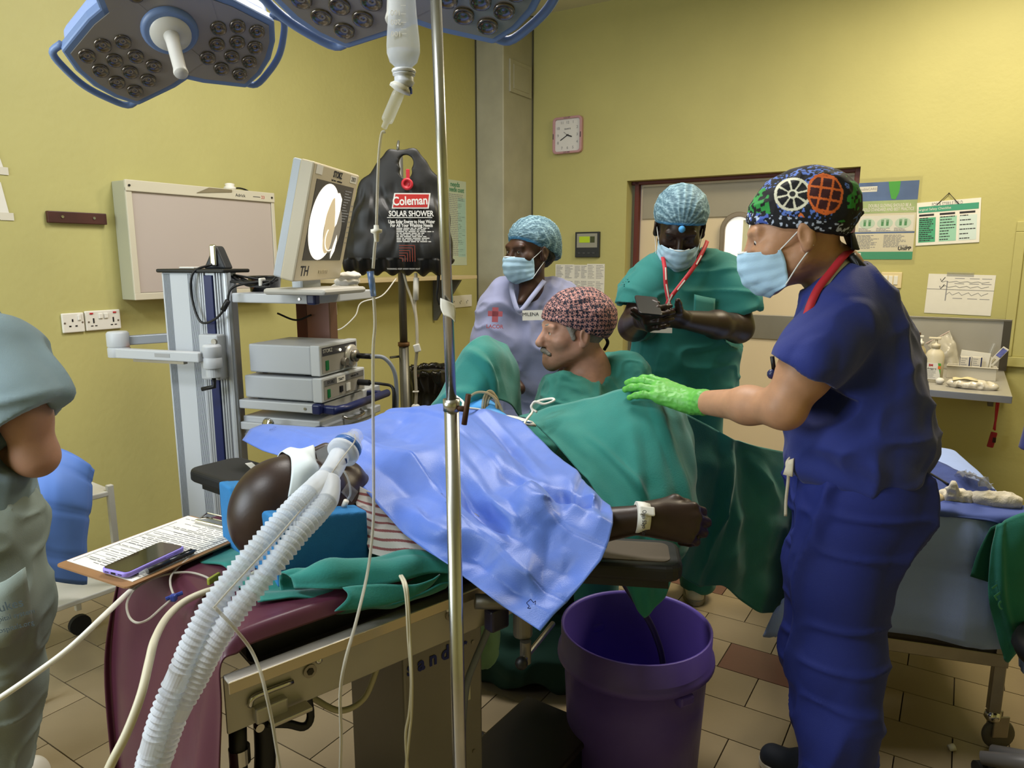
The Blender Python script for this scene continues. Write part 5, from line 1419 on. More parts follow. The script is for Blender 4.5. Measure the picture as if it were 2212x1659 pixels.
MB(frame(pa_ + d * .8 + V((0, 0, .006)), d)).box((0, 0, 0), (.03, .004, .002)).build('pen_clip', BLACK, t)

# ------------------------------------------------------------------ cables on the maroon sheet
CB2 = mat('cable_cream', '#c9c2ab', .45)
t = thing('monitor_cable', 'thick cream cable curving down over the maroon sheet', 'cable', tuple(tp(470, 1272, TZ)))
z_ = TZ + .012
cord('cable', [tp(560, 1235, z_), tp(500, 1262, z_), tp(440, 1280, z_), tp(395, 1302, z_), tp(360, 1335, z_ + .004), P(335, 1380, 1.06), P(322, 1430, 1.02), P(305, 1500, .98), P(275, 1580, .95), P(240, 1650, .93), P(200, 1740, .92)], .0068, CB2, t)
t = thing('white_cable', 'thin white cable running from the clipboard down to the left', 'cable', tuple(tp(280, 1278, TZ)))
cord('cable', [tp(335, 1240, z_), tp(300, 1262, z_), tp(275, 1282, z_ + .004), P(230, 1325, 1.12), P(150, 1400, 1.06), P(70, 1460, 1.02), P(0, 1508, 1.0), P(-80, 1560, .98)], .0048, WHITE, t)
t = thing('extension_line', 'thin clear infusion line with a blue stopcock lying on the maroon sheet', 'tubing', tuple(tp(375, 1295, TZ)))
TC = MATS['tube_clear']
zs = TZ + .011
cord('tube', [tp(450, 1172, zs + .008), tp(400, 1212, zs + .012), tp(372, 1240, zs), tp(368, 1262, zs), tp(376, 1288, zs + .004)], .0022, TC, t)
cord('tube', [tp(376, 1290, zs + .004), tp(350, 1312, zs), tp(320, 1338, zs), tp(295, 1345, zs), tp(278, 1330, zs), tp(275, 1300, zs), tp(295, 1270, zs), tp(345, 1245, zs), tp(400, 1236, zs), tp(440, 1244, zs), tp(470, 1262, zs)], .0022, TC, t)
b0 = tp(375, 1291, zs + .006)
MB().box(b0, (.012, .012, .014)).build('stopcock', mat('stopcock_blue', '#2a3a86', .35), t, bev=.003)
MB().tube([b0 + V((-.012, -.006, 0)), b0 + V((.012, .012, .004))], .004, 8).build('stopcock_port', mat('stopcock_blue', '#2a3a86'), t)
g0 = tp(462, 1250, zs + .008)
MB(frame(g0, tp(480, 1238, zs) - tp(448, 1258, zs))).box((0, 0, 0), (.034, .007, .014)).build('line_clamp', mat('clamp_olive', '#8a9030', .5), t, bev=.002)
# lines that hang at the rail
cord('tube', [P(462, 1310, 1.03), P(500, 1350, 1.04), P(540, 1400, 1.05), P(562, 1450, 1.04), P(575, 1500, 1.03), P(588, 1560, 1.03), P(598, 1620, 1.03), P(612, 1700, 1.03)], .0028, TC, t)
t = thing('paired_leads', 'pair of thin cream leads hanging from the green cloth beside the pole', 'lead', tuple(P(868, 1250, 1.3)))
cord('lead', [P(862, 1240, 1.32), P(872, 1262, 1.27), P(878, 1300, 1.26), P(882, 1380, 1.26), P(888, 1470, 1.26), P(884, 1540, 1.26), P(876, 1590, 1.26), P(882, 1680, 1.26)], .0030, CB2, t)
cord('lead', [P(866, 1240, 1.32), P(877, 1262, 1.27), P(882, 1300, 1.26), P(886, 1380, 1.26), P(890, 1470, 1.25), P(889, 1540, 1.26), P(884, 1590, 1.26), P(875, 1680, 1.26)], .0030, CB2, t)
t = thing('looped_hose', 'cream hose hanging in a loop below the table side panel', 'hose', tuple(P(740, 1535, 1.45)))
cord('hose', [P(640, 1480, 1.45), P(680, 1510, 1.45), P(735, 1535, 1.45), P(785, 1510, 1.48), P(812, 1450, 1.5), P(830, 1380, 1.52)], .007, CB2, t)
t = thing('grey_hose', 'grey hose running from the table clamp down behind the pole', 'hose', tuple(P(1040, 1400, 1.5)))
cord('hose', [P(1075, 1300, 1.5), P(1050, 1370, 1.48), P(1025, 1430, 1.46), P(1008, 1480, 1.45), P(1000, 1560, 1.45), P(998, 1700, 1.47)], .008, mat('hose_grey', '#6d7280', .5), t)

# ------------------------------------------------------------------ bucket
bc_ = V((.362, 1.92, 0)); RH = .50
t = thing('purple_bucket', 'large purple plastic bin catching fluid under the green drape point', 'bucket', tuple(bc_))
PUR = mat('bucket_purple', '#5a48a2', .42, var=.10, vscale=7, bump=.04, bscale=20)
MB().lathe([(.0, .015), (.185, .015), (.195, .2), (.208, RH - .01), (.212, RH), (.218, RH - .002), (.217, RH - .07), (.226, RH - .076), (.228, RH - .092), (.222, RH - .1), (.208, RH - .105), (.203, .3), (.19, .01), (.0, .008)], 56, Matrix.Translation(bc_), cap=False).build('body', PUR, t, smooth=True)
for a in (2.0, 5.2):
    k = Matrix.Translation(bc_ + V((0, 0, RH - .115))) @ rot('Z', math.degrees(a)) 
    MB(k).box((.215, 0, 0), (.03, .05, .03)).build('handle_lug', PUR, t, bev=.008)
sc_ = MB(Matrix.Translation(bc_))
cord('drain_hose', [P(1330, 1215, 1.62), P(1350, 1262, 1.70), P(1395, 1330, 1.80), P(1415, 1370, 1.86), P(1430, 1420, 1.90), P(1438, 1500, 1.93)], .009, mat('hose_dark', '#34323c', .4), t)
# ------------------------------------------------------------------ steps and dark things under the table
st0 = PZ(1200, 1640, 0)
t = thing('step_stool', 'low dark step stool on the floor beside the purple bucket', 'step stool', (.05, 1.80, 0))
SMt = frame(V((.045, 1.80, 0)), V((.82, -.57, 0)))
MB(SMt).box((0, 0, .19), (.26, .38, .02)).build('tread', mat('step_brown', '#221c16', .4, var=.15), t, bev=.008)
MB(SMt).box((0, 0, .09), (.24, .36, .18)).build('body', mat('step_black', '#0e0e10', .5), t, bev=.006)
t = thing('soiled_linen', 'heap of dark green cloths on the floor under the table', 'cloth', (.05, 2.45, 0))
S = SDF((-.3, 2.15, -.01), (.45, 2.85, .45), .01)
for (x, y, z, a, b, c) in ((.0, 2.5, .12, .2, .2, .14), (.18, 2.45, .1, .18, .16, .12), (.08, 2.6, .22, .16, .14, .12)): S.ell((x, y, z), (a, b, c), .06)
S.build('heap', mat('linen_dark', '#14382e', .9, var=.1), t, disp=lambda v, n: .02 * (1 - 2 * np.abs(vnoise(v, 12, 3))))
t = thing('pale_green_cloth', 'pale green bunched cloth hanging under the table rail by the pole', 'cloth', tuple(P(1035, 1370, 1.75)))
S = SDF(P(1035, 1370, 1.75) - V((.12, .1, .14)), P(1035, 1370, 1.75) + V((.12, .1, .14)), .006)
S.cap(P(1030, 1330, 1.75), P(1035, 1410, 1.76), .045, .035, .02).cap(P(1050, 1350, 1.74), P(1055, 1410, 1.76), .03, .03, .02)
S.build('bunch', mat('cloth_mint', '#7fa58c', .9), t, disp=lambda v, n: .008 * (1 - 2 * np.abs(vnoise(v * np.array([1, 1, .4]), 40, 3))))
# ================================================================== people
SKL = mat('skin_light', '#b48768', .5, var=.14, vscale=22, bump=.04, bscale=260, sss=.12)
SKD = mat('skin_dark', '#2b1b15', .40, var=.22, vscale=20, bump=.025, bscale=320)
SKD2 = mat('skin_brown', '#432b20', .45, var=.18, vscale=22, bump=.025, bscale=300)
SKM = mat('skin_tan', '#a97f68', .5, var=.10, vscale=20, bump=.04, bscale=260, sss=.1)
EYEW = mat('eye_white', '#cfc8bf', .25); EYED = mat('eye_dark', '#1d1512', .2)
MASKM = mat('mask_blue', '#a9cbe4', .75, var=.03, bump=.08, bscale=300)
LOOP = mat('loop_white', '#dfe0de', .7)

def hframe(c, fwd, up=(0, 0, 1), s=1.0):
    y = V(fwd).normalized(); z = V(up); x = y.cross(z).normalized(); z = x.cross(y)
    return Matrix(((x.x * s, y.x * s, z.x * s, c[0]), (x.y * s, y.y * s, z.y * s, c[1]), (x.z * s, y.z * s, z.z * s, c[2]), (0, 0, 0, 1)))
def rotm(M):
    s = M.to_3x3().col[0].length
    return np.array([[M[i][j] / s for j in range(3)] for i in range(3)]), s
def head(S, M, ears=True, old=False, jaw=1.0, nose=1.0):
    R3, s = rotm(M)
    g = lambda *p: tuple(M @ V(p))
    e = lambda c, r, k=.02, mode='u', rx=None: S.ell(g(*c), tuple(a * s for a in r), k * s, R3 if rx is None else R3 @ np.array(rx.to_3x3()), mode)
    c = lambda a, b, ra, rb=None, k=.015, mode='u', flat=None: S.cap(g(*a), g(*b), ra * s, (ra if rb is None else rb) * s, k * s, mode, flat)
    e((0, -.015, .035), (.076, .098, .086))
    e((0, .03, -.025), (.062, .064, .085), .03)
    for q in (-1, 1):
        c((q * .054, .0, -.05), (q * .018, .066, -.098), .020 * jaw, .018, .03)
        e((q * .046, .057, -.022), (.024, .026, .022), .025)
    c((0, .072, -.100), (0, .076, -.095), .021, k=.025)
    c((-.036, .078, .024), (.036, .078, .024), .014, k=.018)
    # eye sockets, lids
    for q in (-1, 1):
        e((q * .032, .098, .004), (.019, .016, .014), .014, 's')
        e((q * .032, .074, .004), (.016, .0145, .012), .006)
        c((q * .018, .087, .010), (q * .046, .081, .009), .0045, k=.006)
        c((q * .019, .086, -.006), (q * .046, .080, -.005), .0035, k=.006)
        c((q * .016, .092, .022), (q * .050, .080, .025), .006, k=.01)
        if old: c((q * .02, .087, -.016), (q * .045, .079, -.017), .005, k=.012)
    # nose
    c((0, .088, .016), (0, .108 + .006 * (nose - 1), -.030), .0085, .0125 * nose, .012)
    e((0, .110, -.034), (.012, .011, .010), .008)
    for q in (-1, 1): e((q * .013, .100, -.038), (.008, .011, .008), .008)
    for q in (-1, 1): e((q * .007, .106, -.046), (.0035, .005, .004), .003, 's')
    # mouth
    c((-.018, .089, -.064), (.018, .089, -.064), .0075, k=.008); c((-.015, .088, -.077), (.015, .088, -.077), .008, k=.008)
    c((-.022, .098, -.0705), (.022, .098, -.0705), .003, k=.004, mode='s')
    if old:
        for q in (-1, 1): c((q * .019, .1, -.036), (q * .032, .088, -.068), .004, k=.012, mode='s')
    if ears:
        for q in (-1, 1):
            rx = Matrix.Rotation(q * -.35, 4, 'Z') @ Matrix.Rotation(-.15, 4, 'X')
            e((q * .083, -.014, -.004), (.011, .020, .032), .008, rx=rx)
            e((q * .084, -.010, -.028), (.008, .010, .012), .008)
            e((q * .095, -.009, -.002), (.007, .010, .018), .004, 's')
def eyes(M, parent, gaze=(0, 1, 0), white=EYEW):
    _, s = rotm(M)
    for q in (-1, 1):
        c = M @ V((q * .032, .078, .003)); d = (M.to_3x3() @ V(gaze)).normalized()
        o = MB().ball(c, .0118 * s, 16).build('eye', white, parent, smooth=True)
        MB().ball(c + d * .0078 * s, .0056 * s, 12).build('iris', EYED, o, smooth=True)
def face_mask(M, parent, top=-.012, wid=1.0):
    rows = []
    cl = [(.123, top), (.130, top - .020), (.131, top - .045), (.126, top - .070), (.113, top - .092), (.090, top - .110), (.070, top - .116)]
    ed = [(.040, top - .012), (.036, top - .026), (.034, top - .042), (.034, top - .056), (.034, top - .070), (.036, top - .084), (.040, top - .092)]
    for i in range(7):
        r = []
        for a in np.linspace(-1, 1, 11):
            w = (1 - math.cos(a * 1.35)) / (1 - math.cos(1.35))
            y = cl[i][0] + (ed[i][0] - cl[i][0]) * w; z = cl[i][1] + (ed[i][1] - cl[i][1]) * abs(a)
            r.append(M @ V((.072 * wid * math.sin(a * 1.35) / math.sin(1.35), y, z)))
        rows.append(r)
    o = sheet('face_mask', rows, MASKM, parent, (7, 5), [lambda G, u, v: .0035 * (tri(u * .75 + .1) - .5) * np.clip(1.2 - np.abs(v - 5) / 5, .3, 1) * np.clip(u, 0, 1) + .002 * vnoise(G, 60, 2)], thick=.0022)
    MB().tube(smoothpath([M @ V((.034 * a, .0045 + .121 - .018 * abs(a) ** 2, top - .004)) for a in (-1, -.5, 0, .5, 1)], 4), .0022, 6).build('nose_wire', LOOP, o, smooth=True)
    for q in (-1, 1):
        cord('ear_loop', [M @ V((q * .071 * wid, .042, top - .012)), M @ V((q * .079, .012, top + .012)), M @ V((q * .086, -.022, .028))], .0016, LOOP, o, n=6)
        cord('ear_loop', [M @ V((q * .072 * wid, .042, top - .090)), M @ V((q * .079, .010, top - .05)), M @ V((q * .086, -.024, -.026))], .0016, LOOP, o, n=6)
    return o
def bouffant(M, parent, fat=1.0, back=0.0, label=None, seed=0, res=.0035):
    R3, s = rotm(M)
    r = np.array((.096, .118, .092)) * s * fat
    c = np.array(M @ V((0, -.022 - back, .058)))
    S = SDF(c - .16 * s, c + .16 * s, res)
    S.ell(tuple(c), tuple(r), .01, R3)
    if back: S.ell(tuple(M @ V((0, -.10, -.01))), (.075 * s, .055 * s, .075 * s), .05, R3)
    n = (M.to_3x3() @ V((0, .42, -1))).normalized()
    S.plane(M @ V((0, .075, .052)), n, .012)
    p0 = np.array(M @ V((0, .10, .055)))
    loc = lambda v: (v - np.array(M.translation)) @ R3 / s
    def rid(v):
        q = loc(v); a = np.arctan2(q[:, 0], np.hypot(q[:, 1] - .09, q[:, 2] - .045)) * 9 + 1.2 * vnoise(q, 18, seed)
        return 1 - 2 * np.abs(np.sin(a * 1.4)) ** .6, vnoise(q * np.array([.6, 1.2, 1.6]), 170, seed + 1)
    def disp(v, n):
        a, b = rid(v); return .0014 * a + .0012 * b
    def colr(v):
        a, b = rid(v); q = loc(v)
        d = (q - np.array([0, .075, .052])) @ np.array([0, .387, -.922])
        w = np.clip(.36 + .55 * b + .30 * a, 0, 1)[:, None]
        base = np.array(lin('#3f6071')) * (1 - w) + np.array(lin('#9dbfcd')) * w
        rim = np.clip(1 + d / .012, 0, 1)[:, None] * np.clip((q[:, 1:2]) / .04, 0, 1)
        return base * (1 - rim) + np.array(lin('#4b9fdf')) * rim
    return S.build('bouffant_cap', mat('bouffant', '#9cc4da', .7, attr=True), parent, disp=disp, col=colr, label=label)
def scrub_cap(M, parent, colr, m, label=None, res=.0025, fat=1.0, tilt=.36):
    R3, s = rotm(M)
    c = np.array(M @ V((0, -.018, .044)))
    S = SDF(c - .15 * s, c + .15 * s, res)
    S.ell(tuple(c), tuple(np.array((.086, .110, .094)) * s * fat), .01, R3)
    S.ell(tuple(M @ V((0, -.06, .05))), tuple(np.array((.088, .075, .075)) * s * fat), .04, R3)
    n = (M.to_3x3() @ V((0, tilt, -1))).normalized()
    S.plane(M @ V((0, .082, .042)), n, .006)
    loc = lambda v: (v - np.array(M.translation)) @ R3 / s
    o = S.build('scrub_cap', m, parent, disp=lambda v, n: .0025 * (1 - 2 * np.abs(vnoise(loc(v) * np.array([1, 1, 1.8]), 18, 6))) + .0015 * vnoise(v, 60, 2), col=lambda v: colr(loc(v)), label=label)
    return o
def hand(S, M, curl=(.4, .5, .3), spread=.06, left=False, s=1.0, thumb=None, k=.006, fingers=None):
    """M: origin wrist, x to the fingers, z out of the back of the hand; thumb towards +y (right hand)"""
    f = -1 if left else 1
    g = lambda p: tuple(M @ V((p[0] * s, p[1] * f * s, p[2] * s)))
    kn = [(.090, .030, .002), (.096, .010, .005), (.091, -.011, .004), (.081, -.030, .0)]
    for q in kn: S.cap(g((.0, q[1] * .55, 0)), g(q), .0165 * s, .0115 * s, .016 * s)
    S.cap(g((.02, -.018, -.006)), g((.075, -.024, -.008)), .014 * s, .012 * s, .012 * s)
    S.cap(g((.015, .018, -.008)), g((.05, .034, -.010)), .017 * s, .013 * s, .014 * s)
    LL = ((.043, .026, .021), (.047, .030, .022), (.043, .028, .021), (.034, .021, .019))
    for i, q in enumerate(kn):
        cu = curl if fingers is None else fingers[i]
        p = V(q); yaw = (1.5 - i) * spread; a = 0
        for j in range(3):
            a += cu[j]
            d = V((math.cos(a) * math.cos(yaw), math.cos(a) * math.sin(yaw), -math.sin(a)))
            n = p + d * LL[i][j]
            r0 = (.0102, .0094, .0087, .0078)[j] * (.9 if i == 3 else 1)
            S.cap(g(p), g(n), r0 * s, (.0102, .0094, .0087, .0078)[j + 1] * s * (.9 if i == 3 else 1), k * s)
            p = n
    th = thumb or [(.022, .026, -.010), (.055, .050, -.016), (.083, .058, -.020), (.106, .054, -.024)]
    S.chain([g(q) for q in th], [.0145 * s, .012 * s, .0105 * s, .0085 * s], k * 1.3 * s)
def wrinkle(a=.006, sc=9, sd=0, an=(1, 1, .45)):
    A = np.array(an)
    rd = lambda v, s_, d: np.clip(1 - np.abs(vnoise(v, s_, d)) * 3.4, 0, 1) ** 1.4
    return lambda v, n: a * (1.5 * rd(v * A, sc, sd) + .8 * rd(v * A[::-1], sc * 1.9, sd + 3) + .8 * vnoise(v, sc * .8, sd + 5) - .5)
def ribbon(name, pts, w, m, parent, nrm, thick=.0012, sub=6):
    p = smoothpath(pts, sub); rows = []
    for i, q in enumerate(p):
        t = (p[min(i + 1, len(p) - 1)] - p[max(i - 1, 0)]).normalized()
        nn = V(nrm(q) if callable(nrm) else nrm); sd = t.cross(nn).normalized() * w / 2
        rows.append([q - sd, q + sd])
    me = gridmesh(name, np.array([[tuple(x) for x in r] for r in rows]))
    return link(name, me, m, parent, solid=thick)

# ------------------------------------------------------------------ man in navy scrubs, hand on the draped knee
NAVY = mat('scrub_navy', '#1c2b7a', .78, var=.06, vscale=20, bump=.10, bscale=420, sheen=.15)
m1 = thing('person', 'man in navy scrubs and bright printed cap, green gloved hand on the draped knee', 'person', tuple(P(1810, 1700, 1.72).xy.to_3d()))
hM = hframe(P(1716, 508, 1.64), (-.94, .24, -.20), (-.10, 0, 1))
j = {}
nb = P(1822, 628, 1.68)
S = SDF(V((.34, 1.36, 1.0)), V((1.14, 2.08, 1.83)), .0040)
head(S, hM, old=True)
S.chain([tuple(hM @ V((0, -.022, -.045))), tuple(P(1800, 590, 1.66)), tuple(nb)], [.056, .060, .066], .03)
S.cap(P(1815, 655, 1.60), P(1815, 655, 1.76), .055, .055, .04).cap(P(1835, 730, 1.62), P(1835, 730, 1.76), .075, .075, .05).cap(P(1840, 730, 1.68), P(1850, 860, 1.68), .085, .10, .05)
sh, el, wr_p = P(1800, 705, 1.52), P(1692, 880, 1.53), P(1497, 868, 1.80)
S.chain([tuple(sh), tuple(sh + (el - sh) * .55), tuple(el)], [.062, .054, .043], .03)
mid = el + (wr_p - el) * .35
S.chain([tuple(el), tuple(mid), tuple(wr_p)], [.042, .041, .027], .03)
S.cap(tuple(el + V((.008, 0, -.006))), tuple(el + V((.008, 0, -.006))), .036, k=.02)
b1 = S.build('body', SKL, m1, disp=lambda v, n: -.0012 * np.maximum(0, vnoise(v * np.array([1, 1, 2.5]), 60, 4)) * (v[:, 2] > 1.4))
eyes(hM, m1, (0, .9, -.4))
face_mask(hM, m1)
# glove with five fingers
gm = frame(wr_p, P(1425, 842, 1.855) - wr_p, z=V((-.22, -.30, 1)))
G = SDF(wr_p - V((.26, .14, .10)), wr_p + V((.09, .24, .12)), .0028)
G.chain([tuple(wr_p + (mid - wr_p) * .20), tuple(wr_p)], [.034, .031], .01)
hand(G, gm, curl=(.12, .30, .22), spread=.10, left=True, s=1.08, thumb=[(.022, .026, -.010), (.055, .052, -.018), (.080, .066, -.026), (.100, .072, -.032)])
GL = mat('glove_green', '#5fae48', .45, var=.08, vscale=30, bump=.12, bscale=90)
G.build('glove', GL, m1, disp=lambda v, n: .0012 * (1 - 2 * np.abs(vnoise(v, 90, 2))))
# far arm hangs on the other side
S = SDF(V((.5, 1.3, .85)), V((1.3, 2.2, 1.62)), .0062)
# torso: pairs of capsules across the shoulders
def pair(S, px, py, yc, half, r, k=.06): S.cap(P(px, py, yc - half), P(px, py, yc + half), r, r, k)
pair(S, 1824, 632, 1.68, .055, .080); pair(S, 1832, 668, 1.69, .10, .075); pair(S, 1845, 730, 1.69, .10, .100); pair(S, 1855, 810, 1.69, .08, .118); pair(S, 1850, 880, 1.69, .07, .132); pair(S, 1848, 945, 1.69, .07, .150); pair(S, 1852, 985, 1.69, .07, .145)
S.cap(P(1880, 690, 1.66), P(1895, 800, 1.68), .060, .075, .06)
S.chain([tuple(P(1812, 690, 1.53)), tuple(P(1760, 760, 1.50)), tuple(P(1733, 800, 1.50))], [.078, .072, .071], .05)
S.chain([tuple(P(1812, 690, 1.86)), tuple(P(1780, 800, 1.92))], [.078, .075], .05)
sd = (el - sh).normalized()
S.plane(P(1812, 640, 1.66), (-.75, 0, 1.0), .01) if False else None
ce = P(1735, 806, 1.50)
# trim the sleeve, open neck, hem
S.op(lambda X, Y, Z: np.maximum(np.maximum(-((X - ce.x) * sd.x + (Y - ce.y) * sd.y + (Z - ce.z) * sd.z), np.sqrt((X - ce.x) ** 2 + (Y - ce.y) ** 2 + (Z - ce.z) ** 2) - .14), (Y - 1.60)), ce - V((.15, .15, .15)), ce + V((.15, .15, .15)), .004, 's')
S.cap(tuple(ce - sd * .03), tuple(ce + sd * .06), .060, .062, .004, 's')
nk = P(1812, 606, 1.66)
S.ell(tuple(P(1785, 590, 1.665)), (.078, .080, .058), .012, Matrix.Rotation(-.6, 3, 'Y'), 's')
S.plane(P(1850, 1012, 1.69), (0, 0, -1), .012)
S.ell(tuple(P(1852, 1030, 1.69)), (.15, .2, .05), .01, None, 's')
fw = wrinkle(.0085, 6.5, 4, (1, 1, .55))
top = S.build('scrub_top', NAVY, m1, disp=lambda v, n: fw(v, n) + .006 * np.sin((v[:, 0] * .8 + v[:, 2] * .9) * 46 + 4 * vnoise(v, 4, 1)) * np.clip((1.28 - v[:, 2]) / .2, 0, 1))
# trousers: hips and two legs
S = SDF(V((.5, 1.25, .03)), V((1.3, 2.2, 1.17)), .007)
hp_ = P(1852, 1060, 1.69)
S.cap(hp_ - V((0, .08, 0)), hp_ + V((0, .08, 0)), .132, .132, .06); pair(S, 1848, 1005, 1.69, .08, .130)
S.cap(P(1864, 1110, 1.63), P(1864, 1110, 1.77), .104, .104, .06)
fl_ = V((.84, 1.86, .05)); nl_ = V((.80, 1.55, .05))
def on(px, py, y): return tuple(P(px, py, y))
S.chain([on(1845, 1080, 1.60), on(1808, 1250, 1.57), on(1798, 1420, 1.545), on(1806, 1560, 1.53), on(1812, 1760, 1.53)], [.135, .105, .092, .090, .084], .05)
S.chain([on(1835, 1080, 1.77), on(1788, 1230, 1.80), on(1770, 1400, 1.83), on(1785, 1540, 1.85), on(1800, 1625, 1.86)], [.130, .105, .092, .090, .085], .04)
S.plane(P(1850, 990, 1.69), (0, 0, 1), .012)
S.plane((0, 0, .055), (0, 0, -1), .006)
fw2 = wrinkle(.010, 6, 14, (1, 1, .35))
S.build('trousers', mat('trouser_navy', '#1b2876', .8, var=.06, vscale=18, bump=.10, bscale=420), m1, disp=fw2)
# waist tie, shoe soles, lanyard, badge, pen
WT = mat('tie_cream', '#cfc6b2', .8)
ribbon('waist_tie', [P(1712, 985, 1.60), P(1700, 1000, 1.585), P(1703, 1030, 1.585), P(1698, 1080, 1.60), P(1697, 1115, 1.60)], .007, WT, m1, (-.5, -1, 0), .002)
sheet('waist_tie', [[P(1702, 995, 1.585), P(1715, 990, 1.57)], [P(1692, 1025, 1.58), P(1712, 1030, 1.565)]], WT, m1, (3, 3), thick=.004)
def shoe(a, b, wid, parent, m, sole, zt=.10):
    d = (b - a); M = frame((a + b) / 2, d); L = d.length
    S = SDF(M.translation - V((.2, .2, .03)), M.translation + V((.2, .2, .14)), .004)
    g = lambda *p: tuple(M @ V(p))
    S.cap(g(-L * .32, 0, .045), g(L * .30, 0, .036), .045, .040, .02).cap(g(-L * .3, 0, .075), g(-L * .1, 0, .07), .038, .035, .03)
    S.plane((0, 0, .022), (0, 0, -1), .003)
    o = S.build('shoe', m, parent)
    so = MB(M).prism([(L * .5 * math.cos(t) * (1 if math.cos(t) > 0 else .98), wid * .5 * math.sin(t) * (1.0 + .12 * math.cos(t))) for t in np.linspace(0, 2 * PI, 28, endpoint=False)], .003, .028).build('sole', sole, o, bev=.004)
    return o
SHM = mat('shoe_navy', '#1b2233', .7, var=.1); SOLE = mat('sole_white', '#c9c6be', .5)
shoe(P(1800, 1628, 1.84).xy.to_3d(), V((.775, 1.985, 0)), .10, m1, SHM, SOLE)
shoe(V((.80, 1.53, 0)), V((.535, 1.60, 0)), .10, m1, SHM, SOLE)
LAN = mat('lanyard_red', '#b02532', .6, var=.04)
ribbon('lanyard', [P(1738, 700, 1.49), P(1750, 660, 1.505), P(1768, 622, 1.53), P(1796, 586, 1.555), P(1820, 556, 1.58), P(1838, 540, 1.62), P(1838, 545, 1.70)], .017, LAN, m1, (-.55, -.8, .25))
ribbon('undershirt_collar', [P(1778, 622, 1.535), P(1800, 592, 1.555), P(1822, 570, 1.58), P(1836, 560, 1.61)], .012, mat('cotton_white', '#d9d6d0', .9), m1, (-.4, -.9, .35), .004)
lw = MB(); lw.tube(smoothpath([P(1838, 552, 1.59), P(1858, 575, 1.575), P(1876, 592, 1.57)], 4), .010, 8); lw.build('lanyard_clip', BLACK, m1, smooth=True)
cord('lanyard_cord', [P(1830, 545, 1.62), P(1850, 562, 1.575), P(1868, 600, 1.56), P(1880, 612, 1.555), P(1888, 585, 1.57), P(1872, 570, 1.58)], .003, BLACK, m1)
sheet('badge_card', [[P(1882, 592, 1.575), P(1892, 585, 1.59)], [P(1908, 628, 1.585), P(1922, 618, 1.60)]], mat('badge_cream', '#c9bf9a', .5), m1, (3, 3), thick=.003)
MB().tube([P(1668, 770, 1.60), P(1672, 800, 1.60)], .005, 8).build('pocket_pen', BLACK, m1, smooth=True)
MB().ball(P(1668, 808, 1.60), .012, 10).build('pocket_clip', BLUEP, m1, smooth=True)
def afr(q):
    n = len(q); u = np.arctan2(q[:, 0], q[:, 1]) ; 
    c = np.tile(np.array(lin('#0d0e14')), (n, 1))
    cell = vnoise(q, 24, 3); fine = vnoise(q, 120, 5); fine2 = vnoise(q, 200, 8)
    def put(mask, col): c[mask] = lin(col)
    put((cell > .18) & (fine > -.05), '#2c8a3a')
    put((cell < -.28) & (fine2 > .15), '#5a78c8')
    side = -1 if np.mean(q[:, 0]) < -9 else 1
    for sx in (-1, 1):
        S_ = q[:, 0] * sx > 0
        Y, Z = q[:, 1], q[:, 2]
        # pale wheel medallion
        dy, dz = Y - .002, Z - .088; r = np.sqrt(dy ** 2 + dz ** 2); a = np.arctan2(dz, dy)
        put(S_ & (r < .036), '#0d0e14')
        put(S_ & ((np.abs(r - .033) < .0028) | ((r < .031) & (r > .008) & (np.abs(np.sin(a * 4)) < .22 + .003 / np.maximum(r, .004))) | (np.abs(r - .008) < .002)), '#d9d6c0')
        # orange net shape
        dy, dz = Y + .060, Z - .074; r = np.sqrt((dy * 1.0) ** 2 + (dz * .8) ** 2)
        put(S_ & (r < .034), '#3a1216')
        put(S_ & (r < .036) & ((tri((dy + dz * .4) * 42) < .2) | (tri((dz - dy * .4) * 40) < .2) | (np.abs(r - .033) < .002)), '#d2662a')
        dy, dz = Y - .012, Z - .034
        put(S_ & (np.abs(dy) < .03) & (np.abs(dz) < .014) & (np.abs(dz - .008 * np.sin(dy * 260)) < .0032), '#cf6a2c')
        put(S_ & (Y > .05) & (Z > .05) & (fine > -.1), '#2f8f40')
        # dotted band
        b = Z - (.042 - .36 * (.082 - Y)) 
        put(S_ & (b < .026), '#0e1018')
        put(S_ & (b < .024) & (b > .002) & (fine2 > .34), '#b8c4dc')
        put(S_ & (b < .026) & (Y > .055) & (fine > .1), '#4a63b8')
    return c
scrub_cap(hM, m1, afr, mat('cap_print', '#333333', .8, attr=True), res=.0016, fat=1.03)
MB().tube(smoothpath([hM @ V((.01, -.118, .02)), hM @ V((.02, -.135, .012)), hM @ V((.03, -.15, .02))], 4), .006, 6).build('cap_tie', mat('tie_dark', '#15171f', .8), m1, smooth=True)
sheet('cap_tail', [[hM @ V((-.04, -.108, -.022)), hM @ V((0, -.122, -.02)), hM @ V((.04, -.108, -.022))], [hM @ V((-.03, -.108, -.055)), hM @ V((0, -.128, -.06)), hM @ V((.03, -.112, -.05))]], mat('tie_dark', '#15171f'), m1, (4, 4), thick=.003)

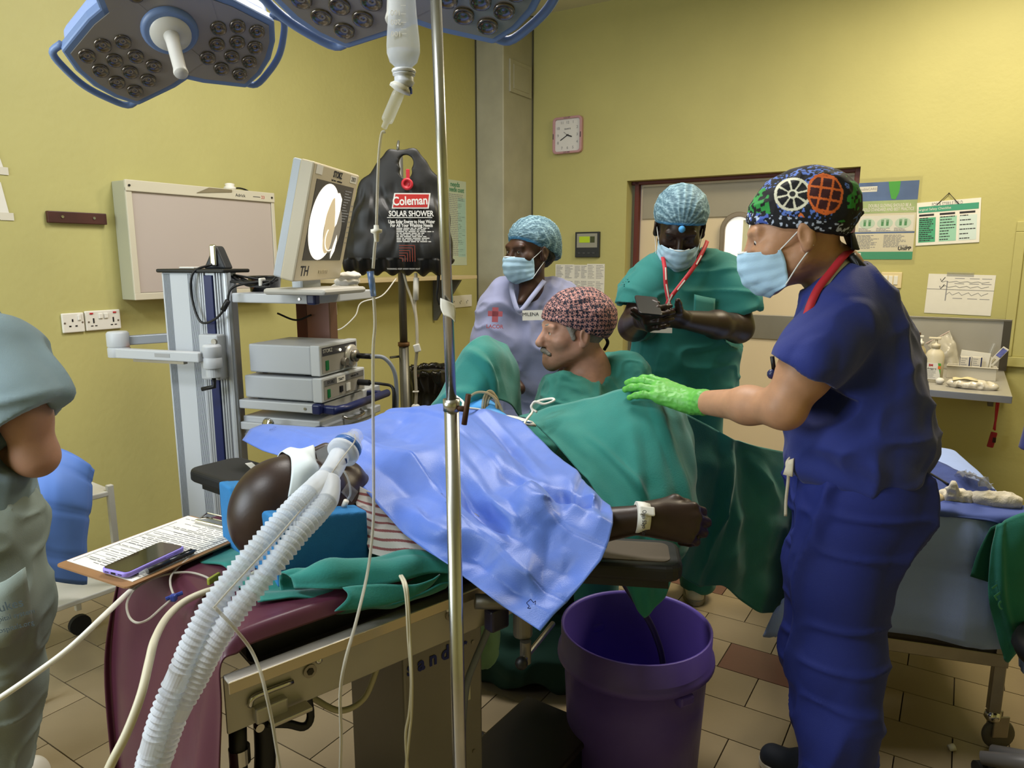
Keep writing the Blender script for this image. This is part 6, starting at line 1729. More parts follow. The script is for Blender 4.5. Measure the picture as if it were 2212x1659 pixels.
# ------------------------------------------------------------------ man in green scrubs looking at his phone
GSC = mat('scrub_green', '#1f7470', .8, var=.05, vscale=20, bump=.10, bscale=420, sheen=.15)
YG = 2.95
m2 = thing('person', 'man in green scrubs, blue mask and net cap, looking down at his phone', 'person', (.72, 3.02, 0))
hM2 = hframe(P(1468, 494, YG), (-.16, -.86, -.50), (0, -.35, 1), 1.12)
S = SDF(V((.42, 2.35, 1.02)), V((1.06, 3.25, 1.90)), .0045)
head(S, hM2, nose=1.0)
S.chain([tuple(hM2 @ V((0, -.02, -.03))), tuple(P(1478, 585, YG + .06))], [.064, .072], .03)
S.cap(P(1430, 625, YG + .05), P(1540, 625, YG + .08), .08, .08, .05).cap(P(1480, 680, YG + .06), P(1480, 780, YG + .06), .13, .14, .05)
# arms: shoulder, elbow, wrist
rs, re, rw = P(1392, 620, YG), P(1368, 705, YG - .08), P(1385, 690, YG - .30)
ls, le, lw_ = P(1590, 620, YG + .02), P(1595, 708, YG - .06), P(1472, 690, YG - .32)
S.chain([tuple(rs), tuple(re), tuple(rw)], [.044, .056, .034], .03)
S.chain([tuple(ls), tuple(le), tuple(le + (lw_ - le) * .4), tuple(lw_)], [.056, .058, .052, .034], .03)
hand(S, frame(lw_, P(1405, 692, YG - .38) - lw_, z=V((.0, -.55, -.80))), curl=(.22, .28, .18), spread=.01, left=True, s=1.15, thumb=[(.022, .026, -.010), (.045, .055, -.010), (.062, .078, -.014), (.075, .095, -.018)])
hand(S, frame(rw, P(1402, 690, YG - .42) - rw, z=V((-.8, -.45, -.1))), curl=(.9, .8, .4), spread=.03, s=1.12, thumb=[(.022, .026, -.010), (.05, .045, -.02), (.072, .05, -.03), (.09, .045, -.04)])
S.build('body', SKD, m2)
eyes(hM2, m2, (0, .6, -.8), mat('eye_white_dim', '#2a1d18', .4))
face_mask(hM2, m2, top=-.018)
bouffant(hM2, m2, 1.02, seed=2)
MB().ball(hM2 @ V((0, .104, .052)), .014, 10).build('cap_knot', mat('knot_blue', '#4b9fdf', .7), m2, smooth=True)
S = SDF(V((.30, 2.6, .72)), V((1.25, 3.4, 1.62)), .007)
def pairx(S, x0, x1, py, y, r, k=.06): S.cap(P(x0, py, y), P(x1, py, y), r, r, k)
pairx(S, 1440, 1520, 572, YG + .06, .060); pairx(S, 1415, 1555, 598, YG + .06, .070); pairx(S, 1425, 1548, 640, YG + .06, .110); pairx(S, 1435, 1540, 700, YG + .06, .145); pairx(S, 1435, 1515, 780, YG + .06, .150); pairx(S, 1430, 1510, 850, YG + .06, .155)
S.chain([tuple(P(1408, 602, YG + .03)), tuple(P(1384, 640, YG + .0)), tuple(P(1371, 672, YG - .02))], [.080, .088, .090], .05)
S.chain([tuple(P(1562, 602, YG + .05)), tuple(P(1590, 640, YG + .02)), tuple(P(1600, 680, YG - .01))], [.085, .094, .098], .05)
for (cp, dd_, rr) in ((P(1372, 660, YG - .01), V((-.10, -.1, -1)), .070), (P(1600, 678, YG + .0), V((.30, -.08, -1)), .078)):
    dd_.normalize(); c_ = cp
    S.op(lambda X, Y, Z, c_=c_, d_=dd_: np.maximum(-((X - c_.x) * d_.x + (Y - c_.y) * d_.y + (Z - c_.z) * d_.z), np.sqrt((X - c_.x) ** 2 + (Y - c_.y) ** 2 + (Z - c_.z) ** 2) - .145), c_ - V((.16, .16, .16)), c_ + V((.16, .16, .16)), .004, 's')
    S.cap(tuple(c_ - dd_ * .05), tuple(c_ + dd_ * .05), rr, rr, .004, 's')
S.ell(tuple(P(1476, 548, YG + .02)), (.088, .10, .072), .012, None, 's')
S.plane(P(1480, 862, YG), (0, 0, -1), .01)
S.build('scrub_top', GSC, m2, disp=wrinkle(.009, 7, 2))
S = SDF(V((.40, 2.75, .05)), V((1.08, 3.35, 1.05)), .009)
for a, b in (((.64, 3.02, .98), (.60, 3.03, .08)), ((.80, 3.04, .98), (.86, 3.08, .08))):
    S.chain([a, ((a[0] + b[0]) / 2, a[1], .5), b], [.125, .10, .085], .05)
S.build('trousers', GSC, m2, disp=wrinkle(.006, 6, 5))
CLOG = mat('clog_white', '#d3cec2', .4)
shoe(V((.87, 3.22, 0)), V((.83, 2.98, 0)), .10, m2, CLOG, mat('clog_sole', '#8f897e', .6)); shoe(V((.62, 3.2, 0)), V((.60, 2.96, 0)), .10, m2, CLOG, mat('clog_sole', '#8f897e'))
zf = YG - .11
ln = [[P(1528, 520, YG + .02), P(1522, 535, YG - .04), P(1500, 575, zf + .01), P(1470, 615, zf - .02), P(1445, 648, zf - .03), P(1440, 668, zf - .03)], [P(1432, 555, YG - .05), P(1436, 580, zf), P(1438, 615, zf - .02), P(1444, 650, zf - .03), P(1447, 668, zf - .03)]]
for k, q in enumerate(ln):
    o = ribbon('lanyard', q, .016, mat('lanyard_red', '#b02532'), m2, (-.1, -1, .1))
    sp_l = smoothpath(q, 6)
    for f in (.35, .6, .8):
        i = int(f * (len(sp_l) - 1)); d = sp_l[i + 1] - sp_l[i]
        MB(frame(sp_l[i] + V((0, -.003, 0)), d, z=V((0, -1, .1)))).box((0, .002, 0), (.05, .005, .0006)).build('lanyard_print', WHITEP, o)
MB(frame(P(1428, 704, zf - .06), V((1, .05, -.03)), z=V((0, -1, .2)))).box((0, 0, 0), (.088, .055, .002)).build('badge_card', WHITEP, m2)
sheet('chest_pocket', [[P(1500, 636, zf + .008), P(1522, 641, zf + .016), P(1545, 645, zf + .03)], [P(1498, 690, zf - .02), P(1520, 694, zf - .01), P(1542, 694, zf + .01)]], GSC, m2, (4, 4), thick=.003)
pc = P(1400, 660, YG - .42)
ph = thing('black_phone', 'black phone held in both hands by the man in green scrubs', 'phone', tuple(pc))
MB(frame(pc, V((1, .0, -.10)), z=V((0.05, -.35, .9)))).prism(rrect(.082, .15, .012), -.004, .004).build('case', BLACK, ph, bev=.002)

# ------------------------------------------------------------------ nurse in pale lilac scrubs
LIL = mat('scrub_lilac', '#8f93b6', .8, var=.05, vscale=20, bump=.10, bscale=420, sheen=.15)
YN = 3.12
m3 = thing('person', 'woman in pale lilac scrubs with net cap and blue mask, looking left', 'person', (.08, 3.2, 0))
hM3 = hframe(P(1142, 545, YN), (-.76, -.66, -.02), (0, 0, 1), 1.02)
S = SDF(V((-.22, 2.75, .98)), V((.42, 3.42, 1.85)), .0045)
head(S, hM3, nose=1.0)
S.chain([tuple(hM3 @ V((0, -.02, -.04))), tuple(P(1148, 650, YN + .03))], [.052, .060], .03)
S.cap(P(1100, 665, YN + .04), P(1190, 655, YN + .08), .05, .05, .05).cap(P(1140, 680, YN + .06), P(1142, 730, YN + .06), .080, .080, .04)
S.chain([tuple(P(1075, 690, YN + .02)), tuple(P(1050, 760, YN - .02)), tuple(P(1120, 840, YN - .14))], [.055, .046, .03], .03)
S.chain([tuple(P(1225, 690, YN + .08)), tuple(P(1235, 790, YN + .0)), tuple(P(1190, 850, YN - .12))], [.055, .046, .03], .03)
S.cap(P(1146, 622, YN - .0), P(1125, 652, YN - .075), .050, .016, .02)
S.ell(tuple(hM3 @ V((0, -.055, .02))), (.080, .085, .085), .02)
S.build('body', SKD2, m3)
S = SDF(hM3 @ V((0, -.08, -.02)) - V((.14, .14, .14)), hM3 @ V((0, -.08, -.02)) + V((.14, .14, .14)), .005)
S.ell(tuple(hM3 @ V((0, -.055, .01))), (.083, .083, .085), .02)
S.build('hair', mat('hair_black', '#0c0908', .6), m3, disp=lambda v, n: .002 * vnoise(v, 120, 1))
eyes(hM3, m3, (-.3, 1, .0)); face_mask(hM3, m3, top=-.014)
bouffant(hM3, m3, 1.04, back=.012, seed=5)
S = SDF(V((-.36, 2.7, .66)), V((.56, 3.55, 1.62)), .007)
pairx(S, 1085, 1190, 630, YN + .05, .062); pairx(S, 1085, 1205, 680, YN + .05, .10); pairx(S, 1090, 1190, 740, YN + .04, .135); pairx(S, 1105, 1180, 830, YN + .05, .125); pairx(S, 1100, 1185, 920, YN + .05, .14)
S.chain([tuple(P(1078, 670, YN + .02)), tuple(P(1058, 735, YN))], [.082, .078], .05)
S.chain([tuple(P(1215, 650, YN + .08)), tuple(P(1245, 740, YN + .06))], [.082, .078], .05)
S.cap(tuple(P(1052, 745, YN)), tuple(P(1040, 800, YN)), .066, .066, .004, 's')
vk, vb = P(1144, 592, YN - .03), P(1123, 652, YN - .14)
S.cap(tuple(vk), tuple(vb), .072, .008, .006, 's')
S.plane((0, 0, .72), (0, 0, -1), .01)
S.build('scrub_top', LIL, m3, disp=wrinkle(.008, 8, 7, (.6, 1, 1)))
tr_p = [P(1104, 612, YN - .06), P(1108, 640, YN - .10), P(1122, 672, YN - .138), P(1150, 640, YN - .105), P(1176, 606, YN - .04)]
ribbon('neck_trim', tr_p, .020, mat('trim_lilac', '#8d92b2', .8), m3, (-.1, -1, .25), .002, 5)
CRS = mat('cross_red', '#a0505a', .8)
cm = frame(P(1070, 680, YN - .140), V((1, -.15, -.02)), z=V((-.15, -1, .15)))
MB(cm).box((0, 0, .004), (.026, .062, .001)).box((0, .004, .004), (.062, .022, .001)).build('cross_emblem', CRS, m3)
text('LACOR', .022, cm @ Matrix.Translation((.0, -.050, .004)), CRS, m3, bold=.0005)
cm2 = frame(P(1150, 681, YN - .145), V((1, .1, .02)), z=V((.1, -1, .1)))
MB(cm2).box((0, 0, .002), (.085, .042, .002)).build('name_sticker', WHITEP, m3)
text('MILENA', .020, cm2 @ Matrix.Translation((-.008, .004, .0035)), INK, m3)
S = SDF(V((-.2, 2.9, .05)), V((.4, 3.45, .9)), .01)
for a, b in (((.0, 3.15, .8), (-.02, 3.15, .08)), ((.18, 3.2, .8), (.2, 3.2, .08))): S.chain([a, b], [.13, .09], .05)
S.build('trousers', LIL, m3)
shoe(V((-.02, 3.24, 0)), V((-.06, 3.0, 0)), .1, m3, CLOG, MATS['clog_sole']); shoe(V((.2, 3.28, 0)), V((.16, 3.05, 0)), .1, m3, CLOG, MATS['clog_sole'])

# ------------------------------------------------------------------ seated surgeon
YS = 2.46
GWN = mat('gown_green', '#2c7e74', .85, var=.06, vscale=20, bump=.12, bscale=380, sheen=.15)
m4 = thing('person', 'older man with grey moustache and pink floral cap, seated in a green gown', 'person', (.30, 2.62, 0))
hM4 = hframe(P(1236, 718, YS), (-.965, -.25, .0), (.06, 0, 1), 1.06)
S = SDF(V((-.02, 2.15, .95)), V((.62, 2.95, 1.50)), .0036)
head(S, hM4, old=True, nose=1.25)
S.chain([tuple(hM4 @ V((0, -.025, -.045))), tuple(P(1268, 795, YS + .03)), tuple(P(1285, 850, YS + .06))], [.064, .074, .095], .03)
S.cap(P(1260, 850, YS - .02), P(1320, 850, YS + .14), .08, .08, .04)
b4 = S.build('body', mat('skin_pink', '#b88a76', .5, var=.16, vscale=24, bump=.05, bscale=240, sss=.12), m4, disp=lambda v, n: -.0010 * np.maximum(0, vnoise(v * np.array([1, 1, 2.2]), 55, 4)))
eyes(hM4, m4, (.1, 1, .06))
GH = mat('hair_grey', '#8d8780', .85, var=.2, vscale=60, bump=.4, bscale=300)
S = SDF(hM4 @ V((0, .1, -.06)) - V((.06, .06, .05)), hM4 @ V((0, .1, -.06)) + V((.06, .06, .05)), .0025)
for q in (-1, 1): S.cap(tuple(hM4 @ V((q * .003, .098, -.055))), tuple(hM4 @ V((q * .027, .085, -.066))), .0095, .0065, .006)
S.build('moustache', GH, m4, disp=lambda v, n: .0012 * vnoise(v, 300, 2))
for q in (-1, 1): MB().tube(smoothpath([hM4 @ V((q * .016, .095, .026)), hM4 @ V((q * .032, .091, .030)), hM4 @ V((q * .05, .080, .026))], 4), .0042, 6).build('eyebrow', GH, m4, smooth=True)
S = SDF(hM4 @ V((0, -.05, -.02)) - V((.15, .15, .13)), hM4 @ V((0, -.05, -.02)) + V((.15, .15, .13)), .0035)
R3, s4 = rotm(hM4)
S.ell(tuple(hM4 @ V((0, -.020, .022))), tuple(np.array((.080, .100, .080)) * s4), .01, R3)
S.ell(tuple(hM4 @ V((0, .115, .0))), tuple(np.array((.16, .105, .16)) * s4), .004, R3, 's')
for q in (-1, 1): S.ell(tuple(hM4 @ V((q * .085, .004, -.03))), tuple(np.array((.03, .034, .050)) * s4), .006, R3, 's')
S.plane(hM4 @ V((0, -.05, -.052)), hM4.to_3x3() @ V((0, 0, -1)), .01)
for q in (-1, 1): S.cap(tuple(hM4 @ V((q * .067, .034, .036))), tuple(hM4 @ V((q * .066, .018, -.012))), .0135, .009, .008)
S.build('hair', GH, m4, disp=lambda v, n: .0012 * vnoise(v, 250, 2))
def floral(q):
    n = len(q); c = np.tile(np.array(lin('#1c1c30')), (n, 1))
    # scattered five petalled flowers: nearest jittered cell centre in 3-D
    for sc_, off, col in ((66, 0, '#d49a94'),):
        p = q * sc_ + off; cell = np.floor(p); f = p - cell - .5
        h = vnoise(cell + .5, 1.0, int(off * 9)); h2 = vnoise(cell + 9.7, 1.3, 4)
        # direction tangential to the skull
        nrm = q / (np.linalg.norm(q, axis=1, keepdims=True) + 1e-9)
        f = f + .22 * np.stack([h, h2, h * h2], 1); f = f - nrm * np.sum(f * nrm, 1, keepdims=True)
        t1 = np.cross(nrm, np.array([0.3, .2, 1.])); t1 /= np.linalg.norm(t1, axis=1, keepdims=True); t2 = np.cross(nrm, t1)
        a = np.arctan2(np.sum(f * t2, 1), np.sum(f * t1, 1)) + h * 6; r = np.linalg.norm(f, axis=1)
        m = r < .34 + .20 * np.cos(a * 5)
        c[m] = np.array(lin(col)) * (.75 + .35 * (h2[m, None]))
    return np.clip(c, 0, 1)
scrub_cap(hM4, m4, floral, mat('cap_print', '#333333'), res=.0022, fat=1.08, tilt=.34)
MB().tube(smoothpath([hM4 @ V((0, -.118, -.02)), hM4 @ V((.01, -.13, -.04)), hM4 @ V((.02, -.122, -.065))], 4), .006, 6).build('cap_tie', mat('tie_dark', '#15171f'), m4, smooth=True)
S = SDF(V((-.10, 2.2, .42)), V((.75, 3.05, 1.32)), .006)
S.cap(P(1255, 862, YS - .06), P(1330, 812, YS + .16), .070, .078, .05)
S.cap(P(1235, 900, YS - .04), P(1335, 890, YS + .16), .135, .135, .06)
S.cap(P(1250, 1000, YS + .06), P(1310, 1000, YS + .14), .19, .19, .08)
S.chain([tuple(P(1350, 815, YS + .10)), tuple(P(1372, 900, YS + .02)), tuple(P(1300, 960, YS - .14))], [.10, .085, .07], .05)
S.chain([tuple(P(1225, 850, YS - .06)), tuple(P(1195, 930, YS - .12)), tuple(P(1160, 960, YS - .2))], [.09, .08, .065], .05)
S.chain([tuple(hM4 @ V((0, -.025, -.06))), tuple(P(1262, 802, YS + .03))], [.066, .074], .008) if False else None
S.cap(tuple(hM4 @ V((0, .02, -.08))), tuple(P(1258, 815, YS - .02)), .095, .080, .01, 's')
S.plane((0, 0, .45), (0, 0, -1), .01)
gw = wrinkle(.0065, 9, 3, (1, 1, .7))
S.build('surgical_gown', GWN, m4, disp=lambda v, n: gw(v, n) + .0018 * (1 - 2 * np.abs(vnoise(v, 30, 9))))
cord('neck_tie', [hM4 @ V((.01, -.105, -.085)), hM4 @ V((.03, -.10, -.10)), hM4 @ V((.05, -.085, -.115))], .006, mat('tie_blue', '#2a48a8', .7), m4)
S = SDF(V((0, 2.3, 0)), V((.7, 3.0, .75)), .012)
for a, b, c in (((.28, 2.62, .6), (.05, 2.5, .52), (.07, 2.52, .06)), ((.34, 2.72, .6), (.3, 2.42, .52), (.32, 2.44, .06))): S.chain([a, b, c], [.13, .09, .07], .05)
S.build('trousers', GSC, m4)
stl = thing('surgeon_stool', 'round stool under the seated man in the green gown', 'stool', (.34, 2.68, 0))
MB().lathe([(.16, .44), (.17, .46), (.17, .49), (.15, .505)], 24, Matrix.Translation((.34, 2.68, -.06))).build('seat', BLACK, stl, smooth=True)
MB().cyl((.34, 2.68, .05), (.34, 2.68, .39), .03).build('post', STEELD, stl)
for k in range(5):
    a = k * 2 * PI / 5; MB().tube([(.34, 2.68, .08), (.34 + .25 * math.cos(a), 2.68 + .25 * math.sin(a), .04)], [.022, .016], 8).build('leg', STEELD, stl, smooth=True)

# ------------------------------------------------------------------ patient
m5 = thing('person', 'patient lying on the operating table, bald dark head on blue foam, eyes taped', 'person', tuple(T(.6, .31, TZ)))
hc = T(.258, .300, 1.024)
ff = TX * .36 + V((0, 0, .93)) + TY * .04
hM5 = hframe(hc, ff, -TX * .93 + V((0, 0, .36)), 1.15)
S = SDF(V((-.80, 1.08, .88)), V((.56, 2.0, 1.22)), .0042)
head(S, hM5, nose=1.3)
ncl = T(.44, .31, .985)
S.chain([tuple(hM5 @ V((0, -.03, -.04))), tuple(ncl)], [.062, .066], .03)
S.cap(T(.50, .14, .965), T(.50, .50, .965), .062, .062, .05).cap(T(.55, .22, .96), T(.82, .24, .965), .070, .070, .05).cap(T(.55, .42, .96), T(.82, .40, .965), .070, .070, .05)
psh, pel, pwr = T(.50, .10, .962), P(1110, 1150, 1.40), P(1398, 1120, 1.40)
pel = psh + (pwr - psh) * .5 + V((0, -.0, -.02))
S.chain([tuple(psh), tuple(pel), tuple(pel + (pwr - pel) * .4), tuple(pwr)], [.052, .042, .040, .0285], .03)
hand(S, frame(pwr, P(1480, 1128, 1.40) - pwr, z=V((.0, -.80, .50))), curl=(.85, 1.05, .7), spread=.03, s=1.06, thumb=[(.022, .026, -.006), (.058, .044, -.010), (.084, .040, -.020), (.104, .030, -.030)])
Sp = S
pb_o = S.build('body', SKD, m5, disp=lambda v, n: -.0007 * np.maximum(0, np.sin(v[:, 0] * 420 + v[:, 1] * 300)) * 0)
# eye tape across the face, strip on the near cheek
tp_rows = []
for z in (.046, .030, .014, -.004):
    r = []
    for a in np.linspace(-1.25, 1.15, 9):
        r.append(Sp.hug(hM5 @ V((0, -.01, z)), hM5.to_3x3() @ V((math.sin(a), math.cos(a), .12 * a)), .004))
    tp_rows.append(r)
sheet('eye_tape', tp_rows, mat('tape_white', '#cfdadf', .6), m5, (4, 4), thick=.002)
sheet('cheek_tape', [[hM5 @ V((.070, .045, -.045)), hM5 @ V((.060, .064, -.060))], [hM5 @ V((.066, .030, -.075)), hM5 @ V((.056, .050, -.090))]], FILM, m5, (3, 3), thick=.001)
# wrist band with handwriting
wx = (P(1480, 1128, 1.40) - pwr).normalized()
bM_ = frame(pwr - wx * .012, wx.orthogonal(), z=wx)
MB(bM_).lathe([(.0325, -.013), (.0335, -.013), (.0335, .013), (.0325, .013)], 32).build('wrist_band', mat('band_white', '#d8d7d2', .5), m5, smooth=True)
tv = frame(pwr - wx * .012 + V((0, -.0335, .006)), V((0.02, .0, -1)), z=V((0, -1, .15)))
text('Ojaja 52yo Tot', .012, tv @ Matrix.Translation((.004, -.001, .001)), INK, m5, 'handwriting', sx=.75)
MB(bM_).box((0, .0345, .004), (.02, .006, .032)).build('band_clasp', MATS['band_white'], m5, bev=.003)
# striped gown over the near shoulder
gow = [
    [(752, 1045, 1.535), (775, 1050, 1.525), (800, 1062, 1.515), (840, 1085, 1.50)],
    [(768, 1085, 1.50), (800, 1105, 1.485), (840, 1120, 1.475), (890, 1130, 1.46)],
    [(782, 1135, 1.465), (820, 1155, 1.445), (870, 1165, 1.43), (935, 1178, 1.42)],
    [(800, 1195, 1.43), (845, 1207, 1.41), (905, 1212, 1.39), (985, 1226, 1.385)],
]
def stripes(G, u, v):
    s = u * 2.6 + v * .35; w = (s % 1.0) < .30
    c = np.where(w[..., None], np.array(lin('#8e5354')), np.array(lin('#cfc9c4')))
    return c
sheet('striped_gown', gow, mat('gown_stripe', '#cccccc', .85, attr=True), m5, (60, 30), [lambda G, u, v: .006 * vnoise(G, 14, 2) + .003 * (1 - 2 * np.abs(vnoise(G, 26, 5)))], pix=True, thick=.002, col=stripes)
# airway: clear connector, filter disc, Y piece, two corrugated hoses
FROST = mat('frosted_plastic', '#e6ecf6', .35, trans=.12, ior=1.2, alpha=.66, var=.03)
aw = thing('breathing_circuit', 'pair of translucent corrugated breathing hoses with Y piece leading to the mouth', 'breathing hose', tuple(P(705, 1040, 1.28)))
mth = hM5 @ V((0, .10, -.07))
a1, a2, a3 = P(768, 940, 1.43), P(748, 968, 1.40), P(733, 985, 1.37)
MB().tube(smoothpath([mth, mth + V((.01, -.01, .05)), P(748, 950, 1.45), a1], 5), .010, 12).build('airway_tube', CLEAR, aw, smooth=True)
sheet('clear_wrap', [[P(680, 975, 1.48), P(695, 1000, 1.46), P(712, 1015, 1.45)], [P(715, 955, 1.47), P(728, 972, 1.45), P(735, 990, 1.43)], [P(752, 930, 1.46), P(762, 940, 1.44), P(772, 952, 1.43)]], FILM, aw, (5, 5), [lambda G, u, v: .006 * vnoise(G, 50, 2)], thick=.001)
ax_ = (a3 - a1).normalized()
dM = frame(a2, ax_.orthogonal(), z=ax_)
MB(dM).lathe([(.012, -.05), (.016, -.045), (.018, -.02), (.028, -.016), (.030, -.006)], 28, cap=False).build('elbow_cone', CLEAR, aw, smooth=True)
MB(dM).lathe([(.026, -.008), (.031, -.006), (.031, .004), (.027, .006)], 28).build('filter_ring', mat('filter_blue', '#3f74c2', .3, trans=.3, alpha=.9), aw, smooth=True)
MB(dM).lathe([(.028, .006), (.033, .008), (.033, .018), (.027, .021), (.020, .024)], 28).build('filter_disc', FROST, aw, smooth=True)
sp0 = P(742, 998, 1.345)
MB().tube([sp0 + V((-.004, .014, .004)), sp0], .0075, 12).build('sample_port', mat('port_navy', '#22407e', .3), aw, smooth=True)
yj = P(706, 1032, 1.29)
MB().tube(smoothpath([a3, P(722, 1008, 1.335), yj], 4), [.0205] * 9, 18).build('y_piece', FROST, aw, smooth=True)
h1 = [P(700, 1036, 1.285), P(672, 1062, 1.235), P(640, 1092, 1.19), P(600, 1135, 1.15), P(533, 1212, 1.10), P(463, 1302, 1.07), P(424, 1372, 1.05), P(392, 1445, 1.04), P(350, 1545, 1.02), P(318, 1660, 1.01), P(298, 1760, 1.0)]
h2 = [P(712, 1040, 1.285), P(708, 1078, 1.235), P(682, 1112, 1.19), P(645, 1152, 1.15), P(585, 1228, 1.10), P(508, 1322, 1.065), P(462, 1392, 1.055), P(426, 1462, 1.05), P(376, 1555, 1.035), P(338, 1668, 1.02), P(316, 1770, 1.01)]
for nm, h in (('hose', h1), ('hose', h2)):
    pth = smoothpath(h, 12)
    MB().tube(pth[:16], [.0205] * 8 + [.0200] * 8, 16).build('hose_cuff', FROST, aw, smooth=True)
    # resample evenly
    L = [0]
    for i in range(1, len(pth)): L.append(L[-1] + (pth[i] - pth[i - 1]).length)
    st = .0050; n = int((L[-1] - L[15]) / st); pp = []; k = 0
    for i in range(n):
        d = L[15] + i * st
        while k < len(L) - 2 and L[k + 1] < d: k += 1
        t_ = (d - L[k]) / max(L[k + 1] - L[k], 1e-9); pp.append(pth[k].lerp(pth[k + 1], t_))
    rr = []
    for i in range(n):
        smooth_cuff = any(abs(i - c0) < 3 for c0 in ((int(n * .62), int(n * .80), int(n * .93)) if h is h1 else (int(n * .70), int(n * .86))))
        rr.append((.0200 if i % 2 else .0152) if not smooth_cuff else .0188)
    MB().tube(pp, rr, 24).build(nm, FROST, aw)
cord('sample_line', [a1 + V((0, -.01, .004)), P(765, 955, 1.38), P(735, 995, 1.32), P(700, 1045, 1.25), P(660, 1090, 1.19), P(600, 1160, 1.10), P(540, 1225, 1.03), P(490, 1280, .99), P(462, 1312, .965)], .0016, TUBE, aw, n=6)
pi_ = thing('pilot_line', 'clear pilot tube with a small white and red marked valve at the neck', 'tubing', tuple(P(745, 1095, 1.47)))
cord('tube', [P(738, 1010, 1.44), P(752, 1035, 1.44), P(757, 1065, 1.445), P(750, 1080, 1.45)], .0022, CLEAR, pi_)
d0_, d1_ = P(748, 1082, 1.45), P(735, 1112, 1.46)
MB().tube([d0_, d0_.lerp(d1_, .45)], .0062, 12).build('valve_body', WHITE, pi_, smooth=True)
MB().tube([d0_.lerp(d1_, .45), d0_.lerp(d1_, .7)], .0064, 12).build('valve_band', RED, pi_, smooth=True)
MB().tube([d0_.lerp(d1_, .7), d1_], .0062, 12).build('valve_tip', mat('valve_green', '#6f8f2a', .4), pi_, smooth=True)

# ------------------------------------------------------------------ staff member cut by the left edge
SAGE = mat('scrub_grey', '#788c94', .8, var=.05, vscale=20, bump=.10, bscale=420, sheen=.15)
YL = 1.72
m6 = thing('person', 'person in grey green scrubs cut off by the left edge of the picture', 'person', tuple(P(-60, 1659, YL).xy.to_3d()))
hM6 = hframe(P(-175, 520, YL), (.45, .86, -.15), (0, 0, 1))
S = SDF(V((-1.75, 1.25, .9)), V((-.98, 2.1, 1.90)), .006)
head(S, hM6)
S.cap(P(-165, 600, YL), P(-110, 760, YL), .06, .09, .03)
S.chain([tuple(P(-10, 760, YL - .05)), tuple(P(55, 900, YL - .05)), tuple(P(78, 985, YL - .04)), tuple(P(-20, 1000, YL + .12)), tuple(P(-110, 985, YL + .2))], [.06, .052, .046, .042, .034], .03)
S.cap(P(-100, 800, YL), P(-100, 1000, YL), .12, .12, .05)
S.build('body', SKM, m6)
S = SDF(V((-1.9, 1.2, .78)), V((-.95, 2.15, 1.5)), .007)
S.cap(P(-110, 740, YL - .06), P(-70, 735, YL + .1), .085, .085, .05); S.cap(P(-105, 840, YL - .04), P(-90, 840, YL + .08), .13, .13, .06); S.cap(P(-80, 1000, YL - .04), P(-80, 1000, YL + .08), .145, .145, .06); S.cap(P(-70, 1110, YL - .04), P(-70, 1110, YL + .08), .14, .14, .06)
S.chain([tuple(P(-5, 765, YL - .04)), tuple(P(38, 860, YL - .06)), tuple(P(52, 905, YL - .06))], [.092, .095, .098], .05)
ce6 = P(52, 912, YL - .06); sd6 = (P(75, 975, YL - .05) - P(10, 830, YL - .05)).normalized(); sd6 = (sd6 + V((.32, 0, 0))).normalized()
S.op(lambda X, Y, Z: np.maximum(-((X - ce6.x) * sd6.x + (Y - ce6.y) * sd6.y + (Z - ce6.z) * sd6.z), np.sqrt((X - ce6.x) ** 2 + (Y - ce6.y) ** 2 + (Z - ce6.z) ** 2) - .14), ce6 - V((.15, .15, .15)), ce6 + V((.15, .15, .15)), .004, 's')
S.cap(tuple(ce6 - sd6 * .05), tuple(ce6 + sd6 * .06), .078, .08, .004, 's')
S.plane(P(-60, 1125, YL), (0, 0, -1), .012)
S.build('scrub_top', SAGE, m6, disp=wrinkle(.010, 6, 5))
S = SDF(V((-1.75, 1.2, .05)), V((-.95, 2.15, 1.02)), .008)
S.cap(P(-70, 1120, YL - .06), P(-70, 1120, YL + .08), .14, .14, .06)
S.chain([tuple(P(-40, 1150, YL - .05)), tuple(P(-22, 1300, YL - .06)), tuple(P(-25, 1480, YL - .06)), tuple(P(-30, 1760, YL - .06))], [.135, .120, .108, .095], .05)
S.chain([tuple(P(-110, 1150, YL + .08)), tuple(P(-120, 1400, YL + .08)), tuple(P(-130, 1700, YL + .08))], [.12, .1, .09], .05)
S.plane((0, 0, .06), (0, 0, -1), .01)
tr6 = S.build('trousers', mat('trouser_sage', '#86928c', .8, var=.05, bump=.10, bscale=420), m6, disp=wrinkle(.011, 6, 3, (1, 1, .4)))
sheet('trouser_pocket', [[P(-40, 1270, YL - .195), P(10, 1255, YL - .19), P(55, 1225, YL - .165)], [P(-40, 1400, YL - .195), P(20, 1395, YL - .185), P(72, 1345, YL - .150)]], MATS['trouser_sage'], m6, (4, 4), thick=.003)
tm_ = frame(P(5, 1300, YL - .20), V((1, .15, .22)), z=V((0.2, -1, 0.1)))
for k_, (s_, z_s) in enumerate((('Lukes', .030), ('hospital system', .017), ('hospitals.org', .017))): text(s_, z_s, tm_ @ Matrix.Translation((.01, -.012 - .026 * k_, .004)), mat('print_slate', '#3d4a4e', .8), m6, 'lettering')
for x_, y_ in ((-1.30, 1.62), (-1.42, 1.80)): shoe(V((x_, y_ + .1, 0)), V((x_ + .05, y_ - .14, 0)), .1, m6, CLOG, MATS['clog_sole'])

bouffant(hM6, m6, 1.02, seed=8, res=.005); eyes(hM6, m6); face_mask(hM6, m6)

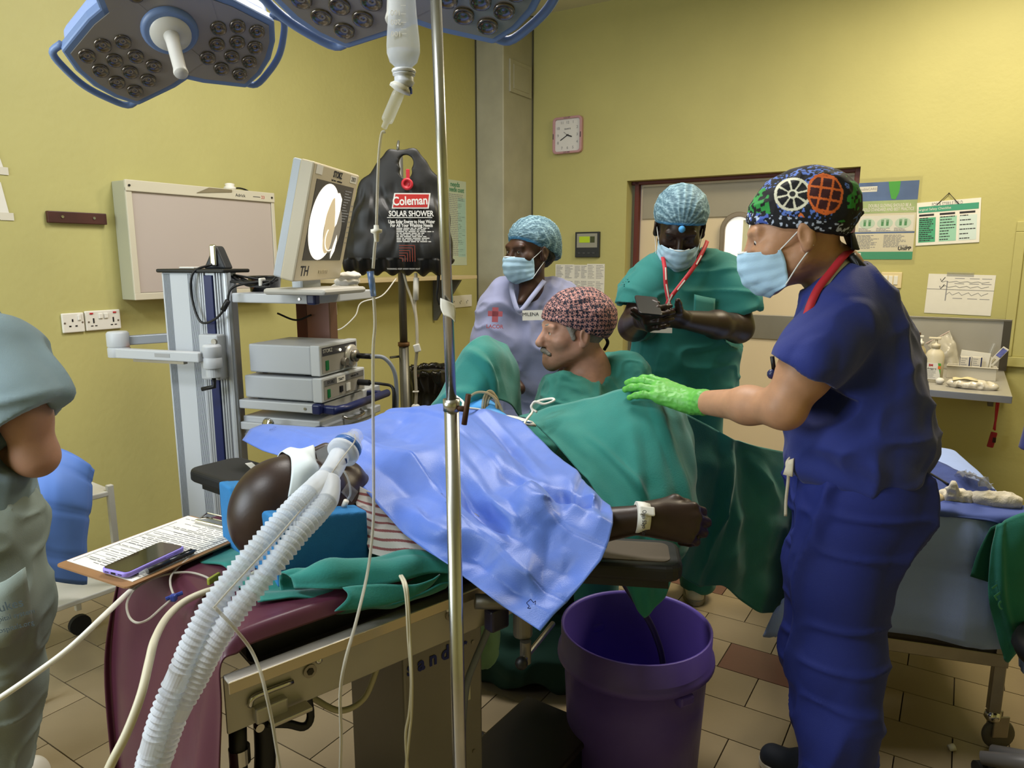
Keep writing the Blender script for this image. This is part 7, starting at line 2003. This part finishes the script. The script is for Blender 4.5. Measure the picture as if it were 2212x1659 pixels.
# ------------------------------------------------------------------ staff member cut by the right edge
m7 = thing('person', 'person in navy short sleeves cut off by the right edge of the picture', 'person', (2.35, 3.0, 0))
YR = 2.95
hM7 = hframe(P(2372, 580, YR), (-.93, -.3, -.1), (0, 0, 1))
S = SDF(V((1.75, 2.5, .8)), V((2.75, 3.4, 1.95)), .0065)
head(S, hM7)
S.cap(P(2372, 610, YR), P(2372, 760, YR), .058, .085, .03)
S.chain([tuple(P(2300, 830, YR)), tuple(P(2232, 985, YR - .05)), tuple(P(2222, 1040, YR - .12)), tuple(P(2263, 1085, YR - .32))], [.06, .05, .045, .033], .03)
S.build('body', SKM, m7)
S = SDF(V((1.75, 2.5, .75)), V((2.85, 3.5, 1.65)), .009)
for py_, hw_, r_ in ((705, 62, .075), (750, 66, .11), (820, 45, .14), (890, 36, .155), (960, 34, .16), (1030, 34, .165), (1090, 34, .165)): S.cap(P(2375 - hw_, py_, YR), P(2375 + hw_, py_, YR), r_, r_, .06)
S.plane((0, 0, .82), (0, 0, -1), .01)
S.chain([tuple(P(2300, 800, YR)), tuple(P(2238, 1005, YR - .06))], [.09, .078], .05)
S.build('scrub_top', NAVY, m7, disp=wrinkle(.006, 7, 5))
S = SDF(V((2.1, 2.6, .05)), V((2.95, 3.4, .95)), .012)
for x_ in (2.44, 2.62): S.chain([(x_, 2.98, .88), (x_, 2.98, .08)], [.12, .09], .05)
S.build('trousers', NAVY, m7)
for x_ in (2.44, 2.62): shoe(V((x_, 3.06, 0)), V((x_ - .02, 2.82, 0)), .1, m7, SHM, SOLE)

bouffant(hM7, m7, 1.02, seed=9, res=.005); eyes(hM7, m7); face_mask(hM7, m7)
# ================================================================== steel wall shelf with supplies
zs_ = PW(2165, 800, 'R').z
u1 = Luv(PW(2178, 760, 'R'))[0]
fr_ = Luv(PZ(2146, 853, zs_)); dep = fr_[1]; print('shelf depth', dep)
zt_ = PW(2178, 690, 'R').z
BS = mat('splash_steel', '#bcb8b0', .36, .5, var=.06, vscale=5)
t = thing('steel_shelf', 'stainless steel wall shelf with tall splash back behind the man in navy', 'shelf', tuple(R(u1 - .4, .1, zs_)))
MB(RM).box((u1 - .42, .010, (zt_ + zs_) / 2), (.84, .012, zt_ - zs_)).build('splash_back', BS, t, bev=.002)
MB(RM).box((u1 - .42, .016, zt_ - .004), (.84, .024, .010)).build('top_lip', STEEL, t, bev=.002)
MB(RM).box((u1 - .02, .018, (zt_ + zs_) / 2), (.04, .018, zt_ - zs_)).build('splash_return', mat('splash_dark', '#5b564d', .45, .7), t)
MB(RM).box((u1 - .42, dep / 2, zs_ - .004), (.82, dep, .008)).build('shelf_top', BS, t, bev=.002)
MB(RM).box((u1 - .42, dep, zs_ - .018), (.82, .008, .036)).build('front_lip', mat('lip_bright', '#b5b5ba', .3, .8), t, bev=.002)
MB(RM).box((u1 - .06, .05, zs_ - .11), (.03, .09, .20)).build('bracket', mat('bracket_steel', '#6e6a60', .4, .7), t, bev=.003)
def sp(px, py): return PZ(px, py, zs_)
XR = Matrix(((E2.x, -E1.x, 0, 0), (E2.y, -E1.y, 0, 0), (0, 0, 1, 0), (0, 0, 0, 1)))
def at(p): return Matrix.Translation(p) @ XR
# small pump bottle, sanitiser bottle
def pump(M, h, r, body, root, head_=WHITE, sq=1.0):
    MB(M).lathe([(r * .96, 0), (r, .004), (r, h * .58), (r * .78, h * .68), (r * .42, h * .74), (r * .40, h * .78)], 24, Matrix.Diagonal((1, sq, 1, 1))).build('bottle', body, root, smooth=True)
    MB(M).lathe([(r * .46, h * .76), (r * .46, h * .84), (r * .16, h * .86), (r * .14, h * .94)], 18).build('pump_collar', head_, root, smooth=True)
    MB(M).box((-.008, 0, h * .965), (r * 1.25, r * .5, h * .05)).build('pump_head', head_, root, bev=.003)
p = sp(1983, 812)
t = thing('soap_bottle', 'clear pump bottle half hidden behind the back of the man in navy', 'bottle', tuple(p))
pump(at(p), .235, .030, mat('soap_clear', '#cdbf9a', .15, trans=.5, ior=1.2), t)
MB(at(p)).box((0, .0305, .075), (.03, .001, .05)).build('label_strip', mat('label_brown', '#6b4a3a', .6), t)
p = sp(2014, 824)
t = thing('sanitiser_bottle', 'white sanitiser bottle with pump and green cornered label on the steel shelf', 'bottle', tuple(p))
pump(at(p), .245, .046, mat('bottle_white', '#cfc6ae', .35), t, mat('pump_cream', '#d2c8b0', .4), .8)
lb_ = at(p + (-E1 * .0385)) @ Matrix(((1, 0, 0, 0), (0, 0, 1, 0), (0, 1, 0, .062), (0, 0, 0, 1)))
lb_ = frame(p - E1 * .0395 + V((0, 0, .062)), E2, z=-E1)
MB(lb_).box((0, 0, 0), (.066, .09, .002)).build('label', WHITEP, t)
MB(lb_).prism([(.018, .045), (.033, .045), (.033, -.02)], .0012, .0018).build('label_corner', mat('label_green', '#4f9a3a', .6), t)
MB(lb_).box((.026, .022, .0022), (.013, .016, .0006)).build('label_patch', mat('label_orange', '#d8702c', .6), t)
text('3M', .016, lb_ @ Matrix.Translation((-.014, .032, .0014)), RED, t, bold=.0008)
text('Avagard', .013, lb_ @ Matrix.Translation((-.008, .014, .0014)), INK, t)
lines(lb_, -.028, .016, .002, -.036, 7, .002, 3, .4, .0014).build('print', INKL, t, kind='stuff')
p = sp(1972, 806) - E1 * -.05
t = thing('brown_bottle', 'dark brown bottle at the back of the steel shelf', 'bottle', tuple(p))
MB(at(p)).lathe([(.034, 0), (.035, .13), (.022, .16), (.018, .20), (.02, .205), (.02, .235), (0, .236)], 20).build('bottle', mat('amber_brown', '#4a3022', .3), t, smooth=True)
# tray with packets
pa, pb = sp(2046, 818), sp(2148, 822)
tm = frame((pa + pb) / 2 + E1 * .06, E2)
tl_ = (pb - pa).length
t = thing('supply_tray', 'translucent white plastic tray holding packets on the steel shelf', 'tray', tuple(tm.translation))
b = MB(tm)
for (c, d) in (((0, -.06, .035), (tl_, .004, .07)), ((0, .06, .035), (tl_, .004, .07)), ((-tl_ / 2, 0, .035), (.004, .12, .07)), ((tl_ / 2, 0, .035), (.004, .12, .07)), ((0, 0, .002), (tl_, .12, .004))): b.box(c, d, None, 1.0)
b.build('tray', mat('tray_white', '#d0cabb', .4, alpha=.9), t, bev=.002)
MB(tm).box((0, -.064, .071), (tl_ + .012, .012, .006)).build('tray_rim', MATS['tray_white'], t, bev=.002)
for i, dx in enumerate((-.035, .02)):
    tt = thing('suture_box', ['white box with navy edge standing in the tray, left of two', 'white box with navy edge standing in the tray, right of two'][i], 'box', tuple(tm @ V((dx, 0, .01))))
    k = tm @ Matrix.Translation((dx, -.02 + .01 * i, .065)) @ rot('Z', -4)
    MB(k).box((0, 0, 0), (.048, .025, .115)).build('carton', mat('carton_white', '#d2ccc0', .6), tt, bev=.001)
    MB(k).box((.022, -.0128, 0), (.006, .001, .115)).build('edge_stripe', BLUEP, tt); MB(k).box((-.0235, -.0128, 0), (.002, .001, .115)).build('edge_stripe', BLUEP, tt)
    lines(k @ rot('X', 90), -.018, .014, .045, -.045, 9, .003, i + 4, .4, .0132).build('print', INKL, tt, kind='stuff')
t = thing('paper_stack', 'white paper packets behind the navy edged boxes in the tray', 'packet', tuple(tm @ V((0, .04, .01))))
MB(tm).box((.0, .035, .08), (.14, .01, .135), rot('Y', 5)).build('packet', WHITEP, t); MB(tm).box((.06, .045, .07), (.06, .01, .10)).build('packet', WHITEP, t)
def film_bag(name, label, cat, pts, m, amp=.012, fr=26):
    t = sheet(name, pts, m, None, (7, 7), [lambda G, u, v: amp * vnoise(G, fr, 3) + amp * .5 * (1 - 2 * np.abs(vnoise(G, fr * 2, 5)))], thick=.0012)
    return tag(t, label, cat)
o_ = lambda px, py, d, dz=0: PW(px, py, 'R', d)
film_bag('zip_bag', 'clear zip bag of tubing standing behind the white sanitiser bottle', 'plastic bag', [[o_(2000, 742, .05), o_(2030, 728, .06), o_(2052, 716, .06)], [o_(2022, 768, .12), o_(2048, 760, .14), o_(2064, 750, .1)], [o_(2036, 798, .12), o_(2056, 798, .15), o_(2072, 796, .12)]], mat('bag_haze', '#d8d2c2', .25, alpha=.55, trans=.2))
t = thing('zip_seal', 'pinkish zip seal edge of the clear bag on the steel shelf', 'seal', tuple(o_(2025, 730, .06)))
MB().tube([o_(2000, 742, .055), o_(2028, 728, .065), o_(2052, 715, .065)], .004, 6).build('seal', mat('seal_pink', '#c9b6ae', .4), t)
# long sterile packets sticking out of the tray
for i, (a, b, w_, m_, lb2) in enumerate((((2128, 798, .10), (2174, 752, .12), .035, WHITEP, 'long white packet with blue print sticking out of the tray'), ((2126, 792, .06), (2148, 742, .07), .022, FILM, 'clear tube packet sticking up behind the blue printed packet'))):
    A, B = o_(*a), o_(*b); M_ = frame((A + B) / 2, B - A, z=-E1)
    t = thing('sterile_packet', lb2, 'packet', tuple(A))
    MB(M_).box((0, 0, 0), ((B - A).length, w_, .006)).build('packet', m_, t, bev=.002)
    if i == 0:
        MB(M_).box(((B - A).length * .28, 0, .0035), ((B - A).length * .34, w_ * .8, .001)).build('packet_print', mat('packet_blue', '#6a72c0', .6, var=.4, vscale=60), t)
        MB(M_).box((-(B - A).length * .2, .004, .0035), ((B - A).length * .4, .01, .004)).build('swab', mat('swab', '#bdb6a0', .7), t)
    else: MB(M_).tube([(-(B - A).length / 2, 0, .004), ((B - A).length / 2, 0, .004)], .004, 8).build('tube', CLEAR, t, smooth=True)
# bag of cream cloths at the front
p = sp(2090, 838)
S = SDF(p - V((.2, .15, .02)), p + V((.2, .15, .1)), .004)
S.ell(tuple(p + V((0, 0, .02))), (.10, .055, .022), .02, RM.to_3x3()); S.ell(tuple(p + E2 * .07 + V((0, 0, .016))), (.06, .04, .018), .02, RM.to_3x3()); S.plane((0, 0, zs_ + .001), (0, 0, -1), .002)
ob = tag(S.build('cloth_packet', mat('packet_film', '#d6cebd', .2, alpha=.92, coat=.6), None, disp=lambda v, n: .007 * (1 - 2 * np.abs(vnoise(v, 40, 2)))), 'clear packet of folded cream cloths lying at the front of the steel shelf', 'packet')
sheet('folded_cream', [[p + E2 * a - E1 * b + V((0, 0, .042 + c)) for a, c in ((-.07, .0), (-.02, .006), (.04, .0))] for b in (-.04, .0, .035)], mat('cloth_cream', '#cfc39a', .9), ob, (4, 4), [lambda G, u, v: .005 * vnoise(G, 40, 2)], thick=.003)
t = thing('gauze_ball', 'small white cotton ball at the left end of the cloth packet', 'cotton', tuple(sp(2030, 832)))
MB().ball(sp(2030, 830) + V((0, 0, .018)), (.022, .02, .018), 14).build('ball', mat('cotton_white', '#d9d6d0'), t, smooth=True)
# hanging red strap and white clip
hk_ = o_(2157, 838, .20)
t = thing('red_strap', 'red lanyard strap with a card holder hanging from the shelf corner', 'lanyard', tuple(hk_))
ribbon('strap', [hk_ + V((-.02, 0, .008)), hk_, o_(2158, 860, .20), o_(2152, 900, .20), o_(2147, 928, .20)], .012, LAN, t, -E1)
ribbon('strap', [hk_ + V((-.02, -.01, .008)), hk_ + V((.006, -.004, 0)), o_(2153, 870, .205), o_(2149, 930, .205)], .010, LAN, t, -E1)
MB(frame(o_(2143, 950, .2), E2, z=-E1) @ rot('Z', -8)).box((0, 0, 0), (.034, .095, .012)).build('card_holder', mat('holder_red', '#8f1a26', .4), t, bev=.006)
MB(frame(o_(2146, 950, .2), E2, z=-E1)).box((.004, .0, .007), (.016, .03, .002)).build('holder_window', mat('holder_dark', '#2a1418', .3), t)
t = thing('white_clip', 'small white hook clip at the right end of the steel shelf', 'clip', tuple(o_(2168, 850, .02)))
MB().tube([o_(2164, 835, .03), o_(2171, 836, .03), o_(2168, 858, .03)], .006, 8).build('clip', WHITE, t, smooth=True)
MB().tube([o_(2150, 832, .06), o_(2172, 832, .03)], .004, 8).build('hook', BLACK, t)

# ================================================================== draped instrument table
IX = V((.95, -.31, 0)).normalized(); IY = V((-IX.y, IX.x, 0)); IO = V((1.545, 2.02, 0)) - IX * .60
IM = Matrix(((IX.x, IY.x, 0, IO.x), (IX.y, IY.y, 0, IO.y), (0, 0, 1, 0), (0, 0, 0, 1)))
IZ, IW, ID = .775, .60, .84
t = thing('instrument_table', 'steel instrument table on castors under the blue drape', 'table', tuple(IM @ V((.36, .4, 0))))
MB(IM).box((IW / 2, ID / 2, IZ - .02), (IW, ID, .03)).build('tabletop', STEELD, t, bev=.004)
MB(IM).box((IW / 2, ID / 2, .33), (IW - .02, ID - .02, .012)).build('lower_shelf', SS, t, bev=.003)
MB(IM).box((IW / 2, .012, .315), (IW, .022, .045)).build('shelf_rail', STEELD, t, bev=.003)
for x in (.02, IW - .02):
    for y in (.02, ID - .02):
        MB(IM).box((x, y, .44), (.034, .034, .66)).build('leg', STEELD, t, bev=.004)
        q = IM @ V((x, y, 0))
        fk = MB(Matrix.Translation(q)).lathe([(.022, .135), (.024, .11), (.014, .095)], 14).build('castor_stem', CHROME, t, smooth=True)
        MB(Matrix.Translation(q)).box((.02, -.015, .085), (.05, .006, .075), None).box((.02, .015, .085), (.05, .006, .075)).build('castor_fork', STEELD, fk, bev=.003)
        MB(Matrix.Translation(q + V((.025, 0, 0)))).lathe([(.0, -.011), (.03, -.011), (.048, -.009), (.052, 0), (.048, .009), (.03, .011), (0, .011)], 26, Matrix.Translation((0, 0, .052)) @ rot('X', 90)).build('wheel', mat('wheel_grey', '#5b564f', .6), fk, smooth=True)
rows = []
nx = [-.05, -.035, -.01, .0, .10, .22, .36, .48, .595, .615, .625, .64]
zx = [.42, .30, .06, 0, 0, 0, 0, 0, 0, .04, .22, .38]
ny = [.87, .86, .84, .60, .36, .14, .005, -.018, -.03, -.04, -.05]
zy = [.30, .05, 0, 0, 0, 0, 0, .035, .15, .28, .40]
for y, hy in zip(ny, zy):
    r = []
    for k, (x, hx) in enumerate(zip(nx, zx)):
        dz = max(hx, hy) if min(hx, hy) < .02 else max(hx, hy) + .06
        dy_ = .018 * math.sin(k * 2.0) * min(1, hy * 4) if hy > .03 else 0
        dx_ = -.16 * (hy if k < 2 and hy > .1 and y < 0 else 0) + .02 * math.sin(y * 9) * (hx > .1)
        r.append(IM @ V((x + dx_, y - dy_, IZ + .004 - dz)))
    rows.append(r)
DRB = mat('drape_dusk', '#92a8e0', .7, var=.04, vscale=20, bump=.08, bscale=420)
dt = tag(sheet('table_drape', rows, DRB, None, (6, 6), [lambda G, u, v: .004 * vnoise(G, 7, 3), facet(.006, .5, (.1, 1.57), seed=4), lambda G, u, v: -.006 * (np.exp(-((v % 2 - 1) / .08) ** 2) + np.exp(-((u - 8.2) / .1) ** 2))], thick=.002), 'dusky blue disposable drape over the instrument table at the right', 'drape')
def ip(px, py, dz=.0): return PZ(px, py, IZ + dz)
TWB = mat('towel_blue', '#3c4c8c', .95, var=.12, vscale=40, bump=.3, bscale=300)
tw_ = tag(sheet('blue_towel', [[ip(1960, 985, .02), ip(2025, 1000, .03), ip(2085, 1030, .02), ip(2150, 1062, .02)], [ip(1960, 1010, .02), ip(2010, 1032, .02), ip(2075, 1050, .02), ip(2140, 1075, .02)], [ip(1950, 1050, .018), ip(2000, 1060, .02), ip(2050, 1072, .018), ip(2110, 1085, .018)]], TWB, None, (7, 7), [cr(.008, 16, 2)], thick=.006), 'dark blue towel with damp patches spread on the instrument table', 'towel')
MB().tube([ip(1998, 1016, .035), ip(2048, 1046, .03)], .004, 8).build('dark_rod', BLACK, tw_)
tw2 = tag(sheet('front_towel', [[ip(1960, 1078, .012), ip(2020, 1080, .012), ip(2090, 1085, .012), ip(2160, 1092, .012), ip(2230, 1100, .012)], [ip(1962, 1098, .012), ip(2020, 1100, .016), ip(2075, 1104, .012), ip(2160, 1112, .015), ip(2230, 1122, .012)], [P(1962, 1108, 2.12), P(2020, 1112, 2.09), P(2065, 1118, 2.07), P(2140, 1128, 2.03), P(2230, 1160, 1.98)]], mat('towel_mid', '#4c5ea6', .9, var=.08), None, (7, 7), [cr(.008, 12, 4)], thick=.005), 'mid blue folded towel along the front edge of the instrument table', 'towel')
GZ = mat('gauze', '#d6d0c4', .95, var=.05, vscale=40, bump=.3, bscale=200)
def lump(name, label, cat, parts, m, amp=.006, fr=45, res=.004):
    c = sum((V(a) for a, _ in parts), V()) / len(parts)
    S = SDF(c - V((.22, .22, .1)), c + V((.22, .22, .14)), res)
    for a, r in parts: S.ell(tuple(a), r, .02)
    return tag(S.build(name, m, None, disp=lambda v, n: amp * (1 - 2 * np.abs(vnoise(v, fr, 3)))), label, cat)
lump('gauze_roll', 'long white gauze roll at the right on the blue towel', 'gauze', [(ip(2115 + 14 * k, 1078 + k, .03), (.03, .028, .020)) for k in range(6)], GZ, .004)
lump('crumpled_gauze', 'crumpled white gauze with a raised corner in the middle of the towel', 'gauze', [(ip(2050, 1074, .02), (.03, .03, .02)), (ip(2075, 1076, .025), (.035, .03, .024)), (ip(2055, 1062, .05), (.014, .012, .035)), (ip(2095, 1080, .02), (.03, .025, .018))], GZ, .008)
lump('cream_gauze', 'cream coloured gauze pad beside the hip of the man in navy', 'gauze', [(ip(2012, 1077, .02), (.035, .025, .018)), (ip(1992, 1078, .018), (.03, .025, .018))], mat('gauze_cream', '#c9b994', .95), .005)
film_bag('plastic_packaging', 'crumpled clear packaging near the far edge of the instrument table', 'plastic bag', [[ip(2060, 1022, .02), ip(2100, 1036, .02), ip(2140, 1058, .02)], [ip(2072, 1020, .06), ip(2105, 1030, .10), ip(2140, 1052, .06)], [ip(2090, 1018, .03), ip(2112, 1026, .12), ip(2142, 1046, .03)]], FILM, .02, 20)
gt = tag(sheet('corner_towel', [[P(2150, 1135, 1.985), P(2180, 1118, 1.99), P(2222, 1105, 1.99), P(2260, 1110, 2.0)], [P(2138, 1200, 1.965), P(2170, 1190, 1.955), P(2215, 1180, 1.95), P(2265, 1190, 1.97)], [P(2135, 1290, 1.955), P(2165, 1290, 1.94), P(2210, 1290, 1.935), P(2262, 1290, 1.96)], [P(2155, 1370, 1.95), P(2178, 1375, 1.935), P(2210, 1365, 1.93), P(2255, 1340, 1.95)], [P(2172, 1420, 1.945), P(2178, 1428, 1.94), P(2195, 1405, 1.935), P(2235, 1370, 1.94)]], GRN, None, (8, 8), [cr(.008, 9, 2), ridge(0, .4, 3.6, 1.4, .3, .015)], thick=.004), 'green towel with embossed letters hanging over the instrument table corner', 'towel')
for k_, (ch_, px_, py_) in enumerate((('T', 2150, 1266), ('L', 2156, 1287), ('C', 2164, 1306))):
    text(ch_, .036, frame(P(px_, py_, 1.925 if k_ else 1.935), V((.5, -.1, -.75)), z=V((.1, -1, .1))), mat('stamp_mint', '#4f9c86', .9), gt, bold=.001)
tag(sheet('dark_green_towel', [[P(2140, 1140, 2.0), P(2160, 1130, 2.0)], [P(2112, 1195, 2.0), P(2150, 1200, 1.99)], [P(2096, 1245, 1.995), P(2150, 1262, 1.985)]], mat('towel_dark_green', '#1a5a4c', .9), None, (5, 5), thick=.003), 'darker green towel corner tucked behind the lettered green towel', 'towel')

# ================================================================== stool foot and loose cap on the floor
s0, s1 = PZ(2120, 1640, .06), PZ(2260, 1668, .12)
t = thing('swivel_stool', 'grey five legged stool base with black castors at the lower right corner', 'stool', (s1.x + .1, s1.y, 0))
hb_ = V((s1.x + .06, s1.y - .02, .12))
for k in range(5):
    a = PI + .15 + k * 2 * PI / 5; L_ = (V((s0.x, s0.y, .06)) - hb_).length
    e = hb_ + V((L_ * math.cos(a), L_ * math.sin(a) * .9, -.055)) if k else V((s0.x, s0.y, .065))
    lg = MB().tube([hb_, hb_.lerp(e, .5) + V((0, 0, .01)), e], [.03, .027, .02], 10).build('leg', mat('base_grey', '#6b6a6c', .45), t, smooth=True)
    MB().cyl(V((e.x - .012, e.y, .026)), V((e.x + .012, e.y, .026)), .025, n=16).build('castor', BLACKR, lg)
MB().cyl(hb_, hb_ + V((0, 0, .35)), .025).build('post', MATS['base_grey'], t)
MB().lathe([(.0, .46), (.17, .46), (.18, .48), (.17, .51), (0, .515)], 24, Matrix.Translation((hb_.x, hb_.y, 0))).build('seat', BLACK, t, smooth=True)
p = PZ(2055, 1622, 0)
t = thing('plastic_stopper', 'small white plastic cap dropped on the tiled floor', 'cap', tuple(p))
MB(Matrix.Translation(p + V((0, 0, .012))) @ rot('Y', 75)).lathe([(.0, -.009), (.010, -.009), (.011, .009), (.009, .009), (.008, -.006), (0, -.006)], 16, cap=False).build('cap', WHITE, t, smooth=True)

# ================================================================== draped trolley at the left
t0 = V((-1.74, 2.50, 0)); LX = V((.75, -.55, 0)).normalized(); LY = V((-LX.y, LX.x, 0))
LM = Matrix(((LX.x, LY.x, 0, t0.x), (LX.y, LY.y, 0, t0.y), (0, 0, 1, 0), (0, 0, 0, 1)))
t = thing('side_trolley', 'white metal trolley on castors under a blue drape at the far left', 'trolley', tuple(t0))
for (c, d) in (((0, 0, .33), (.42, .34, .02)), ((0, 0, .70), (.42, .34, .02))): MB(LM).box(c, d).build('tier', WHITE, t, bev=.004)
for x in (-.2, .2):
    for y in (-.16, .16):
        MB(LM).box((x, y, .42), (.022, .022, .62)).build('leg', WHITE, t, bev=.003)
        MB(LM).cyl((x - .011, y, .045), (x + .011, y, .045), .042).build('castor', BLACKR, t)
rows = [[P(20, 985, 2.36), P(75, 962, 2.40), P(130, 968, 2.42), P(190, 1000, 2.44), P(204, 1015, 2.46)], [P(20, 1060, 2.28), P(75, 1045, 2.30), P(125, 1050, 2.32), P(185, 1070, 2.40), P(196, 1075, 2.44)], [P(25, 1150, 2.25), P(80, 1140, 2.26), P(122, 1150, 2.30), P(180, 1155, 2.38), P(188, 1160, 2.42)], [P(28, 1250, 2.24), P(84, 1250, 2.25), P(115, 1255, 2.29), P(170, 1263, 2.37), P(184, 1262, 2.40)]]
tag(sheet('trolley_drape', rows, mat('drape_trolley', '#5f86d6', .6, var=.04), None, (10, 8), [facet(.008, .6, (.1, 1.5), seed=2), lambda G, u, v: -.005 * (np.exp(-((u % 1 - .5) / .06) ** 2))], thick=.002), 'blue paper drape with fold creases hanging over the left trolley', 'drape')
# ------------------------------------------------------------------ lettering becomes plain meshes
bpy.context.view_layer.update()
dg = bpy.context.evaluated_depsgraph_get()
for o in [o for o in C.objects if o.type == 'FONT']:
    me = bpy.data.meshes.new_from_object(o.evaluated_get(dg))
    if len(me.materials) == 0: me.materials.append(o.data.materials[0])
    n = bpy.data.objects.new('lettering_mesh', me); C.objects.link(n)
    n.parent = o.parent; n.matrix_parent_inverse = o.matrix_parent_inverse.copy(); n.matrix_basis = o.matrix_basis.copy()
    nm = o.name; d = o.data
    bpy.data.objects.remove(o); n.name = nm

# ------------------------------------------------------------------ groups for things of one kind
for o in C.objects:
    if o.parent is None and 'category' in o and 'group' not in o:
        b = o.name.split('.')[0]
        g = {'surgical_light': 'surgical lamps over the table', 'wall_socket': 'sockets on the left wall', 'ceiling_light': 'batten lamps on the ceiling',
             'suture_box': 'boxes in the supply tray', 'person': 'people in the operating room', 'taped_paper': 'papers taped at the left edge',
             'sterile_packet': 'packets in the supply tray'}.get(b)
        if g: o['group'] = g
